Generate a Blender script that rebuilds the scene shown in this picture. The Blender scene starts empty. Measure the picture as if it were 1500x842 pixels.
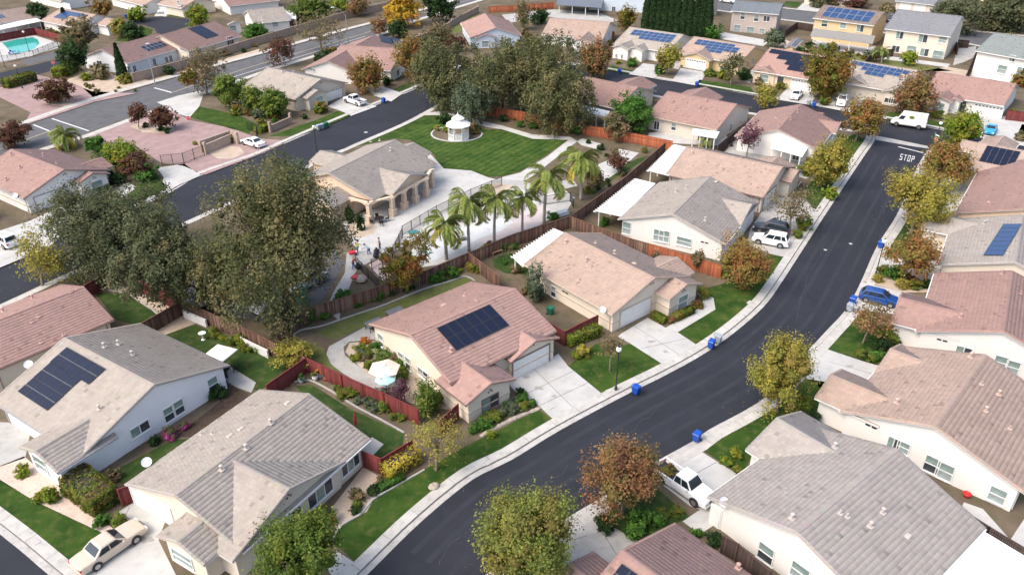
import bpy, math, random
import numpy as np
from mathutils import Vector, Matrix

S = bpy.context.scene
COL = S.collection
R = math.radians
rnd = random.Random(7)
NP = np.random.RandomState(11)

# ------------------------------------------------------------------ camera
HC = 48.0                       # camera height in metres
FPX = 1150.0                    # focal length in photo pixels (1500 wide)
PITCH = R(30.3)
ROLL = R(-0.3)
cam = bpy.data.cameras.new('camera')
cam.sensor_width = 36.0
cam.lens = 36.0 * FPX / 1500.0
cam.clip_start = 1.0
cam.clip_end = 6000.0
camo = bpy.data.objects.new('camera', cam)
COL.objects.link(camo)
camo.rotation_mode = 'QUATERNION'
camo.location = (0, 0, HC)
camo.rotation_quaternion = (Matrix.Rotation(R(90) - PITCH, 4, 'X') @ Matrix.Rotation(ROLL, 4, 'Z')).to_quaternion()
S.camera = camo

# ------------------------------------------------------------------ light
SUN_EL, SUN_AZ = R(52), R(212)        # azimuth counter-clockwise from +X
world = bpy.data.worlds.new('World')
S.world = world
world.use_nodes = True
wn = world.node_tree
sky = wn.nodes.new('ShaderNodeTexSky')
sky.sky_type = 'NISHITA'
sky.sun_disc = False
sky.sun_elevation = SUN_EL
sky.sun_rotation = R(90) - SUN_AZ
sky.dust_density = 4.0
sky.air_density = 1.0
sky.ozone_density = 0.6
wn.links.new(sky.outputs[0], wn.nodes['Background'].inputs[0])
wn.nodes['Background'].inputs[1].default_value = 0.15
sun = bpy.data.lights.new('sun', 'SUN')
sun.energy = 1.0
sun.angle = R(34)
sun.color = (1.0, 0.95, 0.87)
suno = bpy.data.objects.new('sun', sun)
COL.objects.link(suno)
sv = Vector((math.cos(SUN_AZ) * math.cos(SUN_EL), math.sin(SUN_AZ) * math.cos(SUN_EL), math.sin(SUN_EL)))
suno.rotation_mode = 'QUATERNION'
suno.rotation_quaternion = sv.to_track_quat('Z', 'Y')
S.view_settings.view_transform = 'Standard'
S.view_settings.look = 'None'
S.view_settings.exposure = 1.08
S.view_settings.gamma = 1.0

# ------------------------------------------------------------------ picture -> ground
cp, sp, cr, sr = math.cos(PITCH), math.sin(PITCH), math.cos(ROLL), math.sin(ROLL)
GZ = 0.12                      # top of the lots (kerb height)


def ray(u, v):
    a = (u - 750) / FPX
    b = -(v - 421) / FPX
    a, b = a * cr - b * sr, a * sr + b * cr
    return (a, cp + b * sp, -sp + b * cp)


def at(u, v, z=GZ):
    d = ray(u, v)
    t = (z - HC) / d[2]
    return (d[0] * t, d[1] * t)


def hit_plane(u, v, p, n):
    d = ray(u, v)
    den = d[0] * n[0] + d[1] * n[1] + d[2] * n[2]
    t = ((p[0]) * n[0] + (p[1]) * n[1] + (p[2] - HC) * n[2]) / den
    return (d[0] * t, d[1] * t, HC + d[2] * t)


def mpp(u, v, z=GZ):
    """metres per photo pixel (across) at a ground point"""
    p = at(u, v, z)
    depth = p[1] * cp - (z - HC) * sp
    return depth / FPX


# ------------------------------------------------------------------ materials
MATS = {}


def new_mat(name):
    m = bpy.data.materials.new(name)
    m.use_nodes = True
    nt = m.node_tree
    b = nt.nodes['Principled BSDF']
    return m, nt, b


def N(nt, typ, **kw):
    n = nt.nodes.new(typ)
    for k, v in kw.items():
        if k in n.inputs:
            n.inputs[k].default_value = v
        else:
            setattr(n, k, v)
    return n


def mix(nt, fac, a, b, blend='MIX'):
    n = nt.nodes.new('ShaderNodeMix')
    n.data_type = 'RGBA'
    n.blend_type = blend
    if isinstance(fac, (int, float)):
        n.inputs[0].default_value = fac
    else:
        nt.links.new(fac, n.inputs[0])
    for i, s in ((6, a), (7, b)):
        if isinstance(s, (tuple, list)):
            n.inputs[i].default_value = (*s[:3], 1)
        else:
            nt.links.new(s, n.inputs[i])
    return n.outputs[2]


def ramp(nt, fac, lo, hi):
    n = nt.nodes.new('ShaderNodeMapRange')
    nt.links.new(fac, n.inputs[0])
    n.inputs[1].default_value = lo
    n.inputs[2].default_value = hi
    return n.outputs[0]


def noise(nt, scale, detail=4.0, rough=0.6, obj=True, vec=None):
    n = nt.nodes.new('ShaderNodeTexNoise')
    n.inputs['Scale'].default_value = scale
    n.inputs['Detail'].default_value = detail
    n.inputs['Roughness'].default_value = rough
    if vec is None:
        tc = nt.nodes.get('TC') or nt.nodes.new('ShaderNodeTexCoord')
        tc.name = 'TC'
        vec = tc.outputs['Object']
    nt.links.new(vec, n.inputs['Vector'])
    return n.outputs['Fac']


def bump(nt, b, h, strength, dist=0.02):
    n = nt.nodes.new('ShaderNodeBump')
    n.inputs['Strength'].default_value = strength
    n.inputs['Distance'].default_value = dist
    nt.links.new(h, n.inputs['Height'])
    nt.links.new(n.outputs[0], b.inputs['Normal'])


def surf(name, c1, c2, scale=1.0, c3=None, scale3=8.0, rough=0.85, amt3=0.5, bmp=0.0, spec=0.3, detail=5.0, lo=0.3, hi=0.7):
    """two-tone mottled surface with an optional finer third tone"""
    if name in MATS:
        return MATS[name]
    m, nt, b = new_mat(name)
    f = ramp(nt, noise(nt, scale, detail), lo, hi)
    c = mix(nt, f, c1, c2)
    if c3 is not None:
        f3 = ramp(nt, noise(nt, scale3, 3), 0.5, 0.75)
        mm = nt.nodes.new('ShaderNodeMath')
        mm.operation = 'MULTIPLY'
        nt.links.new(f3, mm.inputs[0])
        mm.inputs[1].default_value = amt3
        c = mix(nt, mm.outputs[0], c, c3)
    nt.links.new(c, b.inputs['Base Color'])
    b.inputs['Roughness'].default_value = rough
    b.inputs['Specular IOR Level'].default_value = spec
    if bmp:
        bump(nt, b, noise(nt, scale3 * 2, 3), bmp)
    MATS[name] = m
    return m


def plain(name, c, rough=0.6, metal=0.0, spec=0.5, var=0.12, coat=0.0):
    if name in MATS:
        return MATS[name]
    m, nt, b = new_mat(name)
    f = ramp(nt, noise(nt, 3.0, 4), 0.3, 0.7)
    nt.links.new(mix(nt, f, tuple(x * (1 - var) for x in c), tuple(min(1, x * (1 + var)) for x in c)), b.inputs['Base Color'])
    b.inputs['Roughness'].default_value = rough
    b.inputs['Metallic'].default_value = metal
    b.inputs['Specular IOR Level'].default_value = spec
    b.inputs['Coat Weight'].default_value = coat
    b.inputs['Coat Roughness'].default_value = 0.08
    MATS[name] = m
    return m


def attr_mat(name, attr='tint', rough=0.8, spec=0.3, leaf=0.0, streak=0.0, bmp=0.0):
    """colour comes from a per-face colour attribute, with fine grain"""
    if name in MATS:
        return MATS[name]
    m, nt, b = new_mat(name)
    a = nt.nodes.new('ShaderNodeAttribute')
    a.attribute_name = attr
    c = a.outputs['Color']
    if streak:
        f = ramp(nt, noise(nt, 0.4, 9, 0.7), 0.35, 0.75)
        c = mix(nt, f, c, mix(nt, streak, c, (0.07, 0.062, 0.06)))
        f2 = ramp(nt, noise(nt, 7.0, 3), 0.3, 0.8)
        c = mix(nt, f2, mix(nt, 0.12, c, (0.02, 0.02, 0.02)), c)
    nt.links.new(c, b.inputs['Base Color'])
    b.inputs['Roughness'].default_value = rough
    b.inputs['Specular IOR Level'].default_value = spec
    if bmp:
        bump(nt, b, noise(nt, 14, 2), bmp)
    if leaf:
        tr = nt.nodes.new('ShaderNodeBsdfTranslucent')
        nt.links.new(c, tr.inputs[0])
        ms = nt.nodes.new('ShaderNodeMixShader')
        ms.inputs[0].default_value = leaf
        nt.links.new(b.outputs[0], ms.inputs[1])
        nt.links.new(tr.outputs[0], ms.inputs[2])
        nt.links.new(ms.outputs[0], nt.nodes['Material Output'].inputs['Surface'])
    MATS[name] = m
    return m


# ------------------------------------------------------------------ mesh building
class MB:
    def __init__(self):
        self.v = []
        self.f = []
        self.m = []

    def add(self, vs, fs, mi=0):
        o = len(self.v)
        self.v += [tuple(p) for p in vs]
        self.f += [tuple(i + o for i in f) for f in fs]
        self.m += [mi] * len(fs)
        return self

    def box(self, c, s, rz=0.0, mi=0, taper=1.0):
        x, y, z = s[0] / 2, s[1] / 2, s[2] / 2
        co, si = math.cos(rz), math.sin(rz)
        vs = []
        for dz, t in ((-z, 1.0), (z, taper)):
            for dx, dy in ((-x, -y), (x, -y), (x, y), (-x, y)):
                dx *= t
                dy *= t
                vs.append((c[0] + dx * co - dy * si, c[1] + dx * si + dy * co, c[2] + dz))
        return self.add(vs, [(3, 2, 1, 0), (4, 5, 6, 7), (0, 1, 5, 4), (1, 2, 6, 5), (2, 3, 7, 6), (3, 0, 4, 7)], mi)

    def quadbox(self, q, t, mi=0):
        """slab from 4 points (any plane), thickened along -normal by t"""
        a, b, c, d = [Vector(p) for p in q]
        n = (b - a).cross(d - a).normalized()
        if n.z < 0 or (abs(n.z) < 1e-6):
            pass
        off = n * (-t)
        vs = [a, b, c, d, a + off, b + off, c + off, d + off]
        return self.add(vs, [(0, 1, 2, 3), (7, 6, 5, 4), (0, 4, 5, 1), (1, 5, 6, 2), (2, 6, 7, 3), (3, 7, 4, 0)], mi)

    def tube(self, pts, rs, n=6, mi=0, caps=True):
        pts = [Vector(p) for p in pts]
        if isinstance(rs, (int, float)):
            rs = [rs] * len(pts)
        o = len(self.v)
        for i, p in enumerate(pts):
            d = (pts[min(i + 1, len(pts) - 1)] - pts[max(i - 1, 0)])
            if d.length < 1e-9:
                d = Vector((0, 0, 1))
            d.normalize()
            a = Vector((1, 0, 0)) if abs(d.x) < 0.8 else Vector((0, 1, 0))
            e1 = d.cross(a).normalized()
            e2 = d.cross(e1)
            for k in range(n):
                t = 2 * math.pi * k / n
                self.v.append(tuple(p + (e1 * math.cos(t) + e2 * math.sin(t)) * rs[i]))
        for i in range(len(pts) - 1):
            for k in range(n):
                a = o + i * n + k
                b = o + i * n + (k + 1) % n
                self.f.append((a, b, b + n, a + n))
                self.m.append(mi)
        if caps:
            self.f.append(tuple(o + k for k in range(n))[::-1])
            self.f.append(tuple(o + (len(pts) - 1) * n + k for k in range(n)))
            self.m += [mi, mi]
        return self

    def lathe(self, prof, n=12, c=(0, 0, 0), mi=0):
        o = len(self.v)
        for r, z in prof:
            for k in range(n):
                t = 2 * math.pi * k / n
                self.v.append((c[0] + r * math.cos(t), c[1] + r * math.sin(t), c[2] + z))
        for i in range(len(prof) - 1):
            for k in range(n):
                a = o + i * n + k
                b = o + i * n + (k + 1) % n
                self.f.append((a, b, b + n, a + n))
                self.m.append(mi)
        self.f.append(tuple(o + (len(prof) - 1) * n + k for k in range(n)))
        self.m.append(mi)
        return self

    def poly(self, pts, z0, z1, mi=0):
        """extruded outline"""
        a = sum(pts[i][0] * pts[(i + 1) % len(pts)][1] - pts[(i + 1) % len(pts)][0] * pts[i][1] for i in range(len(pts)))
        if a < 0:
            pts = pts[::-1]
        n = len(pts)
        vs = [(p[0], p[1], z0) for p in pts] + [(p[0], p[1], z1) for p in pts]
        fs = [tuple(range(n, 2 * n)), tuple(range(n - 1, -1, -1))] + [(i, (i + 1) % n, n + (i + 1) % n, n + i) for i in range(n)]
        return self.add(vs, fs, mi)

    def mesh(self, name, mats, smooth=False):
        me = bpy.data.meshes.new(name)
        me.from_pydata(self.v, [], self.f)
        for m in (mats if isinstance(mats, (list, tuple)) else [mats]):
            me.materials.append(m)
        me.polygons.foreach_set('material_index', self.m)
        if smooth:
            me.polygons.foreach_set('use_smooth', [True] * len(self.f))
        me.update()
        return me

    def build(self, name, mats, parent=None, smooth=False, loc=None, rz=0.0, **props):
        return link(name, self.mesh(name, mats, smooth), parent, loc, rz, **props)


def link(name, me, parent=None, loc=None, rz=0.0, **props):
    o = bpy.data.objects.new(name, me)
    COL.objects.link(o)
    if parent is not None:
        o.parent = parent
    if loc is not None:
        o.location = loc
    if rz:
        o.rotation_euler = (0, 0, rz)
    for k, v in props.items():
        if v is not None:
            o[k] = v
    return o


def empty(name, loc, rz, label, cat, group=None):
    o = bpy.data.objects.new(name, None)
    o.empty_display_size = 0.2
    COL.objects.link(o)
    o.location = (loc[0], loc[1], loc[2] if len(loc) > 2 else GZ)
    o.rotation_euler = (0, 0, rz)
    o['label'] = label
    o['category'] = cat
    if group:
        o['group'] = group
    return o


def np_mesh(name, V, Q, mat, tint=None, smooth=False):
    """quads from numpy arrays; tint: per-vertex colour (n,3)"""
    me = bpy.data.meshes.new(name)
    V = np.asarray(V, dtype=np.float32)
    Q = np.asarray(Q, dtype=np.int32)
    k = Q.shape[1]
    me.vertices.add(len(V))
    me.vertices.foreach_set('co', V.ravel())
    me.loops.add(Q.size)
    me.loops.foreach_set('vertex_index', Q.ravel())
    me.polygons.add(len(Q))
    me.polygons.foreach_set('loop_start', np.arange(0, Q.size, k, dtype=np.int32))
    me.polygons.foreach_set('loop_total', np.full(len(Q), k, dtype=np.int32))
    if smooth:
        me.polygons.foreach_set('use_smooth', np.ones(len(Q), dtype=bool))
    me.materials.append(mat)
    if tint is not None:
        a = me.attributes.new('tint', 'FLOAT_COLOR', 'POINT')
        c = np.ones((len(V), 4), dtype=np.float32)
        c[:, :3] = tint
        a.data.foreach_set('color', c.ravel())
    me.update(calc_edges=True)
    return me


def copy_tree(root, loc, rz, label, scale=None):
    """the thing and each of its parts and sub-parts, copied with obj.copy()"""
    r = root.copy()
    COL.objects.link(r)
    r.location = (loc[0], loc[1], loc[2] if len(loc) > 2 else GZ)
    r.rotation_euler = (0, 0, rz)
    r['label'] = label
    if scale:
        r.scale = (scale,) * 3
    for ch in list(root.children):
        c = ch.copy()
        COL.objects.link(c)
        c.parent = r
        for g in list(ch.children):
            d = g.copy()
            COL.objects.link(d)
            d.parent = c
    return r


# ------------------------------------------------------------------ palette
ASPH = surf('fresh_asphalt', (0.014, 0.016, 0.022), (0.023, 0.025, 0.033), 0.16, (0.042, 0.044, 0.054), 0.6, 0.8, 0.22, 0.15, 0.35, 8.0)
ASPH_OLD = surf('worn_asphalt', (0.085, 0.085, 0.09), (0.125, 0.124, 0.128), 0.5, (0.09, 0.09, 0.1), 4.0, 0.9, 0.4, 0.1)
CONC = surf('concrete', (0.33, 0.32, 0.30), (0.44, 0.43, 0.405), 0.5, (0.26, 0.25, 0.23), 1.5, 0.9, 0.5, 0.05)
CONC_W = surf('pale_concrete', (0.40, 0.395, 0.375), (0.51, 0.50, 0.475), 0.35, (0.34, 0.33, 0.30), 1.0, 0.9, 0.55, 0.05, 0.3, 9.0)
KERB = surf('kerb_concrete', (0.40, 0.385, 0.35), (0.52, 0.50, 0.46), 0.5, (0.26, 0.25, 0.22), 1.6, 0.9, 0.55, 0, 0.3, 9.0)
GUTT = surf('gutter_concrete', (0.36, 0.34, 0.31), (0.50, 0.48, 0.45), 0.6, (0.22, 0.21, 0.2), 2.2, 0.9, 0.6)
JOINT = surf('kerb_joint', (0.10, 0.10, 0.10), (0.16, 0.155, 0.15), 2.0)
LAWN = surf('lawn_grass', (0.018, 0.048, 0.008), (0.048, 0.086, 0.015), 0.33, (0.115, 0.115, 0.035), 1.1, 0.95, 0.62, 0.6, 0.1, 9.0, 0.35, 0.65)
LAWN_D = surf('dark_lawn', (0.022, 0.048, 0.012), (0.045, 0.078, 0.02), 0.4, (0.12, 0.115, 0.045), 1.0, 0.95, 0.6, 0.6, 0.1, 9.0, 0.35, 0.65)
LAWN_Y = surf('thin_dry_lawn', (0.09, 0.12, 0.03), (0.17, 0.165, 0.065), 0.5, (0.06, 0.10, 0.02), 2.4, 0.95, 0.8, 0.5, 0.1)
SOIL = surf('bed_soil', (0.085, 0.068, 0.045), (0.18, 0.14, 0.10), 0.22, (0.07, 0.085, 0.035), 0.9, 0.95, 0.7, 0.4, 0.1)
MULCH = surf('dark_mulch', (0.045, 0.032, 0.026), (0.085, 0.062, 0.048), 0.6, (0.14, 0.10, 0.075), 5.0, 0.95, 0.6, 0.5, 0.1)
GRAVEL = surf('tan_gravel', (0.40, 0.315, 0.24), (0.52, 0.43, 0.34), 0.8, (0.25, 0.2, 0.15), 7.0, 0.95, 0.7, 0.5, 0.1)
PINKSTONE = surf('pinkish_stone_chips', (0.50, 0.39, 0.32), (0.62, 0.50, 0.42), 0.8, (0.3, 0.22, 0.18), 6.0, 0.95, 0.7, 0.5, 0.1)
WHITE = plain('white_paint', (0.72, 0.72, 0.70), 0.5, var=0.04)
DARKM = plain('dark_metal', (0.03, 0.03, 0.033), 0.45, 0.3)
GALV = plain('grey_metal', (0.38, 0.39, 0.40), 0.45, 0.4)
RUBBER = plain('rubber', (0.022, 0.022, 0.024), 0.8)
PAINT_W = plain('road_paint', (0.62, 0.62, 0.60), 0.7, var=0.2)
PAINT_Y = plain('road_paint_yellow', (0.45, 0.38, 0.22), 0.7, var=0.25)
BARK = surf('bark', (0.16, 0.125, 0.095), (0.30, 0.25, 0.20), 3.0, (0.08, 0.06, 0.05), 12.0, 0.95, 0.6, 0.6)
BARK_D = surf('dark_bark', (0.055, 0.042, 0.032), (0.12, 0.095, 0.075), 3.0, (0.03, 0.025, 0.02), 12.0, 0.95, 0.6, 0.6)
BARK_P = surf('palm_bark', (0.30, 0.26, 0.21), (0.46, 0.42, 0.36), 3.0, (0.18, 0.14, 0.1), 12.0, 0.95, 0.6, 0.6)
LEAFM = attr_mat('leaves', rough=0.75, spec=0.15, leaf=0.38)
TILEM = attr_mat('roof_tiles', rough=0.85, spec=0.2, streak=0.22, bmp=0.15)
WOODM = attr_mat('fence_wood', rough=0.85, spec=0.15, streak=0.45)


def glass_mat(name, c, rough=0.12):
    if name in MATS:
        return MATS[name]
    m, nt, b = new_mat(name)
    f = ramp(nt, noise(nt, 1.2, 2), 0.35, 0.65)
    nt.links.new(mix(nt, f, tuple(x * 0.8 for x in c), tuple(x * 1.25 for x in c)), b.inputs['Base Color'])
    b.inputs['Roughness'].default_value = rough
    b.inputs['Specular IOR Level'].default_value = 0.7
    MATS[name] = m
    return m


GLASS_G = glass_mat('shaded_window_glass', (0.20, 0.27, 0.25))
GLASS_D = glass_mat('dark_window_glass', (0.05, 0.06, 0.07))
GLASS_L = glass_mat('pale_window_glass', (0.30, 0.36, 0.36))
CARGLASS = glass_mat('car_glass', (0.02, 0.03, 0.038), 0.05)


def stucco(name, c):
    return surf('stucco_' + name, tuple(x * 0.95 for x in c), c, 0.4, tuple(x * 0.84 for x in c), 1.1, 0.95, 0.35, 0.12, 0.15)
# ------------------------------------------------------------------ ground, streets, kerbs
def sheet(name, px, z, mat, th=None, kind='structure', pts=None):
    pts = pts or [at(u, v, max(z, 0)) for u, v in px]
    mb = MB()
    mb.poly(pts, z - (th if th else 0.004), z)
    o = mb.build(name, mat)
    o['kind'] = kind
    return o


def smooth_line(px, z=0.0, step=1.5, closed=False):
    P = [Vector((*at(u, v, z), 0)) for u, v in px]
    out = []
    n = len(P)
    for i in range(n - 1):
        p0, p1, p2, p3 = P[max(i - 1, 0)], P[i], P[i + 1], P[min(i + 2, n - 1)]
        k = max(2, int((p2 - p1).length / step))
        for j in range(k):
            t = j / k
            out.append(0.5 * ((2 * p1) + (p2 - p0) * t + (2 * p0 - 5 * p1 + 4 * p2 - p3) * t * t + (3 * p1 - p0 - 3 * p2 + p3) * t ** 3))
    out.append(P[-1])
    return out


def offset(line, d):
    out = []
    for i, p in enumerate(line):
        t = (line[min(i + 1, len(line) - 1)] - line[max(i - 1, 0)]).normalized()
        out.append(p + Vector((-t.y, t.x, 0)) * d)
    return out


def strip(name, line, d0, d1, z0, z1, mat, kind='structure'):
    """raised band between two offsets of a line, laid in lengths with joints"""
    a, b = offset(line, d0), offset(line, d1)
    mb = MB()
    for i in range(len(line) - 1):
        q = [a[i], a[i + 1], b[i + 1], b[i]]
        vs = [(p.x, p.y, z1) for p in q] + [(p.x, p.y, z0) for p in q]
        mb.add(vs, [(0, 1, 2, 3), (3, 2, 6, 7), (1, 0, 4, 5)])
    o = mb.build(name, mat)
    o['kind'] = kind
    return o


far = 2600.0
mb = MB()
mb.add([(-far, -60, -0.03), (far, -60, -0.03), (far, far, -0.03), (-far, far, -0.03)], [(0, 1, 2, 3)])
o = mb.build('ground', SOIL)
o['kind'] = 'structure'

K_MAIN_L = [(470, 905), (537, 842), (582, 797), (621, 760), (675, 714.5), (708, 693), (750, 673), (822, 629), (925, 574), (962, 556), (1020, 525), (1062, 497.5), (1100, 467), (1125, 442), (1144, 415), (1170, 375), (1212, 310), (1265, 230), (1281, 207), (1283, 199)]
K_CROSS_N = [(1283, 199), (1270, 193), (1232, 188), (1130, 170), (1055, 157), (957, 139), (882, 127), (800, 113), (740, 116), (690, 130), (646, 150)]
K_CLUB_S = [(646, 150), (591, 180), (496, 221), (400, 265), (282, 320), (150, 378), (95, 402), (0, 446), (-120, 500)]
K_FAR = [(-120, 438), (0, 387), (222, 295), (295, 257), (375, 229), (416, 211), (507, 172), (610, 130), (655, 106), (700, 94), (760, 88), (830, 94), (889, 102.5), (957, 115), (1020, 125), (1105, 140), (1235, 162.5), (1300, 175), (1375, 190), (1435, 202.5), (1500, 214), (1700, 250)]
K_RIGHT = [(1700, 285), (1500, 241), (1420, 225), (1375, 217), (1358, 222), (1340, 252), (1315, 312), (1285, 360), (1260, 415), (1240, 452), (1210, 485), (1185, 512), (1125, 579), (1037, 630), (1015, 646), (950, 682), (882, 728), (837, 754), (760, 806), (690, 858), (640, 900)]
K_SW = [(-160, 660), (0, 782), (72, 842), (150, 905)]

asphalt = MB()
a1 = [at(u, v, 0) for u, v in K_MAIN_L] + [at(u, v, 0) for u, v in K_RIGHT[:-1]][::-1][0:0]
base_px = [(470, 905), (640, 900), (760, 806), (882, 728), (1015, 646), (1125, 579), (1240, 452), (1315, 312), (1358, 222)]


def laid(name, px, z, mat):
    return sheet(name, px, z, mat)


# one dark sheet under the estate streets; the lots stand on it as raised slabs
sheet('road', [(-300, 560), (-300, 330), (222, 270), (600, 110), (700, 70), (900, 80), (1300, 150), (1800, 240), (1800, 330), (1390, 240), (1330, 420), (1150, 640), (900, 800), (700, 1000), (-300, 1000)], 0.0, ASPH)


SLABS = []


def slab(name, lines, mat=SOIL, extra=()):
    pts = []
    for l in lines:
        pts += l
    SLABS.append(pts)
    sheet(name, None, GZ - 0.004, mat, th=0.16, pts=[(p[0], p[1]) for p in pts])


KL = smooth_line(K_MAIN_L)
KC = smooth_line(K_CROSS_N)
KS = smooth_line(K_CLUB_S)
KF = smooth_line(K_FAR)
KR = smooth_line(K_RIGHT)
KW = smooth_line(K_SW)
xy = lambda L: [(p.x, p.y) for p in L]
# block M: everything inside the loop street
IN = lambda L, d: xy(offset(L, d))
slab('lot_ground', [IN(KL, 0.8), IN(KC, 0.8), IN(KS, 0.6), [at(-300, 520)], IN(KW, 0.8)])
slab('lot_ground', [IN(KR, 0.8), [at(1700, 1200), at(2400, 700), at(2300, 300)]])

# avenue, side road and the street behind the back row split the far side into blocks
AV_UP = [(-160, 262), (-60, 222), (32, 186), (140, 148), (265, 112.5), (375, 83), (507, 46), (625, 15), (760, -25), (900, -60)]
AV_LO = [(-160, 312), (-60, 268), (60, 217), (122, 198), (225, 160), (315, 129), (375, 107), (535, 57), (600, 32), (685, 5), (820, -35), (950, -66)]
ST_UP = [(1000, -8), (1045, 0), (1152, 14), (1200, 19), (1300, 32), (1410, 46), (1465, 51), (1560, 62), (1900, 110)]
ST_LO = [(1000, 8), (1045, 14), (1150, 29), (1195, 34.5), (1298, 48), (1405, 61), (1440, 68), (1560, 84), (1900, 140)]
AU, AL, SU, SL = [smooth_line(l, step=6) for l in (AV_UP, AV_LO, ST_UP, ST_LO)]
slab('lot_ground', [IN(KF, 0.6), [at(1900, 260)], xy(SL)[::-1], [at(985, -20), at(960, -66)], xy(AL)[::-1]])
slab('lot_ground', [xy(SU), [at(2300, 60), at(2300, -140), at(950, -140), at(940, -60)]])
slab('lot_ground', [xy(AU), [at(900, -140), at(-900, -140), at(-900, 262)]])
sheet('avenue_road', None, 0.008, ASPH_OLD, pts=xy(AU) + xy(AL)[::-1])
sheet('back_street_road', None, 0.008, ASPH_OLD, pts=xy(SU) + xy(SL)[::-1])


def kerb(line, side=1, walk=0.95, gut=0.55):
    """side +1: lots lie to the left of the line direction"""
    s = side
    strip('gutter', line, 0.0, s * gut, 0.0, 0.018, GUTT)
    strip('gutter_joint', line, s * gut, s * (gut + 0.10), 0.0, 0.05, JOINT)
    strip('kerb', line, s * (gut + 0.07), s * (gut + 0.07 + walk), 0.0, GZ + 0.02, KERB)
    # the dummy joints across the kerb, every three metres
    mb = MB()
    acc = 0
    for i in range(1, len(line) - 1):
        acc += (line[i] - line[i - 1]).length
        if acc > 3.0:
            acc = 0
            t = (line[i + 1] - line[i - 1]).normalized()
            n = Vector((-t.y, t.x, 0)) * s
            c = line[i] + n * (gut + 0.07 + walk / 2)
            mb.box((c.x, c.y, GZ + 0.021), (0.03, walk, 0.004), math.atan2(t.y, t.x))
    if mb.v:
        o = mb.build('kerb_joint', JOINT)
        o['kind'] = 'structure'


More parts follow.
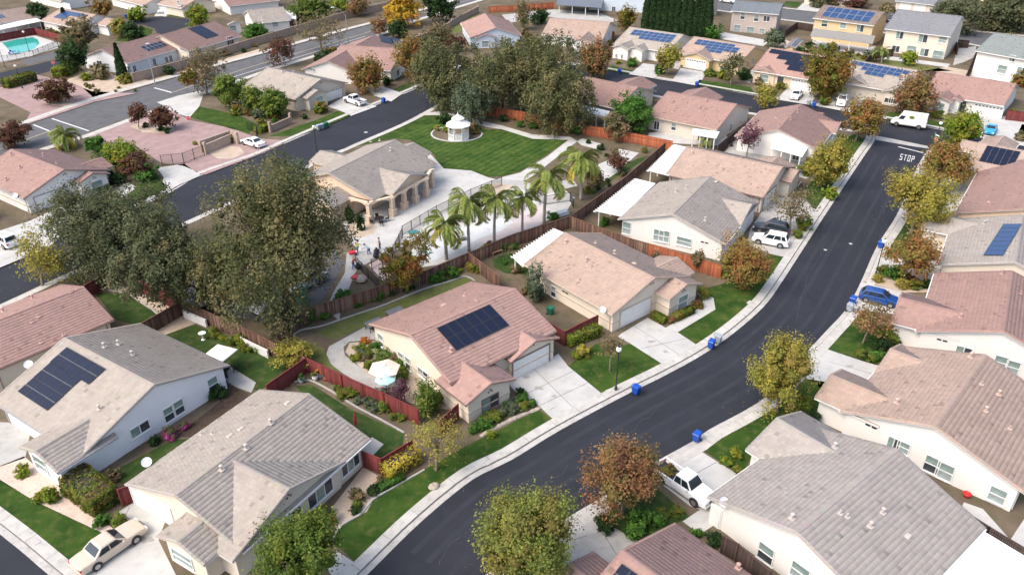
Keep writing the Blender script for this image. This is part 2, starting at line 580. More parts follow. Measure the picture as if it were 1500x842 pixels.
kerb(KL, 1)
kerb(KC, 1)
kerb(KS, 1, 0.9, 0.35)
kerb(KF, 1, 0.9, 0.35)
kerb(KR, 1)
kerb(KW, 1)
kerb(AL, -1, 1.6, 0.4)
kerb(AU, 1, 1.8, 0.4)
kerb(SU, 1, 1.3, 0.3)
kerb(SL, -1, 1.3, 0.3)
L = {}
PATCH = [
    # name, material, level, outline in the picture
    ('lawn', LAWN, 1, [(525, 827), (570, 783), (612, 741), (655, 706), (700, 682), (742, 659), (816, 619), (789, 599), (725, 632), (692, 648), (655, 668), (622, 687), (577, 712), (547, 732), (537, 749), (492, 775), (486, 792)]),
    ('path', CONC_W, 2, [(493, 806), (528, 829), (500, 860), (474, 826)]),
    ('lawn', LAWN, 1, [(832.5, 536), (886, 580), (976, 536.5), (922.5, 502.5), (905, 509), (885, 500), (872, 504), (842.5, 527.5)]),
    ('lawn', LAWN, 1, [(992, 486), (1025, 507), (1060, 480), (1100, 448), (1127, 421), (1155, 378), (1125, 372), (1095, 398), (1060, 415), (1028, 424), (1047, 448)]),
    ('path', CONC_W, 2, [(1021, 428), (1045, 436), (1048, 453), (990, 488), (975, 480), (1028, 449), (1030, 440)]),
    ('lawn', LAWN, 1, [(1180, 292), (1200, 313), (1232, 263), (1270, 208), (1255, 196), (1222, 205), (1205, 240), (1190, 265), (1172, 283)]),
    ('driveway', CONC, 1, [(1157, 378), (1200, 314), (1180, 290), (1130, 288), (1098, 338), (1095, 358), (1130, 372)]),
    ('driveway', CONC_W, 1, [(740, 557), (818, 518), (832, 536), (886, 580), (816, 619), (785, 590), (757, 575)]),
    ('driveway', CONC_W, 1, [(909, 489), (949, 465), (975, 480), (992, 486), (1025, 508), (976, 537), (922, 502), (905, 493)]),
    ('path', CONC, 2, [(535, 478), (556, 488), (553, 497), (512, 500), (503, 508), (505, 520), (530, 540), (548, 553), (562, 566), (545, 569), (520, 557), (503, 547), (485, 533), (478, 518), (482, 507), (497, 499)]),
    ('lawn', LAWN_Y, 1, [(463, 489), (490, 497), (535, 477), (556, 466), (600, 448), (692, 413), (684, 405), (640, 418), (600, 434), (560, 450), (520, 459), (480, 479)]),
    ('lawn', LAWN_Y, 1, [(433, 500), (474, 508), (478, 525), (510, 548), (512, 552), (449, 522)]),
    ('gravel_bed', GRAVEL, 1, [(530, 540), (515, 525), (506, 515), (512, 502), (556, 498), (580, 530), (640, 570), (660, 600), (600, 590), (562, 566)]),
    ('lawn', LAWN_D, 1, [(433, 565), (457, 563), (515, 600), (592, 634), (590, 652), (556, 676), (545, 668), (520, 650), (455, 590)]),
    ('patio', CONC, 2, [(520, 655), (545, 640), (562, 650), (545, 668), (528, 672)]),
    ('lawn', LAWN_D, 1, [(237, 492), (287, 475), (330, 495), (400, 517), (438, 527), (400, 560), (378, 573), (330, 545), (300, 520), (250, 505)]),
    ('gravel_bed', GRAVEL, 1, [(215, 478), (268, 452), (300, 462), (285, 474), (240, 491)]),
    ('lawn', LAWN_D, 1, [(138, 428), (185, 431), (232, 462), (205, 478), (170, 468)]),
    ('gravel_bed', GRAVEL, 1, [(150, 425), (180, 405), (215, 425), (255, 448), (235, 462), (185, 430)]),
    ('patio', CONC, 2, [(318, 548), (335, 535), (375, 560), (368, 575), (345, 566)]),
    ('mulch_bed', MULCH, 1, [(255, 640), (320, 590), (330, 560), (370, 580), (350, 600), (290, 640)]),
    ('lawn', LAWN_D, 1, [(150, 698), (250, 645), (290, 640), (195, 715)]),
    ('lawn', LAWN, 1, [(-80, 650), (0, 702), (50, 733), (150, 780), (107, 840), (0, 757), (-80, 700)]),
    ('gravel_bed', PINKSTONE, 1, [(-20, 690), (35, 668), (60, 688), (100, 726), (125, 745), (168, 775), (150, 781), (60, 738), (0, 704)]),
    ('driveway', CONC, 1, [(-60, 615), (47, 620), (37, 670), (-20, 690), (-80, 650)]),
    ('driveway', CONC_W, 1, [(172, 750), (200, 733), (245, 755), (232, 790), (262, 850), (150, 900), (104, 846), (165, 780)]),
    ('gravel_bed', GRAVEL, 1, [(500, 725), (532, 684), (557, 698), (580, 711), (547, 732), (537, 749), (492, 775), (485, 745)]),
    ('lawn', LAWN_D, 1, [(722, 380), (738, 372), (762, 372), (778, 378), (790, 392), (775, 402), (740, 400), (724, 392)]),
    ('lawn', LAWN_D, 1, [(842, 215), (880, 232), (905, 236), (880, 262), (865, 275), (850, 262), (858, 240)][:0] or [(905, 245), (935, 232), (960, 226), (905, 258), (870, 285), (862, 280)]),
    # club house grounds
    ('lawn', LAWN, 1, [(500, 219), (592, 182), (622, 169.5), (660, 169.5), (712, 190), (735, 189.5), (780, 203.5), (832, 204.5), (800, 228), (760, 252), (738, 258), (715, 259), (690, 250), (650, 247), (640, 236), (636, 226), (600, 205), (575, 203)]),
    ('path', CONC_W, 2, [(614, 167), (645, 163), (700, 176), (735, 184), (780, 197), (835, 200.5), (846, 207), (775, 262), (745, 272), (722, 265), (738, 259), (762, 253), (802, 229), (833, 205), (780, 203.5), (735, 189.5), (712, 186), (660, 168.5), (622, 169)]),
    ('plaza', CONC_W, 1, [(627, 222), (640, 236), (650, 247), (690, 250), (715, 260), (750, 268), (705, 302), (655, 322), (610, 350), (560, 378), (530, 372), (515, 355), (500, 325), (560, 300), (600, 262)]),
    ('gravel_bed', GRAVEL, 2, [(508, 330), (520, 320), (542, 326), (552, 332), (548, 342), (530, 348), (512, 346)]),
    ('pool_deck', CONC_W, 2, [(600, 372), (612, 352), (655, 324), (705, 304), (752, 268), (780, 272), (815, 268), (842, 290), (832, 306), (790, 330), (745, 345), (690, 368), (640, 388), (612, 392)]),
    ('path', CONC, 2, [(497, 470), (478, 452), (490, 425), (505, 400), (508, 370), (525, 366), (535, 376), (520, 400), (512, 420), (500, 445)]),
    ('path', CONC_W, 2, [(845, 207), (853, 203), (882, 211), (876, 219), (852, 213)]),
    ('path', CONC_W, 2, [(876, 241), (892, 234), (908, 250), (884, 266)]),
    ('path', CONC_W, 2, [(906, 218), (936, 224), (918, 240), (908, 232)]),
    ('parking_lot', ASPH_OLD, 1, [(250, 418), (330, 386), (430, 350), (490, 365), (505, 385), (490, 410), (470, 440), (415, 478), (330, 460)]),
    ('paving_pad', surf('pink_slab', (0.50, 0.38, 0.35), (0.58, 0.46, 0.43), 0.6), 3, [(540, 388), (555, 380), (576, 400), (562, 412)]),
    ('paving_pad', CONC, 3, [(522, 378), (545, 369), (552, 378), (530, 390)]),
    # right-hand side
    ('lawn', LAWN, 1, [(1211, 511), (1262, 528), (1286, 535), (1296, 500), (1285, 472), (1250, 458)]),
    ('driveway', CONC_W, 1, [(1190, 505), (1211, 511), (1283, 533), (1310, 545), (1270, 562), (1240, 545), (1205, 570), (1170, 545)]),
    ('lawn', LAWN, 1, [(1022, 654), (1128, 590), (1185, 555), (1215, 560), (1205, 620), (1165, 640), (1110, 650), (1095, 680), (1085, 694)]),
    ('driveway', CONC_W, 1, [(945, 690), (1018, 655), (1085, 697), (1055, 740), (1040, 752), (1010, 740)]),
    ('path', CONC_W, 2, [(1000, 763), (1022, 748), (1045, 740), (1056, 762), (1025, 782)]),
    ('lawn', LAWN_D, 1, [(867, 752), (885, 734), (945, 700), (968, 720), (1012, 757), (985, 768), (930, 790)]),
    ('driveway', CONC, 1, [(837, 768), (867, 752), (930, 790), (940, 830), (860, 880), (815, 815)]),
    ('driveway', CONC_W, 1, [(1262, 413), (1325, 428), (1370, 440), (1345, 470), (1310, 460), (1250, 452)]),
    ('gravel_bed', GRAVEL, 1, [(1272, 405), (1298, 400), (1360, 412), (1360, 428), (1325, 428), (1264, 412)]),
    ('driveway', CONC_W, 1, [(1290, 374), (1312, 370), (1385, 385), (1385, 408), (1340, 412), (1298, 400), (1274, 404)]),
    ('lawn', LAWN_D, 1, [(1293, 365), (1322, 316), (1350, 322), (1378, 342), (1370, 372), (1315, 375)]),
    ('driveway', CONC, 1, [(1330, 290), (1345, 262), (1440, 262), (1430, 300), (1360, 320), (1325, 312)]),
    ('patio', CONC_W, 1, [(1412, 735), (1440, 745), (1480, 790), (1500, 760), (1560, 820), (1560, 860), (1400, 760)]),
    # back row
    ('lawn', LAWN, 1, [(889, 103), (896, 96), (927, 104), (920, 108)]),
    ('driveway', CONC_W, 1, [(922, 109), (942, 93), (975, 97), (958, 115)]),
    ('driveway', CONC_W, 1, [(984, 119), (997, 100), (1036, 106), (1022, 126)]),
    ('lawn', LAWN, 1, [(1024, 117), (1100, 128), (1106, 139), (1022, 125)]),
    ('lawn', LAWN, 1, [(1108, 128), (1142, 133), (1133, 145), (1107, 139)]),
    ('driveway', CONC_W, 1, [(1155, 127), (1200, 134), (1186, 154), (1138, 146)]),
    ('driveway', CONC_W, 1, [(1215, 150), (1225, 131), (1270, 139), (1252, 166), (1210, 158)]),
    ('lawn', LAWN, 1, [(1298, 166), (1312, 163), (1395, 183), (1390, 191), (1300, 175)]),
    ('driveway', CONC_W, 1, [(1427, 200), (1436, 165), (1480, 172), (1510, 180), (1500, 214)]),
    ('lawn', LAWN, 1, [(1491, 195), (1497, 182), (1560, 190), (1560, 205)]),
    ('lawn', LAWN_Y, 1, [(1176, 73), (1200, 73), (1272, 82), (1266, 91), (1180, 80)]),
    ('patio', CONC_W, 1, [(1186, 67), (1195, 55), (1285, 68), (1272, 82)]),
    ('lawn', LAWN_Y, 1, [(1293, 84), (1395, 104), (1350, 106), (1290, 93)]),
    ('patio', CONC_W, 2, [(1297, 82), (1392, 94), (1388, 99), (1295, 87)]),
    ('patio', CONC, 1, [(1420, 112), (1440, 75), (1452, 84), (1448, 118)]),
    ('driveway', CONC_W, 1, [(1168, 13), (1180, 2), (1205, 5), (1200, 18)]),
    ('lawn', LAWN, 1, [(1147, 8), (1152, 2), (1175, 4), (1166, 12)]),
    ('lawn', LAWN_Y, 1, [(655, 30), (702, 22), (690, 40), (664, 50)]),
    ('lawn', LAWN_D, 1, [(630, 55), (655, 40), (664, 60), (640, 75)]),
    ('lawn', LAWN, 1, [(700, 88), (715, 84), (730, 86), (728, 92), (700, 93)]),
    ('patio', CONC_W, 1, [(1015, 185), (1060, 193), (1075, 215), (950, 208), (950, 195)]),
    ('patio', CONC, 1, [(1075, 205), (1110, 170), (1130, 200), (1240, 240), (1180, 262), (1060, 225)]),
    ('patio', CONC, 1, [(735, 22), (812, 14), (880, 20), (905, 30), (880, 38), (800, 24), (745, 34)]),
    ('patio', CONC_W, 1, [(1048, 42), (1062, 48), (1128, 60), (1118, 68), (1060, 58), (1040, 52)]),
    ('gravel_bed', GRAVEL, 1, [(1130, 62), (1150, 58), (1190, 74), (1180, 84), (1140, 72)]),
    ('gravel_bed', GRAVEL, 1, [(1352, 104), (1388, 98), (1420, 104), (1414, 114), (1366, 108)]),
    ('patio', CONC, 1, [(1402, 72), (1430, 68), (1428, 84), (1410, 92), (1396, 96)]),
    ('lawn', LAWN_Y, 1, [(1190, 84), (1275, 94), (1282, 84), (1268, 92)]),
    ('gravel_bed', GRAVEL, 1, [(940, 58), (1010, 50), (1012, 44), (950, 40)]),
    ('side_yard_path', CONC, 1, [(985, 100), (1004, 60), (1012, 62), (994, 102)]),
    ('side_yard_path', CONC, 1, [(1088, 118), (1120, 78), (1128, 80), (1098, 122)]),
    # far left
    ('lawn', LAWN, 1, [(183, 288), (200, 266), (227, 251), (235, 262), (247, 277), (212, 293)]),
    ('driveway', CONC_W, 1, [(40, 325), (112, 292), (140, 305), (70, 363), (-20, 400), (-40, 350)]),
    ('path', CONC_W, 2, [(163, 283), (186, 267), (200, 274), (183, 289), (140, 305), (125, 300)]),
    ('driveway', CONC_W, 1, [(230, 246), (270, 240), (294, 257), (249, 277), (237, 270), (240, 260)]),
    ('lawn', LAWN, 1, [(392, 200), (463, 176), (497, 162), (514, 169), (480, 184), (437, 199)]),
    ('driveway', CONC_W, 1, [(480, 156), (502, 143), (530, 148), (552, 156), (514, 170), (497, 162)]),
    ('lawn', LAWN, 1, [(278, 172), (292, 156), (350, 169), (377, 182), (365, 196)]),
    ('driveway', CONC_W, 1, [(538, 132), (558, 126), (590, 137), (573, 149), (548, 140)]),
    ('lawn', LAWN_D, 1, [(575, 132), (600, 120), (612, 128), (590, 136)]),
    ('entry_drive', None, 1, [(122, 200), (190, 173), (250, 160), (277, 176), (340, 188), (378, 203), (416, 206), (414, 211), (375, 228), (300, 256), (268, 243), (235, 238), (200, 215), (150, 206)]),
    ('entry_drive', None, 1, [(-20, 135), (55, 110), (97, 120), (135, 134), (200, 137), (140, 149), (34, 184), (45, 165), (0, 143)]),
    ('gravel_bed', GRAVEL, 2, [(190, 185), (215, 178), (255, 188), (250, 196), (210, 194)]),
    ('gravel_bed', GRAVEL, 2, [(66, 150), (85, 143), (110, 148), (100, 156), (75, 154)]),
    ('gravel_bed', GRAVEL, 2, [(303, 222), (330, 212), (352, 216), (358, 224), (340, 233), (318, 232)]),
    ('gravel_bed', GRAVEL, 1, [(95, 118), (130, 105), (220, 118), (290, 98), (380, 72), (378, 80), (260, 110), (140, 146), (120, 128)]),
    ('path', CONC_W, 2, [(230, 150), (262, 140), (300, 132), (292, 156), (278, 172), (258, 166)]),
    ('pool_deck', CONC_W, 1, [(-20, 56), (50, 52), (89, 64), (84, 71), (40, 84), (-20, 96)]),
    ('side_road', ASPH, 2, [(-60, 128), (-60, 121), (0, 107), (97, 84), (130, 78), (125, 92), (97, 97), (55, 110), (0, 124)]),
    ('parking_lot', ASPH_OLD, 1, [(30, 88), (90, 74), (94, 82), (40, 96)]),
    ('cul_de_sac_road', ASPH, 1, [(190, 28), (235, 24), (277, 28), (280, 37), (255, 46), (232, 52), (226, 42), (210, 37), (185, 36)]),
    ('lawn', LAWN, 1, [(245, 25), (252, 19), (273, 19), (276, 26)]),
    ('driveway', CONC_W, 1, [(226, 24), (232, 12), (250, 12), (243, 25)]),
    ('lawn', LAWN, 1, [(168, 60), (205, 39), (224, 43), (222, 50), (190, 62)]),
]
PAV = surf('pink_pavers', (0.27, 0.18, 0.17), (0.36, 0.255, 0.24), 0.6, (0.26, 0.18, 0.17), 3.0, 0.9, 0.6)
for nm, mt, lv, px in PATCH:
    sheet(nm, px, GZ + 0.004 * lv, mt or PAV)
# striped mowing on the club lawn: slightly paler passes of cut grass
MOW = surf('mown_pass', (0.030, 0.070, 0.013), (0.058, 0.105, 0.021), 0.33, (0.15, 0.155, 0.05), 1.1, 0.95, 0.6, 0.6, 0.1, 9.0, 0.35, 0.65)
CLUB = [at(u, v) for u, v in [(506, 219.5), (592, 183), (622, 170.5), (660, 170.5), (712, 191), (735, 190.5), (778, 204.5), (829, 205.5), (798, 228), (758, 251), (738, 257), (715, 258), (690, 249), (650, 246), (641, 236), (637, 226), (602, 205), (575, 203)]]


def pin(x, y, P):
    c = False
    for i in range(len(P)):
        (x1, y1), (x2, y2) = P[i], P[i - 1]
        if (y1 > y) != (y2 > y) and x < (x2 - x1) * (y - y1) / (y2 - y1) + x1:
            c = not c
    return c


da, db = Vector(at(700, 232)), Vector(at(770, 197))
dd = (db - da).normalized()
nn = Vector((-dd.y, dd.x))
mb = MB()
for k in range(-22, 30, 2):
    run = None
    for i in range(-120, 120):
        c = da + dd * (i * 0.5) + nn * (k * 0.62)
        ok = pin(c.x, c.y, CLUB) and pin(c.x + nn.x * 0.6, c.y + nn.y * 0.6, CLUB)
        if ok and run is None:
            run = i
        if (not ok or i == 119) and run is not None:
            a, b = da + dd * (run * 0.5) + nn * (k * 0.62), da + dd * ((i - 1) * 0.5) + nn * (k * 0.62)
            if (b - a).length > 1:
                m = 8
                pts = [a + (b - a) * (j / m) + nn * (0.05 * math.sin(j * 1.7 + k)) for j in range(m + 1)]
                for p, q in zip(pts[:-1], pts[1:]):
                    w = nn * (0.60 + 0.05 * math.sin(k))
                    mb.add([(p.x, p.y, GZ + 0.0085), (q.x, q.y, GZ + 0.0085), (q.x + w.x, q.y + w.y, GZ + 0.0085), (p.x + w.x, p.y + w.y, GZ + 0.0085)], [(0, 1, 2, 3)])
            run = None
o = mb.build('mown_grass_passes', MOW)
o['kind'] = 'stuff'

BASIN = surf('pool_plaster', (0.50, 0.52, 0.53), (0.62, 0.63, 0.64), 0.4, (0.36, 0.38, 0.40), 0.8, 0.8, 0.6, 0.05, 0.3, 9.0)
PINKD = surf('pink_deck', (0.50, 0.43, 0.42), (0.58, 0.51, 0.50), 0.4, (0.40, 0.34, 0.33), 1.2, 0.9, 0.5)
sheet('pool_basin', [(612, 376), (625, 358), (660, 336), (700, 326), (742, 318), (752, 326), (735, 338), (700, 350), (672, 366), (640, 380), (622, 384)], GZ + 0.013, BASIN)
sheet('pool_deck_pink', [(700, 352), (742, 336), (765, 312), (790, 300), (806, 306), (800, 322), (760, 338), (712, 357)], GZ + 0.013, PINKD)
sheet('path', [(705, 270), (735, 262), (760, 264), (790, 272), (838, 262), (846, 272), (800, 284), (755, 276), (720, 280)], GZ + 0.016, CONC)
sheet('gravel_bed', [(700, 275), (725, 268), (755, 272), (738, 282), (708, 288)], GZ + 0.017, GRAVEL)
# tooled joints across the concrete drives
mb = MB()


def seam(p, q, z=GZ + 0.0065, w=0.05):
    a, b = at(*p), at(*q)
    d = Vector((b[0] - a[0], b[1] - a[1]))
    c = ((a[0] + b[0]) / 2, (a[1] + b[1]) / 2, z)
    mb.box(c, (d.length, w, 0.003), math.atan2(d.y, d.x))


for p, q in [((768, 578), (840, 543)), ((790, 594), (862, 560)), ((783, 541), (845, 602)), ((930, 478), (1000, 522)), ((940, 510), (1008, 495)),
             ((975, 674), (1050, 735)), ((985, 712), (1052, 675)), ((866, 752), (905, 815)), ((840, 790), (900, 772)), ((190, 742), (140, 842)), ((1215, 530), (1280, 548))]:
    seam(p, q)
o = mb.build('drive_joints', JOINT)
o['kind'] = 'structure'


# road markings
def mark(name, px, mat=PAINT_W, z=0.016, w=None):
    mb = MB()
    if w is None:
        mb.poly([at(u, v, 0) for u, v in px], z - 0.004, z)
    else:
        for (p, q) in zip(px[:-1], px[1:]):
            a, b = at(*p, 0), at(*q, 0)
            d = Vector((b[0] - a[0], b[1] - a[1]))
            mb.box(((a[0] + b[0]) / 2, (a[1] + b[1]) / 2, z - 0.002), (d.length, w, 0.004), math.atan2(d.y, d.x))
    o = mb.build(name, mat)
    o['kind'] = 'structure'


mark('stop_line', [(1316, 215), (1352, 224)], w=0.3, z=0.006)
mark('valley_gutter', [(1283, 199), (1300, 202), (1358, 214), (1362, 218), (1340, 215), (1283, 205)], CONC, z=0.006)
mark('crosswalk_line', [(76, 174), (130, 192)], w=0.3)
mark('crosswalk_line', [(49, 183), (92, 200)], w=0.3)
mark('stop_line', [(226, 129), (252, 136)], w=0.4)
mark('centre_line', [(-20, 226), (40, 204), (85, 188)], PAINT_Y, w=0.2)
mark('centre_line', [(252, 136), (290, 123), (375, 96), (460, 71), (535, 49), (600, 26), (660, 8), (720, -8)], PAINT_Y, w=0.2)
mark('lane_line', [(300, 126), (375, 103), (535, 53.5)], w=0.18)
mark('lane_arrow', [(352, 118), (372, 115), (366, 121), (358, 124)])
# STOP painted on the street, letters read by drivers coming up the hill
GLY = {'S': [(0, 0, 1, .12), (0, .44, 1, .56), (0, .88, 1, 1), (0, .56, .2, .88), (.8, .12, 1, .44)],
       'T': [(0, .88, 1, 1), (.4, 0, .6, .88)],
       'O': [(0, 0, 1, .12), (0, .88, 1, 1), (0, .12, .2, .88), (.8, .12, 1, .88)],
       'P': [(0, 0, .2, 1), (.2, .88, 1, 1), (.2, .44, 1, .56), (.8, .56, 1, .88)]}
o0 = Vector(at(1317, 234, 0))
ex = Vector(at(1338, 238, 0)) - o0
ey = Vector(at(1320, 224.5, 0)) - o0
mb = MB()
for i, ch in enumerate('STOP'):
    for (x0, y0, x1, y1) in GLY[ch]:
        pts = []
        for (x, y) in ((x0, y0), (x1, y0), (x1, y1), (x0, y1)):
            p = o0 + ex * ((i + x * 0.66) / 3.66) + ey * y * 0.9
            pts.append((p.x, p.y))
        mb.poly(pts, 0.002, 0.006)
o = mb.build('stop_lettering', PAINT_W)
o['kind'] = 'structure'
# tyre-worn lanes, a shade paler than the new asphalt
WORN = surf('worn_lane_asphalt', (0.019, 0.021, 0.028), (0.029, 0.031, 0.039), 0.2, (0.045, 0.047, 0.057), 0.7, 0.75, 0.25, 0.15, 0.35, 8.0)
rw = random.Random(9)


def lane(line, d, w=0.5):
    for d0 in d:
        mb = MB()
        a, b = offset(line, d0), offset(line, d0 - w)
        ww = 0
        for i in range(1, len(line) - 2):
            ww = 0.8 * ww + rw.uniform(-0.06, 0.06)
            q = [a[i], a[i + 1], b[i + 1], b[i]]
            if (a[i + 1] - a[i]).dot(line[i + 1] - line[i]) <= 0:
                continue
            mb.add([(p.x, p.y, 0.003) for p in q], [(3, 2, 1, 0)])
        o = mb.build('worn_lane', WORN)
        o['kind'] = 'structure'


lane(KL[4:-6], (-1.3, -2.8, -4.9, -6.4))
lane(KC[3:], (-1.3, -2.8, -4.8, -6.2))
# oil drips and tyre scuffs on the drives
STAIN = surf('oil_stain', (0.26, 0.255, 0.24), (0.36, 0.35, 0.33), 1.5, None, 8, 0.8)
for (u, v, r_) in [(790, 568, 0.5), (812, 580, 0.3), (770, 552, 0.35), (955, 500, 0.4), (975, 515, 0.3), (215, 790, 0.5), (190, 800, 0.35), (985, 690, 0.4), (1245, 536, 0.45), (870, 785, 0.5), (1165, 350, 0.4), (1010, 112, 0.5), (945, 104, 0.5), (1450, 188, 0.6), (540, 158, 0.4), (85, 320, 0.5)]:
    c = at(u, v)
    mb = MB()
    pts = []
    for k in range(11):
        t = 2 * math.pi * k / 11
        q = r_ * rw.uniform(0.45, 1.1)
        pts.append((c[0] + q * math.cos(t) * 1.4, c[1] + q * math.sin(t) * 0.8))
    mb.poly(pts, GZ + 0.006, GZ + 0.0095)
    o = mb.build('oil_stain', STAIN)
    o['kind'] = 'structure'
# thin sealed cracks and paler tyre tracks on the street
SEAL = surf('crack_sealant', (0.038, 0.04, 0.048), (0.06, 0.062, 0.07), 0.8, None, 8, 0.7)
rr_ = random.Random(5)
mb = MB()


def crack(p, q, n=14, amp=0.5, w=0.05):
    a, b = Vector(at(*p, 0)), Vector(at(*q, 0))
    d = b - a
    nv = Vector((-d.y, d.x)).normalized()
    pts, off_ = [], 0
    for i in range(n + 1):
        off_ += rr_.uniform(-amp, amp) * 0.5
        off_ *= 0.9
        pts.append(a + d * (i / n) + nv * off_)
    for u, v in zip(pts[:-1], pts[1:]):
        e = v - u
        mb.box(((u.x + v.x) / 2, (u.y + v.y) / 2, 0.003), (e.length * 1.03, w * rr_.uniform(0.5, 1.3), 0.005), math.atan2(e.y, e.x))


for p, q in [((1262, 225), (1238, 275)), ((1138, 402), (1100, 470)), ((1228, 300), (1205, 345)), ((1290, 300), (1303, 340)), ((1100, 500), (1072, 528)), ((1180, 400), (1160, 470)), ((830, 680), (770, 720)), ((700, 770), (650, 830)), ((960, 600), (905, 640)),
             ((640, 150), (560, 185)), ((420, 245), (330, 285)), ((1000, 135), (1090, 152)), ((560, 170), (480, 200)), ((1320, 300), (1290, 350)), ((1225, 330), (1190, 395))]:
    crack(p, q)
o = mb.build('sealed_cracks', SEAL)
o['kind'] = 'stuff'
mb = MB()
for (p, q) in [((120, 190), (240, 150)), ((60, 205), (180, 165)), ((260, 140), (420, 92)), ((380, 98), (520, 58)), ((150, 172), (200, 185)), ((200, 150), (240, 162))]:
    crack(p, q, 10, 0.3, 0.09)
o = mb.build('avenue_cracks', ASPH)
o['kind'] = 'stuff'
for v in o.data.vertices:
    v.co.z += 0.008
# ------------------------------------------------------------------ houses
TILE = {'pink': (0.40, 0.255, 0.218), 'rose': (0.345, 0.222, 0.192), 'tan': (0.41, 0.305, 0.25), 'grey': (0.385, 0.34, 0.297), 'stone': (0.375, 0.338, 0.308),
        'slate': (0.215, 0.22, 0.24), 'blue': (0.16, 0.185, 0.21), 'sage': (0.22, 0.25, 0.245), 'sand': (0.41, 0.31, 0.26), 'brown': (0.22, 0.175, 0.15)}
WALL = {'cream': (0.70, 0.62, 0.51), 'white': (0.74, 0.715, 0.675), 'cool': (0.76, 0.775, 0.79), 'beige': (0.60, 0.54, 0.46), 'yellow': (0.64, 0.49, 0.29), 'peach': (0.70, 0.54, 0.40),
        'brick': (0.46, 0.385, 0.35), 'greige': (0.52, 0.48, 0.43), 'blue': (0.55, 0.62, 0.69)}
TRIM = {'white': WHITE, 'brown': plain('brown_trim', (0.20, 0.13, 0.11), 0.7), 'tan': plain('tan_trim', (0.50, 0.42, 0.33), 0.7), 'grey': plain('grey_trim', (0.30, 0.30, 0.31), 0.7)}
SOLAR_F = plain('panel_frame', (0.05, 0.055, 0.065), 0.4, 0.5)
SOLAR_S = plain('panel_silver_frame', (0.40, 0.43, 0.46), 0.4, 0.5)


def solar_mat(name, c, line):
    m, nt, b = new_mat(name)
    br = nt.nodes.new('ShaderNodeTexBrick')
    br.offset = 0.0
    tc = nt.nodes.new('ShaderNodeTexCoord')
    nt.links.new(tc.outputs['Object'], br.inputs['Vector'])
    br.inputs['Scale'].default_value = 1.0
    br.inputs['Brick Width'].default_value = 0.16
    br.inputs['Row Height'].default_value = 0.16
    br.inputs['Mortar Size'].default_value = 0.006
    br.inputs['Color1'].default_value = (*c, 1)
    br.inputs['Color2'].default_value = (*[x * 0.86 for x in c], 1)
    br.inputs['Mortar'].default_value = (*line, 1)
    nt.links.new(br.outputs[0], b.inputs['Base Color'])
    b.inputs['Roughness'].default_value = 0.22
    b.inputs['Specular IOR Level'].default_value = 0.35
    return m


SOLAR_D = solar_mat('dark_solar_cells', (0.010, 0.013, 0.030), (0.016, 0.02, 0.036))
SOLAR_B = solar_mat('blue_solar_cells', (0.022, 0.055, 0.15), (0.09, 0.13, 0.2))
SHARED = {}


def shared(key, fn):
    if key not in SHARED:
        SHARED[key] = fn()
    return SHARED[key]


def solve(r0, r1, e, ze, pitch):
    zr = ze + 2
    for _ in range(50):
        A, B, E = Vector(at(*r0, zr)), Vector(at(*r1, zr)), Vector(at(*e, ze))
        d = (B - A).normalized()
        n = Vector((-d.y, d.x))
        w = (E - A).dot(n)
        zr = zr * 0.5 + 0.5 * (ze + pitch * abs(w))
    return A, d, n, w, zr, (B - A).length


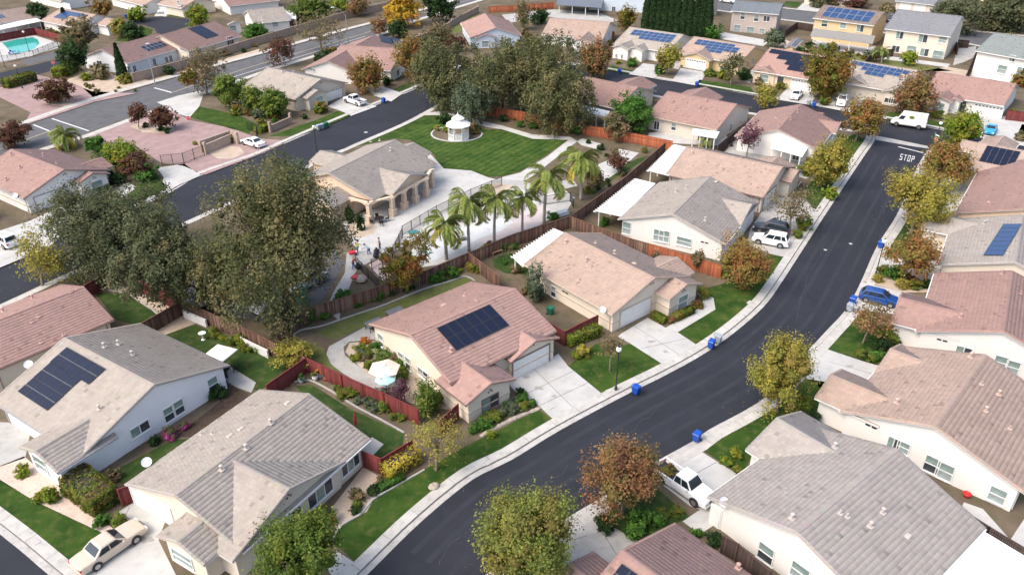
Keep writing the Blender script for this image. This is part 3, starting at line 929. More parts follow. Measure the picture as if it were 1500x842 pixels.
class House:
    def __init__(self, label, r0, r1, e, tile, wall, trim='white', w2=None, ze=2.75, pitch=0.33, L=None, band=False, fine=True, cat='house', name='house'):
        A, d, n, w, zr, LL = solve(r0, r1, e, ze, pitch)
        if L:
            LL = L
        self.A, self.d, self.n, self.zr, self.L, self.pitch, self.ze = A, d, n, zr, LL, pitch, ze
        self.rz = math.atan2(d.y, d.x)
        self.e = empty(name, (A.x, A.y, 0.0), self.rz, label, cat, 'houses of the estate' if name == 'house' else None)
        wl, wr = (w, w2 or w) if w > 0 else (w2 or -w, -w)
        self.b = [dict(o=Vector((0, 0)), u=Vector((1, 0)), L=LL, wl=wl, wr=wr, zr=zr)]
        self.tile, self.wallc, self.trim, self.band, self.fine = tile, wall, TRIM[trim], band, fine
        self.vents = []

    def loc(self, p):
        q = Vector((p[0], p[1])) - self.A
        return Vector((q.dot(self.d), q.dot(self.n)))

    def wing(self, peak, corner, mode='P', depth=None, ze=None, hw=None, ext=0.0):
        ze = ze or self.ze
        zp = ze + 1
        h = hw or 3
        ax = 0 if mode == 'P' else 1
        for _ in range(50):
            P = self.loc(at(*peak, zp))
            C = self.loc(at(*corner, ze))
            if hw is None:
                h = abs(C[ax] - P[ax])
            zp = zp * 0.5 + 0.5 * (ze + self.pitch * h)
        if mode == 'P':
            s = 1 if P.y > 0 else -1
            u = Vector((0, -s))
            yb = (self.zr - zp) / self.pitch
            Ln = max(1.0, abs(P.y) - yb + 0.4)
        else:
            s = 1 if P.x > self.L / 2 else -1
            u = Vector((-s, 0))
            Ln = depth or 6.0
        P = P - u * ext
        self.b.append(dict(o=P, u=u, L=Ln + ext, wl=h, wr=h, zr=zp))
        return self

    def raw(self, o, u, L, wl, wr, zr):
        self.b.append(dict(o=Vector(o), u=Vector(u), L=L, wl=wl, wr=wr, zr=zr))
        return self

    def height(self, i, X, Y):
        b = self.b[i]
        s = (X - b['o'].x) * b['u'].x + (Y - b['o'].y) * b['u'].y
        vx, vy = -b['u'].y, b['u'].x
        t = (X - b['o'].x) * vx + (Y - b['o'].y) * vy
        z = b['zr'] - self.pitch * np.abs(t)
        ok = (s > -0.02) & (s < b['L'] + 0.02) & (t < b['wl'] + 0.02) & (t > -b['wr'] - 0.02)
        return np.where(ok, z, -99.0)

    def build(self):
        Pm = self.pitch
        col = TILE[self.tile]
        base = plain('roof_underlay_' + self.tile, tuple(c * 0.75 for c in col), 0.9)
        wm = stucco(self.wallc, WALL[self.wallc])
        # walls
        mb = MB()
        for i, b in enumerate(self.b):
            u, v = b['u'], Vector((-b['u'].y, b['u'].x))
            ins = 0.38 + 0.003 * i
            s0, s1 = ins, b['L'] - (ins if i == 0 else 0.0)
            tl, tr = b['wl'] - 0.5, -(b['wr'] - 0.5)
            if b.get('ri'):          # porch: the wall stands back, its gable end stays above the arches
                for so in ((s0, s0 + 0.25),):
                    q = []
                    for s in so:
                        for t, z in ((tr, 2.95), (tr + b['ri'], 2.95), (tr + b['ri'], b['zr'] - Pm * abs(tr + b['ri']) - 0.14), (tr, b['zr'] - Pm * abs(tr) - 0.14)):
                            p = b['o'] + u * s + v * t
                            q.append((p.x, p.y, z))
                    mb.add(q, [(3, 2, 1, 0), (4, 5, 6, 7), (0, 1, 5, 4)])
                tr += b['ri']
            if b.get('si'):
                q = []
                for s in (s0, s0 + 0.25):
                    for t, z in ((tr, 2.95), (tl, 2.95), (tl, b['zr'] - Pm * abs(tl) - 0.14), (0, b['zr'] - 0.14), (tr, b['zr'] - Pm * abs(tr) - 0.14)):
                        p = b['o'] + u * s + v * t
                        q.append((p.x, p.y, z))
                mb.add(q, [(4, 3, 2, 1, 0), (5, 6, 7, 8, 9), (0, 1, 6, 5), (1, 6, 7, 2)[::-1], (0, 5, 9, 4)])
                s0 += b['si']
            vs = []
            for s in (s0, s1):
                for t, z in ((tr, 0), (tl, 0), (tl, b['zr'] - Pm * abs(tl) - 0.14), (0, b['zr'] - 0.14), (tr, b['zr'] - Pm * abs(tr) - 0.14)):
                    p = b['o'] + u * s + v * t
                    vs.append((p.x, p.y, z))
            mb.add(vs, [(0, 1, 2, 3, 4)[::-1], (5, 6, 7, 8, 9), (1, 6, 7, 2)[::-1], (0, 5, 9, 4)])
        w = mb.build('wall', wm, self.e)
        # stucco band
        if self.band:
            mb = MB()
            for i, b in enumerate(self.b):
                u, v = b['u'], Vector((-b['u'].y, b['u'].x))
                s0, s1 = 0.38 + 0.003 * i - 0.03, b['L'] - 0.38
                tl, tr = b['wl'] - 0.5 + 0.03, -(b['wr'] - 0.5) - 0.03
                ps = [b['o'] + u * s + v * t for s, t in ((s0, tr), (s1, tr), (s1, tl), (s0, tl))]
                for k in range(4):
                    if k == 1 and i > 0:
                        continue
                    a, c = ps[k], ps[(k + 1) % 4]
                    dd = c - a
                    m = (a + c) / 2
                    mb.box((m.x, m.y, 1.2 + 0.002 * i), (dd.length + 0.03, 0.06, 0.14), math.atan2(dd.y, dd.x))
            mb.build('stucco_band', TRIM['tan'], w)
        # roof deck with boxed eaves
        mb = MB()
        for i, b in enumerate(self.b):
            u, v = b['u'], Vector((-b['u'].y, b['u'].x))
            for sgn, wd in ((1, b['wl']), (-1, b['wr'])):
                q = []
                for s, t in ((0, 0), (b['L'], 0), (b['L'], wd), (0, wd)):
                    p = b['o'] + u * s + v * (t * sgn)
                    q.append((p.x, p.y, b['zr'] - Pm * t - 0.002 * i))
                vs = q + [(x, y, z - 0.17) for x, y, z in q]
                mb.add(vs, [(0, 1, 2, 3) if sgn > 0 else (3, 2, 1, 0)], 0)
                mb.add(vs, [(4, 5, 6, 7)[::-1], (2, 3, 7, 6), (3, 0, 4, 7)] + ([(1, 2, 6, 5)] if i == 0 else []), 1)
        roof = mb.build('roof', [base, self.trim], self.e)
        self.tiles(roof, col)
        # gutter along each eave
        mb = MB()
        for i, b in enumerate(self.b):
            u, v = b['u'], Vector((-b['u'].y, b['u'].x))
            for sgn, wd in ((1, b['wl']), (-1, b['wr'])):
                m = b['o'] + u * (b['L'] / 2) + v * ((wd + 0.05) * sgn)
                if i and any(self.height(j, np.array(m.x), np.array(m.y)) > 0 for j in range(len(self.b)) if j != i):
                    continue
                mb.box((m.x, m.y, b['zr'] - Pm * wd - 0.09), (b['L'], 0.1, 0.11), math.atan2(u.y, u.x))
        if mb.v:
            mb.build('gutter', self.trim, roof)
        self.roof = roof
        b = self.b[0]
        dm = shared(('dpipe', round(self.ze, 1), self.trim.name), lambda: MB().tube([(0, 0, 0.15), (0, 0, self.ze - 0.35), (0.0, -0.38, self.ze - 0.12)], 0.045, 6).mesh('downpipe', self.trim))
        for x, y, rz in ((0.75, b['wl'] - 0.44, math.pi), (b['L'] - 0.75, b['wl'] - 0.44, math.pi), (0.75, -b['wr'] + 0.44, 0), (b['L'] - 0.75, -b['wr'] + 0.44, 0)):
            if all(self.height(jn, np.array(x), np.array(y)) < 0 for jn in range(1, len(self.b))) and not b.get('ri'):
                link('downpipe', dm, self.e, (x, y, 0), rz)
        return self

    def tiles(self, roof, col):
        Pm = self.pitch
        tw, ex = (0.345, 0.37) if self.fine else (0.6, 0.62)
        V, T = [], []
        rs = NP
        for i, b in enumerate(self.b):
            u, v = b['u'], Vector((-b['u'].y, b['u'].x))
            for sgn, wd in ((1, b['wl']), (-1, b['wr'])):
                nc = int(wd / ex) + 1
                nt_ = int(b['L'] / tw) + 2
                j, k = np.meshgrid(np.arange(nc), np.arange(nt_), indexing='ij')
                j, k = j.ravel(), k.ravel()
                tl = wd - j * ex
                s0 = k * tw - (j % 2) * tw * 0.5
                s0 = np.clip(s0, 0.0, b['L'])
                s1 = np.clip(k * tw - (j % 2) * tw * 0.5 + tw - 0.022, 0.0, b['L'])
                tu = np.maximum(tl - ex - 0.02, 0.0)
                sm, tm = (s0 + s1) / 2, (tl + tu) / 2
                X = b['o'].x + u.x * sm + v.x * tm * sgn
                Y = b['o'].y + u.y * sm + v.y * tm * sgn
                Z = b['zr'] - Pm * tm
                keep = (s1 - s0 > 0.03) & (tl > 0.05)
                for jn in range(len(self.b)):
                    if jn != i:
                        keep &= Z > self.height(jn, X, Y) - 0.02
                s0, s1, tl, tu = s0[keep], s1[keep], tl[keep], tu[keep]
                n = len(s0)
                th = 0.036 + rs.rand(n) * 0.016
                lift = rs.rand(n) * 0.006
                pts = []
                for s, t, dz in ((s0, tl, th), (s1, tl, th), (s1, tu, 0.006 + lift), (s0, tu, 0.006 + lift), (s0, tl, np.full(n, -0.02)), (s1, tl, np.full(n, -0.02))):
                    pts.append(np.stack([b['o'].x + u.x * s + v.x * t * sgn, b['o'].y + u.y * s + v.y * t * sgn, b['zr'] - Pm * t + dz + 0.002], 1))
                P6 = np.stack(pts, 1)
                if sgn > 0:
                    P6 = P6[:, [1, 0, 3, 2, 5, 4]]
                V.append(P6.reshape(-1, 3))
                tint = np.array(col)[None, :] * (1 + (rs.rand(n, 1) - 0.5) * 0.16)
                odd = rs.rand(n) < 0.025
                tint[odd] *= 0.72
                tint += (rs.rand(n, 3) - 0.5) * 0.012
                T.append(np.repeat(tint, 6, axis=0))
        V6 = np.concatenate(V)
        T6 = np.concatenate(T)
        n = len(V6) // 6
        base = np.arange(n)[:, None] * 6
        Q = np.concatenate([base + np.array([[0, 1, 2, 3]]), base + np.array([[4, 5, 1, 0]])])
        # ridge and rake cap tiles
        cv, cq, ct = [], [], []
        off = len(V6)
        for i, b in enumerate(self.b):
            u, v = b['u'], Vector((-b['u'].y, b['u'].x))
            runs = [('ridge', 0, b['L'], 0, 0)]
            step = 0.38 if self.fine else 0.8
            for kk in range(int(b['L'] / step) + 1):
                a0, a1 = kk * step, min(kk * step + step - 0.015, b['L'])
                if a1 - a0 < 0.05:
                    continue
                mid = b['o'] + u * ((a0 + a1) / 2)
                if any(self.height(jn, np.array(mid.x), np.array(mid.y)) > b['zr'] + 0.02 for jn in range(len(self.b)) if jn != i):
                    continue
                ps = []
                for s, up in ((a0, 0.10), (a1, 0.085)):
                    for t in (-0.16, 0, 0.16):
                        p = b['o'] + u * s + v * t
                        ps.append((p.x, p.y, b['zr'] + up - abs(t) * Pm * 1.25))
                o = off + len(cv)
                cv += ps
                c = [x * (0.93 + 0.14 * rs.rand()) for x in col]
                ct += [c] * 6
                cq += [(o, o + 3, o + 4, o + 1), (o + 1, o + 4, o + 5, o + 2)]
            ends = [0.0] + ([b['L']] if i == 0 else [])
            for se in ends:
                for sgn, wd in ((1, b['wl']), (-1, b['wr'])):
                    for kk in range(int(wd / step) + 1):
                        t0, t1 = kk * step, min(kk * step + step - 0.015, wd)
                        if t1 - t0 < 0.05:
                            continue
                        mid = b['o'] + u * se + v * ((t0 + t1) / 2 * sgn)
                        if any(self.height(jn, np.array(mid.x), np.array(mid.y)) > b['zr'] - Pm * t0 + 0.02 for jn in range(len(self.b)) if jn != i):
                            continue
                        inn = 0.17 if se == 0 else -0.17
                        ps = []
                        for t, up in ((t0, 0.075), (t1, 0.09)):
                            for s, dz in ((se + inn, -0.02), (se - inn * 0.2, 0.0), (se - inn * 0.2, -0.17)):
                                p = b['o'] + u * s + v * (t * sgn)
                                ps.append((p.x, p.y, b['zr'] - Pm * t + up + dz))
                        o = off + len(cv)
                        cv += ps
                        c = [x * (0.93 + 0.14 * rs.rand()) for x in col]
                        ct += [c] * 6
                        cq += [(o, o + 1, o + 4, o + 3), (o + 1, o + 2, o + 5, o + 4)]
        if cv:
            V6 = np.concatenate([V6, np.array(cv)])
            T6 = np.concatenate([T6, np.array(ct)])
            Q = np.concatenate([Q, np.array(cq)])
        link('roof_tiles', np_mesh('roof_tiles', V6, Q, TILEM, T6), roof, kind='stuff')

    # -------------------------------------------------- things on the walls
    def wall_frame(self, bi, side):
        b = self.b[bi]
        u, v = b['u'], Vector((-b['u'].y, b['u'].x))
        ins = 0.38 + 0.003 * bi
        if side == 'e0':
            p, n = b['o'] + u * ins, -u
        elif side == 'e1':
            p, n = b['o'] + u * (b['L'] - ins), u
        elif side == 'l':
            p, n = b['o'] + v * (b['wl'] - 0.5), v
        else:
            p, n = b['o'] - v * (b['wr'] - 0.5 - b.get('ri', 0)), -v
        return p, n

    def on_wall(self, bi, side, px, z=None):
        p, n = self.wall_frame(bi, side)
        pw = self.A + self.d * p.x + self.n * p.y
        nw = self.d * n.x + self.n * n.y
        h = hit_plane(px[0], px[1], (pw.x, pw.y, 0), (nw.x, nw.y, 0))
        l = self.loc(h)
        return (l.x, l.y, h[2] if z is None else z), math.atan2(n.y, n.x) + math.pi / 2

    def window(self, bi, side, px, w=0.95, h=1.35, style='dh', z=None, frame=None):
        (x, y, zz), rz = self.on_wall(bi, side, px, z)
        fm = frame or WHITE
        w, h = round(w * 1.15, 3), round(h * 1.15, 3)

        def mk():
            mb = MB()
            f = 0.08
            for cx, cz, sx, sz in ((0, h / 2 - f / 2, w, f), (0, -h / 2 + f / 2, w, f), (-w / 2 + f / 2, 0, f, h - 2 * f), (w / 2 - f / 2, 0, f, h - 2 * f)):
                mb.box((cx, -0.035, cz), (sx, 0.09, sz))
            if style in ('dh', 'pale'):
                mb.box((0, -0.045, 0), (w - 2 * f, 0.06, 0.06))
            else:
                k = 3 if w > 2.2 else 2
                for q in range(1, k):
                    mb.box((-w / 2 + q * w / k, -0.045, 0), (0.07, 0.06, h - 2 * f))
            mb.box((0, -0.06, -h / 2 - 0.03), (w + 0.12, 0.14, 0.05))
            return mb.mesh('window', fm)
        o = link('window', shared(('win', w, h, style, fm.name), mk), self.e, (x, y, zz), rz)
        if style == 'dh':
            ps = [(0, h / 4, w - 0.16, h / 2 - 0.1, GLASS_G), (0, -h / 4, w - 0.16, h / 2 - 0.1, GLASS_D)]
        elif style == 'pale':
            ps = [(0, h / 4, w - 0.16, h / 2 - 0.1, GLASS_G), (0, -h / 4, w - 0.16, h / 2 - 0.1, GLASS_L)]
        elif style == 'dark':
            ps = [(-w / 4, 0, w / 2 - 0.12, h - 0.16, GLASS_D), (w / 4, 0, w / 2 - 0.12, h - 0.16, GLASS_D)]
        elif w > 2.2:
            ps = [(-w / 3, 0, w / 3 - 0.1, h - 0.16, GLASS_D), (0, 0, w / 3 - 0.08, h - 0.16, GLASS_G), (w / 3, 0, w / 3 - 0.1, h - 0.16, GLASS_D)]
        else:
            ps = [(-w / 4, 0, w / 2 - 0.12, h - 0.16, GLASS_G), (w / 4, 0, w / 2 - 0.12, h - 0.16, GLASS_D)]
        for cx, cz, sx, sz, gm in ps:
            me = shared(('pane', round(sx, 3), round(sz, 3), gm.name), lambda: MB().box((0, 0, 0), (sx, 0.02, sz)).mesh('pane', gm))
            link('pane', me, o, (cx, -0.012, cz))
        return self

    def vent_slot(self, bi, side, px):
        (x, y, zz), rz = self.on_wall(bi, side, px)
        for k in (-0.28, 0.28):
            me = shared('slot', lambda: MB().box((0, -0.02, 0), (0.42, 0.05, 0.16)).mesh('wall_vent', DARKM))
            link('wall_vent', me, self.e, (x + k * math.cos(rz), y + k * math.sin(rz), zz), rz)
        return self

    def garage(self, bi, side, px, w=4.88, h=2.15, win=False, trim=None):
        (x, y, zz), rz = self.on_wall(bi, side, px)
        tr = trim or self.trim

        def mk():
            mb = MB()
            mb.box((0, -0.03, h + 0.07), (w + 0.28, 0.1, 0.14))
            for s in (-1, 1):
                mb.box((s * (w / 2 + 0.07), -0.03, h / 2), (0.14, 0.1, h))
            return mb.mesh('garage_door', tr)
        o = link('garage_door', shared(('gar', w, h, tr.name), mk), self.e, (x, y, 0.12), rz)

        def sec():
            mb = MB()
            sh = h / 4 - 0.025
            mb.box((0, 0, 0), (w, 0.05, sh))
            for k in range(8):
                mb.box((-w / 2 + (k + 0.5) * w / 8, -0.03, 0), (w / 8 - 0.14, 0.02, sh - 0.14))
            return mb.mesh('door_section', WHITE)
        me = shared(('sec', w, h), sec)
        for k in range(4):
            link('door_section', me, o, (0, -0.01, (k + 0.5) * h / 4))
        if win:
            def wl():
                mb = MB()
                for k in range(8):
                    cx = -w / 2 + (k + 0.5) * w / 8
                    mb.box((cx, -0.05, 0.02), (0.36, 0.02, 0.16))
                    mb.box((cx, -0.05, 0.12), (0.22, 0.02, 0.06))
                return mb.mesh('door_window', GLASS_D)
            link('door_window', shared(('secw', w), wl), o, (0, -0.02, 3.5 * h / 4), kind='stuff')
        return self

    def door(self, bi, side, px, w=1.0, h=2.1, mat=None):
        (x, y, zz), rz = self.on_wall(bi, side, px)
        o = link('door', shared(('door', w, h), lambda: MB().box((0, -0.02, h / 2), (w + 0.2, 0.1, h + 0.1)).mesh('door', WHITE)), self.e, (x, y, 0.1), rz)
        link('door_leaf', shared(('leaf', w, h, (mat or GLASS_D).name), lambda: MB().box((0, -0.05, h / 2), (w, 0.08, h - 0.05)).mesh('door_leaf', mat or GLASS_D)), o, (0, -0.02, 0))
        return self

    def lights(self, bi, side, px):
        """the small cluster of gable vents near the peak"""
        (x, y, zz), rz = self.on_wall(bi, side, px)

        def mk():
            mb = MB()
            for cx, cz in ((-0.2, 0), (0.2, 0), (0, 0.22)):
                mb.tube([(cx, -0.05, cz), (cx, 0.02, cz)], 0.1, 8)
            return mb.mesh('gable_vent', TRIM['brown'])
        link('gable_vent', shared('gv', mk), self.e, (x, y, zz), rz)
        return self

    # -------------------------------------------------- things on the roof
    def slope(self, bi, side):
        b = self.b[bi]
        v = Vector((-b['u'].y, b['u'].x)) * (1 if side == 'l' else -1)
        nl = Vector((v.x * self.pitch, v.y * self.pitch, 1)).normalized()
        nw = self.d * nl.x + self.n * nl.y
        pw = self.A + self.d * b['o'].x + self.n * b['o'].y
        return (pw.x, pw.y, b['zr']), (nw.x, nw.y, nl.z), nl

    def on_roof(self, bi, side, px, lift=0.05):
        p, n, nl = self.slope(bi, side)
        h = hit_plane(px[0], px[1], (p[0], p[1], p[2] + lift), n)
        l = self.loc(h)
        return Vector((l.x, l.y, h[2]))

    def vent(self, bi, side, px, kind='pipe'):
        p = self.on_roof(bi, side, px)
        c = TILE[self.tile]
        m = plain('vent_' + self.tile, tuple(min(0.8, x * 1.2) for x in c), 0.7)

        def mk():
            mb = MB()
            if kind == 'pipe':
                mb.box((0, 0, 0.02), (0.5, 0.5, 0.06))
                mb.tube([(0, 0, 0), (0, 0, 0.42)], 0.07, 8)
                mb.lathe([(0.12, 0.40), (0.12, 0.47), (0.03, 0.52)], 8)
            elif kind == 'stack':
                mb.box((0, 0, 0.03), (0.6, 0.6, 0.08))
                mb.tube([(0, 0, 0), (0, 0, 0.62)], 0.13, 8)
                mb.lathe([(0.22, 0.58), (0.22, 0.68), (0.05, 0.78)], 10)
            else:
                mb.box((0, 0, 0.07), (0.75, 0.55, 0.16), taper=0.75)
            return mb.mesh('roof_vent', m)
        link('roof_vent', shared(('vent', kind, m.name), mk), self.roof, tuple(p)).scale = (0.75, 0.75, 0.72)
        return self

    def solar(self, bi, side, quad, nx, ny, mat=None, frame=None, skip=(), gap=0.02, grow=1.0):
        mat = mat or SOLAR_D
        fr = frame or SOLAR_F
        c = [self.on_roof(bi, side, q, 0.14) for q in quad]      # TL TR BR BL
        ax = ((c[1] - c[0]) + (c[2] - c[3])) / 2
        ay = ((c[3] - c[0]) + (c[2] - c[1])) / 2
        ctr = sum(c, Vector()) / 4
        X = ax.normalized()
        nz = ax.cross(ay).normalized()
        Y = nz.cross(X).normalized()
        W, H = ax.length, ay.dot(Y)
        pw, ph = W / nx, abs(H) / ny
        M = Matrix((X, Y, nz)).transposed().to_4x4()
        up = 1 if nz.z > 0 else -1

        def mk():
            mb = MB()
            a, b_ = pw / 2 - gap, ph / 2 - gap
            mb.box((0, 0, 0), (2 * a, 2 * b_, 0.05), mi=0)
            z = 0.027 * up
            mb.add([(-a + 0.04, -b_ + 0.04, z), (a - 0.04, -b_ + 0.04, z), (a - 0.04, b_ - 0.04, z), (-a + 0.04, b_ - 0.04, z)], [(0, 1, 2, 3)], 1)
            return mb.mesh('solar_panel', [fr, mat])
        me = mk()
        arr = link('solar_array', MB().box((0, 0, -0.06 * up), (W - 0.3, abs(H) - 0.3, 0.03)).mesh('rack', GALV) if not skip else MB().box((0, 0, -0.06 * up), (W * 0.3, 0.05, 0.03)).mesh('rack', GALV), self.e)
        M.translation = ctr
        if grow != 1.0:
            ph *= grow
            H *= grow
            me = mk()
        arr.matrix_local = M
        for i in range(nx):
            for j in range(ny):
                if (i, j) in skip:
                    continue
                yy = (-abs(H) / 2 + (j + 0.5) * ph) * (1 if H > 0 else -1)
                link('solar_panel', me, arr, (-W / 2 + (i + 0.5) * pw, yy, 0))
        return self

    def dish(self, px, z=3.2, r=0.42, bi=0):
        a = self.loc(at(px[0], px[1], z))

        def mk():
            mb = MB()
            mb.lathe([(0.02, 0.0), (r * 0.5, 0.03), (r, 0.12), (r, 0.14), (r * 0.5, 0.055), (0.0, 0.02)], 16)
            vs = [tuple(Matrix.Rotation(R(35), 3, 'X') @ Vector(v)) for v in mb.v]
            mb.v = vs
            mb.tube([(0, 0, 0), (0, 0.15, -0.55)], 0.04, 6)
            mb.tube([(0, 0, 0.0), (0, -0.5, 0.28)], 0.02, 5)
            return mb.mesh('satellite_dish', plain('dish_grey', (0.62, 0.64, 0.66), 0.4))
        link('satellite_dish', shared(('dish', r), mk), self.e, (a.x, a.y, z), R(20) - self.rz)
        return self

    def patio(self, quad, z=2.7, zi=None, posts=((3,), (2,)), teeth=False, mat=None):
        """cover: quad = house-left, house-right, outer-right, outer-left in the picture"""
        zz = [zi or z, zi or z, z, z]
        c = []
        for q, h in zip(quad, zz):
            l = self.loc(at(q[0], q[1], h))
            c.append(Vector((l.x, l.y, h)))
        m = mat or WHITE
        mb = MB()
        nn = (c[1] - c[0]).cross(c[3] - c[0])
        q = c if nn.z > 0 else [c[0], c[3], c[2], c[1]]
        mb.quadbox(q, 0.07)
        n = max(4, int((c[1] - c[0]).length / 0.6))
        for k in range(n + 1):          # pressed ribs running out from the house
            a = c[0].lerp(c[1], k / n)
            b = c[3].lerp(c[2], k / n)
            e = (b - a).normalized()
            b2 = b + e * (0.35 if teeth else 0.0)
            mb.tube([a + Vector((0, 0, 0.012)), b + Vector((0, 0, 0.012))], 0.03, 4)
            if teeth:
                mb.box(((b + e * 0.15).x, (b + e * 0.15).y, b.z - 0.12), (0.4, 0.09, 0.16), math.atan2(e.y, e.x))
        pc = mb.build('patio_cover', m, self.e)
        ins = [c[3].lerp(c[2], t) for t in (0.04, 0.35, 0.66, 0.96)]
        ctr = (c[0] + c[1]) / 2
        for p in ins:
            p = p.lerp(ctr, 0.05)
            link('post', shared(('post', round(z, 2)), lambda: MB().box((0, 0, z / 2 - 0.03), (0.16, 0.16, z - 0.1)).mesh('post', WHITE)), pc, (p.x, p.y, 0.0))
        return self
# ------------------------------------------------------------------ the houses, nearest first
h = House('pink tiled bungalow with one dark solar array, beside the curved concrete garden path', (599.7, 491), (755, 423), (544, 473), 'pink', 'cream', 'brown', band=True, w2=6.5)
h.wing((719.9, 561.3), (685, 595)).wing((783.3, 497.9), (819.6, 494.5), ext=0.2).build()
h.garage(2, 'e0', (778, 533)).window(1, 'e0', (718, 589), 1.8, 1.35, 'sl', frame=TRIM['brown']).window(0, 'e0', (558, 498), 0.9, 1.4).window(0, 'e0', (588, 525), 0.85, 1.35).window(0, 'e0', (598, 532), 0.85, 1.35)
h.window(0, 'e0', (620, 547), 1.6, 0.9, 'sl').lights(2, 'e0', (779.5, 506)).lights(1, 'e0', (718, 573)).vent_slot(0, 'e0', (641, 560))
h.solar(0, 'r', [(639.9, 479.7), (717.6, 445.7), (746, 476), (668, 514)], 6, 2)
for p, k, s in (((661, 515), 'stack', 'r'), ((681, 433), 'pipe', 'l'), ((650, 447), 'box', 'l'), ((698, 440), 'pipe', 'l')):
    h.vent(0, s, p, k)
H_PINK = h

h = House('cream stucco bungalow with plain tan roof between two driveways, opposite the yellow tree', (827, 341), (959.7, 407.4), (901.8, 463.5), 'tan', 'cream', 'tan', band=True)
h.wing((1006.9, 416.7), (982, 439.5), 'A', depth=7).wing((992.7, 377), (1017.6, 400), 'P').build()
h.garage(0, 'e1', (929, 476)).window(1, 'e0', (1000, 442), 1.5, 1.6, 'pale').window(0, 'r', (811, 427), 0.8, 1.3).vent_slot(0, 'r', (828, 428)).lights(0, 'e1', (955, 415)).lights(1, 'e0', (1001.5, 426))
h.patio([(828, 342), (766, 391), (750, 376), (812, 335)], 2.6, teeth=True).dish((882, 454), 3.0)
for p, k, s in (((829, 356), 'stack', 'r'), ((859, 382), 'stack', 'r'), ((900, 372), 'stack', 'l'), ((866, 391), 'pipe', 'r'), ((848, 411), 'pipe', 'r'), ((929, 386), 'box', 'l'), ((872, 356), 'pipe', 'l')):
    h.vent(0, s, p, k)

h = House('grey tiled bungalow with white gable wall and white patio cover, behind the orange-red fence', (985, 314), (1040, 259), (910, 317), 'grey', 'white', 'white', w2=7.3)
h.wing((1101.7, 300), (1087, 332), 'P').build()
h.window(0, 'e0', (918, 334), 1.1, 1.6, 'pale').window(0, 'e0', (965, 345), 1.3, 1.5, 'pale').window(0, 'e0', (1002, 354), 1.8, 1.1, 'pale').window(0, 'e0', (973, 346), 1.3, 1.5, 'pale').vent_slot(0, 'e0', (1032, 355))
h.patio([(960, 269), (910, 317), (872.5, 309), (931, 262)], 2.65, zi=2.75, teeth=True).garage(1, 'e0', (1094, 335))
for p, k, s in (((990, 281), 'stack', 'l'), ((1005, 276), 'stack', 'l'), ((959, 290), 'pipe', 'l'), ((1049, 266), 'box', 'r'), ((1033, 323), 'stack', 'r')):
    h.vent(0, s, p, k)

h = House('tan roofed bungalow with white patio cover at its far end, behind the grey tiled one', (1006, 215), (1147, 245), (980, 257), 'tan', 'beige', 'brown')
h.wing((1170, 250), (1160, 268), 'A', depth=7).wing((1140, 229), (1162, 246), 'P').build()
h.patio([(1006, 216), (980, 257.5), (950, 250), (988, 212)], 2.65, zi=2.8, teeth=True).garage(0, 'e1', (1128, 282)).window(1, 'e0', (1170, 275), 1.4, 1.3, 'pale')
for p, k in (((1014, 225), 'stack'), ((1058, 249), 'stack'), ((1085, 233), 'pipe'), ((1104, 240), 'box')):
    h.vent(0, 'r', p, k)

h = House('rose tiled bungalow with white gable wall and patio awning, behind the bare purple tree', (1140, 190), (1173, 153), (1098, 178), 'rose', 'white', 'white')
h.wing((1232, 180), (1226, 196), 'P').wing((1206, 166), (1225, 176), 'P').build()
h.patio([(1131, 206), (1186, 213), (1175, 230), (1129, 217)], 2.5, zi=2.7)
h.window(0, 'e0', (1166, 229), 1.0, 1.2, 'dark')
for p, k, s in (((1137, 173), 'box', 'l'), ((1168, 165), 'stack', 'r'), ((1158, 176), 'stack', 'r')):
    h.vent(0, s, p, k)

h = House('rose tiled bungalow with beige back wall, across the street from the yellow house', (978, 134), (1080, 153), (1056, 192), 'rose', 'beige', 'tan')
h.wing((1034, 128), (1055, 145), 'P').build()
h.patio([(1015, 188), (1054, 193), (1049, 203), (1013, 197)], 2.4, zi=2.55).window(0, 'r', (987, 186), 0.9, 1.2, 'dh').window(0, 'e1', (1070, 187), 1.0, 1.4, 'dark').window(0, 'r', (1030, 201), 1.8, 1.9, 'dark').window(0, 'r', (962, 184), 1.0, 1.4, 'dark')
for p, k in (((986, 150), 'stack'), ((1025, 159), 'stack'), ((1035, 149), 'stack'), ((996, 162), 'box'), ((985, 165), 'box'), ((1005, 179), 'box')):
    h.vent(0, 'r', p, k)

h = House('rose tiled bungalow half hidden behind the big olive tree, next to the round green tree', (835, 108), (935, 128), (905, 160), 'rose', 'beige', 'white')
h.wing((940, 112), (960, 126), 'P').build()
h.patio([(850, 153), (893, 163), (889, 171), (846, 162)], 2.5, zi=2.6)

# right-hand column
h = House('sandy pink tiled bungalow with a square dark solar array, nearest the stop sign', (1434, 208), (1540, 229), (1422, 250), 'sand', 'beige', 'white')
h.wing((1410, 205), (1408, 221), 'A', depth=4).wing((1470, 199), (1489, 216), 'P').build()
h.solar(0, 'r', [(1444, 212.7), (1492.7, 222), (1486, 246), (1436, 236)], 5, 2)

h = House('rose tiled bungalow with a peach side wall, right of the yellow-green tree', (1532, 305), (1556, 230), (1400, 310), 'rose', 'peach', 'white', w2=7.3)
h.build().vent(0, 'l', (1448, 296), 'box').vent(0, 'l', (1490, 275), 'pipe')

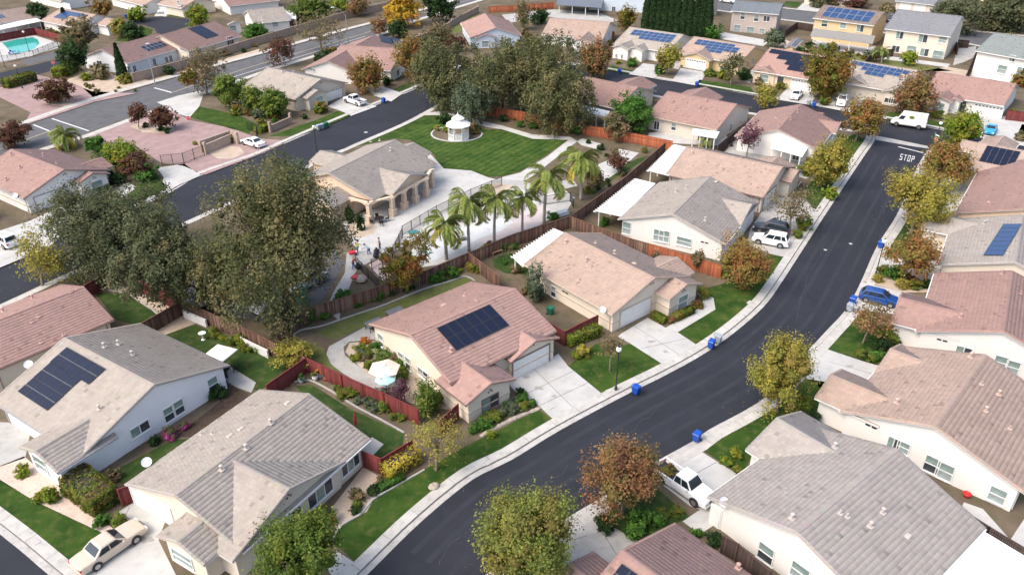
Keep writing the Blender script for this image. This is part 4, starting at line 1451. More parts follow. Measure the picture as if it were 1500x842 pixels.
h = House('sand grey roofed bungalow with a narrow upright solar array near its ridge', (1487, 384), (1498, 315), (1375, 384), 'stone', 'cream', 'white')
h.wing((1357, 312), (1357, 337), 'P').build()
h.solar(0, 'l', [(1460, 328), (1488, 328), (1479, 374), (1450, 374)], 1, 7, SOLAR_B, SOLAR_F)
h.garage(0, 'l', (1370, 372)).vent(0, 'l', (1441, 328), 'stack').vent(0, 'l', (1447, 322), 'pipe').vent(0, 'l', (1476, 371), 'pipe')

h = House('rose tiled bungalow with plain white side wall, right of the bright blue car', (1469.6, 485.7), (1482.5, 397), (1342.5, 482), 'rose', 'white', 'white')
h.wing((1317, 435.5), (1304, 472), 'P').build()
h.vent_slot(0, 'e0', (1380, 498)).window(0, 'e0', (1412, 513), 1.3, 0.8, 'sl').window(0, 'e0', (1466, 531), 1.1, 1.4, 'pale').window(0, 'e0', (1483, 538), 1.1, 1.4, 'pale')
for p, k, s in (((1407, 465), 'stack', 'l'), ((1467, 401), 'stack', 'l'), ((1495, 430), 'pipe', 'r')):
    h.vent(0, s, p, k)

h = House('tan tiled bungalow with long white side wall, right of the tall golden tree', (1368.7, 625), (1443.7, 520), (1232, 600), 'tan', 'white', 'white')
h.wing((1216.5, 548.6), (1193, 582.5), 'P').wing((1304, 511), (1319, 504.3), 'P').build()
h.vent_slot(0, 'e0', (1276, 624)).window(0, 'e0', (1309, 649), 0.95, 1.1, 'sl').window(0, 'e0', (1323, 655), 0.95, 1.1, 'pale').window(0, 'e0', (1365, 680), 1.1, 1.5).window(0, 'e0', (1384, 690), 1.2, 1.5, 'pale').window(0, 'e0', (1461, 725), 1.15, 1.35, 'pale')
for p, k, s in (((1313, 590), 'stack', 'l'), ((1421, 523), 'stack', 'l'), ((1438, 563), 'pipe', 'r'), ((1463, 578), 'stack', 'r'), ((1444, 602), 'stack', 'r'), ((1479, 628), 'pipe', 'r')):
    h.vent(0, s, p, k)

h = House('pale grey tiled bungalow with cream side wall, beside the white pickup with garden cuttings', (1167, 780), (1313.8, 657.6), (1040.5, 724), 'stone', 'white', 'white')
h.wing((1137.4, 612), (1094, 660), 'P').raw((0, 0), (1, 0), 1, 1, 1, 1)
h.b.pop()
h.build()
h.window(0, 'e0', (1122, 810), 1.2, 1.5).window(0, 'e0', (1172, 838), 1.3, 1.4, 'pale').dish((1060, 736), 3.1)
h.patio([(1366, 842), (1434, 774), (1560, 850), (1480, 940)], 2.55, zi=2.7)
for p, k, s in (((1223, 655), 'stack', 'l'), ((1160, 759), 'stack', 'l'), ((1231, 752), 'pipe', 'r'), ((1241, 757), 'pipe', 'r'), ((1275, 771), 'stack', 'r'), ((1293, 751), 'stack', 'r'), ((1330, 785), 'box', 'r')):
    h.vent(0, s, p, k)
h.door(0, 'e0', (1047, 765), 0.9, 2.0, WHITE)

h = House('rose tiled bungalow cut off by the bottom edge, with a grey driveway beside it', (910.5, 806), (959, 842), (981, 761), 'rose', 'beige', 'brown', L=14.5)
h.wing((833.6, 825.8), (867, 805.6), 'A', depth=6).build()
h.solar(0, 'r', [(915, 826), (958, 858), (930, 880), (885, 850)], 3, 2).vent(0, 'l', (1081, 832), 'stack')

# left-hand group
h = House('light grey tiled bungalow with two front gables, behind the bright green tree at the bottom', (255.4, 725.8), (452.9, 576.7), (186, 707), 'grey', 'cream', 'white')
h.wing((423.8, 716.7), (504.8, 675.5), 'P').wing((258.7, 794), (297, 829.6), 'A', depth=6).build()
h.garage(0, 'e0', (232, 768)).window(1, 'e0', (469, 722), 2.5, 1.3, 'sl').window(0, 'r', (513, 679), 2.0, 1.3, 'sl').lights(1, 'e0', (423, 727)).window(2, 'e0', (268, 818), 2.0, 1.2, 'pale').dish((215, 677), 3.0).door(1, 'e0', (432, 748), 1.0, 2.0)
for p, k, s in (((397, 620), 'stack', 'r'), ((361, 657), 'stack', 'r'), ((325, 688), 'stack', 'r'), ((421, 590), 'box', 'l'), ((353, 628), 'box', 'l'), ((337, 638), 'box', 'l'), ((311, 635), 'pipe', 'l'), ((295, 636), 'pipe', 'l')):
    h.vent(0, s, p, k)

h = House('grey roofed bungalow with pale blue side wall and three stepped solar arrays', (94, 495), (226, 564), (200, 471), 'grey', 'cool', 'grey')
h.wing((50, 661), (86, 692), 'P').build()
h.solar(0, 'r', [(97, 508.5), (153, 541), (131, 561.5), (74, 529)], 5, 2, grow=1.11)
h.solar(0, 'r', [(73, 530), (117, 556), (94, 577.5), (50, 552)], 4, 2, grow=1.11).solar(0, 'r', [(49, 553), (91, 579), (70, 601), (26, 572)], 4, 2, grow=1.08)
h.window(0, 'e1', (247, 606), 0.95, 1.4).window(0, 'e1', (262, 596), 0.95, 1.4).window(0, 'e1', (312, 563), 1.05, 1.5).window(0, 'e1', (205, 628), 1.7, 0.95, 'sl').vent_slot(0, 'e1', (165, 645))
h.window(1, 'e0', (60, 680), 1.7, 1.5, 'pale').dish((42, 534), 3.2).dish((90, 507), 4.9, 0.3)
for p, k, s in (((153, 508), 'stack', 'l'), ((174, 504), 'stack', 'l'), ((194, 520), 'stack', 'l'), ((146, 599), 'stack', 'r')):
    h.vent(0, s, p, k)

h = House('pink tiled bungalow with no solar panels at the left edge, beside the dark back lawn', (-60, 491), (122.5, 420), (177, 464), 'pink', 'cream', 'brown', w2=7)
h.build()
for p, k, s in (((48, 437), 'stack', 'l'), ((5, 456), 'stack', 'l'), ((57, 464), 'pipe', 'r'), ((47, 472), 'pipe', 'r'), ((104, 428), 'pipe', 'r'), ((60, 502), 'pipe', 'r'), ((93, 491), 'pipe', 'r')):
    h.vent(0, s, p, k)

h = House('rose tiled house with a wide closed garage and two gables, behind the spreading grey-green tree', (16, 219), (94, 249), (37.5, 292.5), 'rose', 'white', 'grey', band=True)
h.wing((136, 254), (117.5, 271), 'A', depth=6).wing((150, 231), (168, 243), 'P').build()
h.garage(0, 'e1', (80, 300)).window(1, 'e0', (143, 273), 1.6, 1.6, 'pale').lights(0, 'e1', (95, 256)).lights(1, 'e0', (138, 261)).dish((22, 287), 2.9)
for p, k, s in (((17, 227), 'stack', 'r'), ((30, 246), 'stack', 'r'), ((10, 264), 'stack', 'r'), ((64, 229), 'stack', 'l'), ((45, 224), 'pipe', 'l'), ((83, 240), 'pipe', 'l')):
    h.vent(0, s, p, k)

h = House('pale grey house at the left edge beside the white parked suv', (-143, 276), (-65, 300), (10, 306), 'grey', 'greige', 'white', w2=7)
h.build()

h = House('grey tiled house with two small gables, beside the white pickup backed onto the street', (392, 99), (470, 116.5), (437.5, 147), 'grey', 'beige', 'tan')
h.wing((466, 132.5), (452.5, 145), 'A', depth=5).build()
h.garage(0, 'e1', (488, 137), win=True).window(1, 'e0', (468, 148), 1.7, 1.6, 'pale').lights(0, 'e1', (470, 122))
for p, k, s in (((430, 107), 'stack', 'r'), ((414, 107), 'stack', 'r'), ((442, 117), 'stack', 'r'), ((432, 125), 'pipe', 'r')):
    h.vent(0, s, p, k)

h = House('rose tiled house with long white gable, behind the round rust gold tree', (479, 90), (548, 52), (512, 112), 'rose', 'white', 'white')
h.wing((592, 72), (573, 104), 'P').build()
h.window(0, 'e0', (505, 100), 0.5, 0.5, 'dark').window(0, 'e0', (512, 102), 0.5, 0.5, 'dark').garage(0, 'e0', (495, 108), 2.4, 2.0) if False else None
for q in ((506, 100), (510, 101), (514, 102)):
    h.window(0, 'l' if False else 'e0', (q[0] - 54, q[1] + 1), 0.5, 0.5, 'dark')
h.solar(0, 'r', [(561, 53), (580, 57), (571, 64), (553, 60)], 3, 2).solar(0, 'r', [(581, 57), (597, 60), (583, 74), (568, 71)], 3, 2).window(1, 'e0', (583, 107), 1.3, 1.3, 'dark')

h = House('white walled rose roofed house with a solar array, behind the tall narrow cypress', (147.5, 72.5), (232.5, 50), (181, 95), 'rose', 'cool', 'white')
h.build()
h.solar(0, 'r', [(206, 69), (236, 60), (245, 66), (215, 75.5)], 5, 2, SOLAR_D, SOLAR_S).solar(0, 'r', [(218, 66), (236, 60), (239, 62), (221, 68)], 3, 1) if False else None
h.solar(0, 'r', [(206, 69), (236, 60), (245, 67), (215, 75.5)], 5, 2, SOLAR_D, SOLAR_S)
for q, st in (((146, 93), 'dark'), ((157, 97), 'pale')):
    h.window(0, 'e0', q, 1.4, 1.1, st)
for q in ((189, 102), (197, 101), (226, 91), (244, 88), (250, 86)):
    h.window(0, 'r', q, 0.8, 1.3, 'dark')
h = House('cream gabled pink roofed house with a dark solar array, beyond the block wall', (235, 52.5), (315, 32), (277, 75), 'rose', 'cream', 'white')
h.build()
h.solar(0, 'r', [(277, 41), (297, 37), (318, 52), (300, 58)], 3, 3).window(0, 'r', (291, 74), 1.3, 1.2, 'dh').window(0, 'r', (337, 60), 2.0, 1.8, 'dark')
for q in ((266, 72), (269, 73), (272, 74)):
    h.window(0, 'e0', q, 0.6, 0.7, 'dark')
h = House('grey roofed bungalow with white gabled front, beside the cul-de-sac', (361, 15.6), (415, 10.4), (413, 31), 'grey', 'white', 'white')
h.wing((344, 32), (357, 36.4), 'P').build()
h.patio([(415, 15), (414, 26), (434, 29), (433, 17)], 2.4, zi=2.5).window(0, 'e0', (384, 30), 0.9, 1.2).window(1, 'e0', (341, 42), 1.6, 1.3, 'pale').window(0, 'r', (403, 36), 1.4, 1.2, 'pale')
h = House('pink roofed white house at the top edge, above the grey roofed bungalow', (318, -12), (392, -20), (349, 8), 'rose', 'white', 'white')
h.build()
h = House('tan roofed bungalow with long white awning along the pool fence', (-40, 22), (42, 10), (51, 27), 'sand', 'white', 'white')
h.build().patio([(-2, 38), (51, 26), (62, 31), (0, 44)], 2.5, zi=2.7)
h.solar(0, 'r', [(-12, 24), (2, 22), (9, 24), (-5, 29)], 3, 2, SOLAR_B, SOLAR_S)
h = House('tan roofed house with a split blue solar array behind the thin dark cypress', (89.5, 12.5), (141, 22), (64, 31.5), 'tan', 'white', 'white')
h.wing((171, 29), (152, 38), 'A', depth=5).build()
h.solar(0, 'r', [(93, 15), (108, 18), (95, 29), (80, 26)], 3, 3, SOLAR_B, SOLAR_F).solar(0, 'r', [(110, 18), (127, 22), (120, 27), (103, 23)], 3, 2, SOLAR_B, SOLAR_F).garage(0, 'e1', (146, 44))
h = House('white house with a wide garage at the top edge beside the rust coloured tree', (60, -22), (112, -10), (84, 1), 'tan', 'white', 'white')
h.build().garage(0, 'r', (95, 4), 6)
h = House('white house with a wide garage at the top edge above the blue bin', (188, -20), (240, -8), (176, 0), 'tan', 'white', 'white')
h.build().garage(0, 'r', (196, 6), 6)
h = House('cream house at the top edge with a white sedan on its drive', (222, -14), (290, -2), (214, 3), 'tan', 'cream', 'white')
h.build()
h.garage(0, 'r', (236, 6)).window(0, 'r', (262, 5), 1.4, 1.3, 'pale')

# beyond the loop street
h = House('pink hipped bungalow with pale blue walls, left of the bare tree', (710, 20), (726, 41), (675, 35), 'pink', 'blue', 'white')
h.wing((712.5, 50), (698, 58), 'A', depth=5).build()
h.window(1, 'e0', (711, 65), 1.6, 1.5, 'pale')
h = House('tan roofed bungalow with small entry gable, in front of the blue patio roof', (806, 26.7), (888.5, 32), (789, 51), 'tan', 'white', 'white', L=16)
h.wing((851, 56.5), (870, 62), 'P').build()
h.door(0, 'r', (833, 68), 1.2, 2.2).window(1, 'e0', (847, 67), 0.8, 1.3, 'dh').window(0, 'e1', (884, 56), 1.0, 1.3, 'dark').window(0, 'e1', (892, 49), 0.8, 1.3, 'dark')
h = House('grey tiled bungalow with a long blue solar array, in front of the cypress row', (922.5, 40), (993, 50), (902.5, 65), 'grey', 'white', 'white', L=14.6)
h.wing((908, 66), (922.5, 73), 'P').wing((931, 69), (941, 76), 'P').build()
h.solar(0, 'r', [(928, 43.3), (990, 51.7), (982.5, 63.3), (920, 55)], 8, 3, SOLAR_B, SOLAR_S, skip={(0, 2), (1, 2)})
h.garage(0, 'r', (955, 87)).window(1, 'e0', (903, 82), 0.5, 0.9, 'dark').window(1, 'e0', (911, 83), 0.5, 0.9, 'dark').door(0, 'r', (927, 86), 1.3, 2.2)
h = House('yellow stucco bungalow with a stepped blue solar array', (1016.7, 54), (1106.7, 68.3), (998, 79), 'tan', 'yellow', 'white')
h.wing((1020, 77.5), (1041.7, 89), 'P').build()
h.solar(0, 'r', [(1020.8, 57.5), (1086, 67), (1076, 82), (1011, 72)], 7, 4, SOLAR_B, SOLAR_S, skip={(0, 2), (1, 2), (0, 3), (1, 3), (6, 0), (6, 3), (5, 3)})
h.garage(1, 'e0', (1019, 98), win=True).window(0, 'r', (1061, 104), 2.0, 1.5, 'pale').window(0, 'e1', (1095, 95), 0.9, 1.3, 'dark').window(0, 'e1', (1103, 90), 0.9, 1.3, 'dark')
h = House('pink tiled bungalow with a large stepped dark solar array and white sedan on its drive', (1128, 70), (1225, 84), (1099, 103), 'pink', 'peach', 'white', L=15)
h.wing((1120, 100), (1140, 108), 'P').wing((1147, 104), (1156, 110), 'P').build()
h.solar(0, 'r', [(1131, 72), (1206, 84), (1185, 108), (1110, 94)], 9, 4, skip={(0, 1), (1, 1), (0, 2), (1, 2), (2, 2), (3, 2), (0, 3), (1, 3), (2, 3), (3, 3), (4, 3), (8, 3)})
h.garage(0, 'r', (1177, 121), win=True).window(1, 'e0', (1119, 115), 1.8, 1.4, 'pale').door(0, 'r', (1143, 119), 1.3, 2.2)
h = House('grey tiled bungalow with a wide stepped blue solar array between two autumn trees', (1240, 87), (1349, 104), (1313, 135), 'grey', 'beige', 'white')
h.wing((1251, 114), (1276, 128), 'P').wing((1312, 131), (1330, 141), 'P').build()
h.solar(0, 'r', [(1248, 89.5), (1334, 104), (1322, 120), (1240, 103)], 9, 3, SOLAR_B, SOLAR_S, skip={(0, 1), (1, 1), (0, 2), (1, 2), (2, 2), (8, 2), (7, 2), (6, 2), (8, 1)})
h.garage(1, 'e0', (1258, 137)).window(2, 'e0', (1305, 148), 2.2, 0.9, 'dark')
h = House('rose tiled bungalow with arched windows and a wide garage, behind the white van', (1373, 105.7), (1489, 123.5), (1477.6, 157), 'rose', 'white', 'white')
h.wing((1378.7, 142), (1396, 150), 'P').wing((1400, 144), (1408, 151), 'P').build()
h.garage(0, 'r', (1445, 168), win=True).window(1, 'e0', (1375, 157), 1.7, 1.5, 'pale').door(0, 'r', (1407, 161), 1.4, 2.2)
h.vent(0, 'r', (1386, 124), 'stack').vent(0, 'r', (1479, 127), 'stack')

# two-storey houses in the back row
def two(label, r0, r1, e, tile, wall, wins=(), **k):
    h = House(label, r0, r1, e, tile, wall, 'white', ze=5.5, **k)
    h.build()
    for q, w, hh, st in wins:
        h.window(0, 'r', q, w, hh, st)
    return h


two('two-storey brick coloured house with grey blue roof, beyond the cypress row', (1077, 1), (1147, 6), (1067, 16), 'blue', 'brick', [((1088, 24), 1.1, 1.5, 'dh'), ((1108, 27), 1.1, 1.5, 'dh'), ((1123, 28), 1.5, 1.3, 'dark'), ((1080, 42), 1.7, 1.7, 'pale'), ((1099, 46), 1.9, 2.1, 'pale'), ((1116, 46), 1.3, 1.3, 'pale')], w2=5)
h = two('two-storey pale yellow house with a blue solar array and grey porch roof on five posts', (1206.7, 7.5), (1296, 18), (1196.7, 27.5), 'brown', 'yellow', [((1208, 35), 1.4, 1.4, 'dh'), ((1235, 38), 1.4, 1.3, 'pale'), ((1260, 42), 1.6, 1.5, 'sl')], w2=5)
h.solar(0, 'r', [(1213, 9.5), (1281, 19), (1274, 33), (1204, 24.5)], 6, 2, SOLAR_B, SOLAR_S, gap=0.05)
h.patio([(1191.7, 41.7), (1282, 53), (1278, 64.5), (1186.7, 53)], 2.9, zi=3.9, mat=plain('porch_roof', (0.24, 0.23, 0.21), 0.9))
two('two-storey cream house with a plain dark grey roof above a strip of lawn', (1315, 14), (1410.6, 24.5), (1304, 43.5), 'slate', 'cream', [((1318, 52), 1.5, 1.5, 'sl'), ((1352, 57), 1.8, 1.6, 'sl'), ((1381, 59), 1.6, 1.3, 'pale'), ((1312, 72), 1.6, 1.4, 'dark'), ((1335, 73), 1.9, 1.6, 'pale'), ((1354, 77), 1.7, 1.6, 'sl'), ((1374, 82), 2.2, 2.1, 'pale')], w2=6)
two('two-storey white house with a green grey roof at the right edge', (1457, 48), (1545, 62), (1441, 77), 'sage', 'white', [((1483, 86), 1.0, 1.2, 'sl'), ((1468, 102), 1.7, 1.6, 'pale'), ((1496, 107), 1.8, 2.0, 'sl')], w2=6)
h = two('two-storey pale house with a long blue grey patio roof, in front of the cypresses', (868, -26), (955, -22), (862, -12), 'blue', 'blue', [((899, 14), 1.0, 1.4, 'dark'), ((872, 2), 1.0, 1.2, 'sl')], w2=5)
h.patio([(818, -6), (884, -2), (881, 12), (815, 7)][:4], 2.7, zi=3.3, mat=plain('blue_patio_roof', (0.13, 0.15, 0.18), 0.8))
two('grey brown two-storey house behind the right end of the cypress row', (1005, -20), (1042, -14), (1036, 4), 'blue', 'brick', w2=5)
h = House('grey roofed house with open garages across the back street', (1325, -16), (1382, -10), (1316, 2), 'slate', 'beige', 'white', w2=6)
h.build().garage(0, 'r', (1326, 10), 3).garage(0, 'r', (1347, 12), 3)
two('peach two-storey house between the two dark trees at the top edge', (1415, -48), (1470, -42), (1412, -28), 'slate', 'peach', [((1432, 2), 1.6, 1.4, 'pale')], w2=5)
h = House('grey roofed house with a pale drive, at the top edge beyond the back street', (1195, -24), (1262, -16), (1188, -6), 'slate', 'beige', 'white', w2=6)
h.build()
h = House('small grey roofed garden house with an orange gable beside the porch', (1169, 56), (1158, 67), (1151, 68), 'slate', 'yellow', 'white', ze=2.0, name='garden_house', cat='garden house')
h.build()

# ------------------------------------------------------------------ club house
h = House('tan club house with an arched porch on stone columns, beside the big lawn', (480.8, 254), (579, 205), (540.8, 296.7), 'grey', 'peach', 'tan', name='club_house', cat='club house', ze=3.3, w2=6.0)
A_CL = h
h.b[0]['wr'] = h.b[0]['wr']
h.wing((600.8, 256.7), (576, 286), 'P', ze=3.3).wing((469, 221), (452.5, 237), 'P', ze=3.0)
h.wing((606, 209), (628, 226), 'A', depth=5, ze=2.9).raw((-4.2, -1.2), (1, 0), 6.0, 2.8, 2.8, 4.0)
# the porch runs along the front: walls of the main block stand back behind it
h.b[0]['ri'] = 3.4
h.b[1]['si'] = 3.6
h.build()
# ------------------------------------------------------------------ trees and shrubs
PAL = {
    'maple': [(0.15, 0.195, 0.045), (0.205, 0.24, 0.055), (0.11, 0.155, 0.035), (0.33, 0.32, 0.06), (0.18, 0.19, 0.05), (0.21, 0.17, 0.05)],
    'green': [(0.135, 0.19, 0.035), (0.09, 0.145, 0.028), (0.20, 0.235, 0.04), (0.065, 0.105, 0.022)],
    'yellow': [(0.28, 0.26, 0.05), (0.36, 0.31, 0.06), (0.20, 0.21, 0.045), (0.25, 0.185, 0.05)],
    'gold': [(0.52, 0.36, 0.03), (0.44, 0.24, 0.03), (0.30, 0.26, 0.03), (0.45, 0.18, 0.05)],
    'rust': [(0.26, 0.125, 0.06), (0.31, 0.165, 0.07), (0.19, 0.15, 0.05), (0.18, 0.085, 0.055), (0.14, 0.135, 0.045)],
    'rustgold': [(0.27, 0.165, 0.05), (0.25, 0.205, 0.05), (0.17, 0.165, 0.045), (0.29, 0.125, 0.05)],
    'rustgreen': [(0.16, 0.13, 0.03), (0.25, 0.10, 0.035), (0.11, 0.125, 0.025), (0.20, 0.17, 0.03)],
    'maroon': [(0.115, 0.05, 0.035), (0.16, 0.065, 0.045), (0.075, 0.04, 0.03), (0.12, 0.085, 0.035)],
    'oak': [(0.125, 0.135, 0.055), (0.16, 0.158, 0.07), (0.085, 0.10, 0.042), (0.215, 0.18, 0.085), (0.065, 0.08, 0.034)],
    'oakdark': [(0.095, 0.115, 0.055), (0.125, 0.14, 0.07), (0.068, 0.085, 0.04), (0.15, 0.14, 0.07)],
    'olive': [(0.09, 0.125, 0.07), (0.13, 0.165, 0.10), (0.06, 0.09, 0.05), (0.16, 0.18, 0.115)],
    'dry': [(0.21, 0.175, 0.09), (0.15, 0.13, 0.07), (0.24, 0.16, 0.09), (0.12, 0.12, 0.05)],
    'vivid': [(0.065, 0.16, 0.025), (0.10, 0.21, 0.035), (0.04, 0.10, 0.018)],
    'lime': [(0.16, 0.24, 0.025), (0.22, 0.27, 0.03), (0.10, 0.17, 0.022), (0.25, 0.22, 0.03)],
    'dark': [(0.03, 0.065, 0.02), (0.045, 0.085, 0.025), (0.022, 0.045, 0.015)],
    'cypress': [(0.03, 0.065, 0.022), (0.045, 0.09, 0.03), (0.02, 0.042, 0.015)],
    'purple': [(0.12, 0.05, 0.07), (0.17, 0.08, 0.10), (0.08, 0.035, 0.05)],
    'hedgeyellow': [(0.62, 0.47, 0.06), (0.50, 0.40, 0.05), (0.34, 0.32, 0.05)],
    'hedge': [(0.12, 0.17, 0.028), (0.24, 0.15, 0.04), (0.08, 0.14, 0.022), (0.17, 0.21, 0.03)],
    'bloom': [(0.5, 0.04, 0.28), (0.55, 0.06, 0.33), (0.08, 0.14, 0.03), (0.10, 0.16, 0.03)],
    'orange': [(0.55, 0.20, 0.03), (0.45, 0.16, 0.03)],
    'grass': [(0.13, 0.20, 0.05), (0.19, 0.24, 0.07), (0.09, 0.15, 0.04)],
}


def leaf_quads(P, Nrm, size, rs, aspect=1.5, jitter=0.6):
    """one kite-shaped leaf spray per point, facing roughly along Nrm"""
    n = len(P)
    nn = Nrm + rs.randn(n, 3) * jitter
    nn /= np.linalg.norm(nn, axis=1)[:, None] + 1e-9
    a = np.cross(nn, rs.randn(n, 3))
    a /= np.linalg.norm(a, axis=1)[:, None] + 1e-9
    b = np.cross(nn, a)
    s = size * (0.65 + 0.7 * rs.rand(n))[:, None]
    V = np.stack([P - a * s * aspect * 0.5, P + b * s * 0.5 - nn * s * 0.12, P + a * s * aspect * 0.5, P - b * s * 0.5 - nn * s * 0.12], 1)
    return V


def crown_mesh(name, Rx, Rz, pal, n, size, rs, clumps=60, kind='round', fill=0.55, tuft=1.0, nl=None, core=0.62):
    pal = np.array(PAL[pal])
    if kind == 'box':
        d = rs.randn(clumps, 3)
        d /= np.linalg.norm(d, axis=1)[:, None]
        d = d / np.abs(d).max(axis=1)[:, None] * 0.92
        ctr = d * (fill + (1 - fill) * rs.rand(clumps)[:, None] ** 0.6) * 0.9
        rc = 0.2 + 0.1 * rs.rand(clumps)
    else:
        # several overlapping lobes give the crown its uneven outline
        nl = nl or (9 if kind == 'weep' else 6)
        lo = rs.randn(nl, 3)
        lo /= np.linalg.norm(lo, axis=1)[:, None]
        lo[:, 2] *= 0.75
        lo[0] = 0
        sp = 0.50 if kind == 'weep' else 0.40
        lo *= (sp * (0.75 + 0.5 * rs.rand(nl)))[:, None]
        lr = (0.50 if kind == 'weep' else 0.60) * (0.82 + 0.34 * rs.rand(nl))
        lr[0] = 0.66
        li = rs.randint(0, nl, clumps)
        d = rs.randn(clumps, 3)
        d[:, 2] = d[:, 2] * 0.9 + 0.15
        d /= np.linalg.norm(d, axis=1)[:, None]
        rc = (0.13 + 0.15 * rs.rand(clumps)) * min(1.15, (70.0 / clumps) ** 0.33 * 1.1)
        if kind == 'weep':
            rc = 0.065 + 0.07 * rs.rand(clumps)
        rad = fill + (1 - fill) * rs.rand(clumps) ** 0.6
        ctr = lo[li] + d * ((rad * lr[li]) - rc * 0.45)[:, None]
        d = ctr / (np.linalg.norm(ctr, axis=1)[:, None] + 1e-6)
    wgt = rc ** 2
    ci = rs.choice(clumps, n, p=wgt / wgt.sum())
    off = rs.randn(n, 3)
    off /= np.linalg.norm(off, axis=1)[:, None]
    rr = rs.rand(n) ** 0.42
    p = ctr[ci] + off * (rc[ci] * rr)[:, None] * np.array([1, 1, 0.8])
    if kind == 'weep':
        h = rs.rand(n) ** 1.6 * 0.15
        p[:, 2] -= h
        p[:, :2] += d[ci][:, :2] * (h * 0.35)[:, None]
    if kind == 'tuft':
        # shoots: leaves strung along short upright sprigs
        t = rs.rand(n) ** 1.3 * 0.22 * tuft
        sprig = rs.randint(0, clumps * 6, n)
        sd = rs.randn(clumps * 6, 3) * 0.35
        p += (d[ci] * 0.55 + sd[sprig] * 0.5) * t[:, None]
        p[:, 2] += t * 0.95
    if kind != 'box':
        mid = (np.percentile(p, 3, axis=0) + np.percentile(p, 97, axis=0)) / 2
        p = p - mid
        ctr = ctr - mid
        k = 1.02 / np.percentile(np.linalg.norm(p[:, :2], axis=1), 96)
        k2 = 0.99 / np.percentile(np.abs(p[:, 2]), 97.5)
        p *= np.array([k, k, k2])
        ctr = ctr * np.array([k, k, k2])
        core = np.where(np.linalg.norm(ctr, axis=1) < 0.82, core, 0.0) if core else 0
    nrm = off * 0.7 + d[ci] * 0.5 + np.array([0, 0, 0.55])
    P = p * np.array([Rx, Rx, Rz])
    V = leaf_quads(P, nrm, size, rs).reshape(-1, 3)
    cc = pal[rs.randint(0, len(pal), clumps)] * (0.8 + 0.4 * rs.rand(clumps, 1))
    w = 0.68
    col = cc[ci] * w + pal[rs.randint(0, len(pal), n)] * (1 - w)
    col = col * (0.88 + 0.24 * rs.rand(n, 1)) * 1.12
    T = np.repeat(col, 4, axis=0)
    Q = np.arange(n * 4).reshape(n, 4)
    if np.any(core):
        # dense twiggy heart of each leaf clump, so the mass reads solid
        g = np.array([(i, j, k3) for i in (-1, 0, 1) for j in (-1, 0, 1) for k3 in (-1, 0, 1) if (i, j, k3) != (0, 0, 0)], dtype=float)
        idx = {tuple(v.astype(int)): i for i, v in enumerate(g)}
        q = []
        for ax in range(3):
            o1, o2 = [(1, 2), (2, 0), (0, 1)][ax]
            for sg in (-1, 1):
                for a in (-1, 0):
                    for b in (-1, 0):
                        c4 = []
                        for (da_, db_) in ((0, 0), (1, 0), (1, 1), (0, 1)):
                            v = [0, 0, 0]
                            v[ax] = sg
                            v[o1] = a + da_
                            v[o2] = b + db_
                            c4.append(idx[tuple(v)])
                        q.append(c4 if sg > 0 else c4[::-1])
        q = np.array(q)
        gs = g / np.linalg.norm(g, axis=1)[:, None]
        m = len(gs)
        sc = (rc * core)[:, None, None] * (0.75 + 0.5 * rs.rand(clumps, m, 1)) * (k if kind != 'box' else 1)
        CV = (ctr[:, None, :] + gs[None] * sc) * np.array([Rx, Rx, Rz])
        CQ = (q[None] + (np.arange(clumps) * m)[:, None, None]).reshape(-1, 4) + len(V)
        CT = np.repeat(cc * 0.95, m, axis=0)
        V = np.concatenate([V, CV.reshape(-1, 3)])
        Q = np.concatenate([Q, CQ])
        T = np.concatenate([T, CT])
    return np_mesh(name, V, Q, LEAFM, T), ctr * np.array([Rx, Rx, Rz])


def trunk_mb(h, ctr, R0, Rx, zc, rs, lean=(0, 0), limbs=9, fine=True):
    """tapered trunk to the crown, limbs reaching the clumps"""
    mb = MB()
    fork = max(h * 0.34, zc - Rx * 0.9)
    fork = min(fork, zc * 0.8)
    top = (lean[0] * 0.6, lean[1] * 0.6, fork)
    mb.tube([(0, 0, -0.05), (lean[0] * 0.1, lean[1] * 0.1, 0.18), (lean[0] * 0.3, lean[1] * 0.3, fork * 0.55), top], [R0 * 1.5, R0 * 1.05, R0 * 0.85, R0 * 0.75], 8)
    ok = np.nonzero(np.linalg.norm(ctr[:, :2], axis=1) < Rx * 0.8)[0]
    idx = ok[rs.permutation(len(ok))[:limbs]]
    for i in idx:
        c = ctr[i]
        e = (lean[0] + c[0] * 0.9, lean[1] + c[1] * 0.9, zc + c[2] * 0.9)
        m = (top[0] + (e[0] - top[0]) * 0.45 + rs.randn() * 0.1, top[1] + (e[1] - top[1]) * 0.45 + rs.randn() * 0.1, top[2] + (e[2] - top[2]) * 0.5 + 0.1)
        mb.tube([top, m, e], [R0 * 0.5, R0 * 0.3, R0 * 0.08], 5, caps=False)
        if fine:
            e2 = (m[0] + rs.randn() * Rx * 0.3, m[1] + rs.randn() * Rx * 0.3, m[2] + abs(rs.randn()) * Rx * 0.4)
            mb.tube([m, e2], [R0 * 0.22, R0 * 0.05], 4, caps=False)
    return mb


NTREE = [0]
LITTER = []


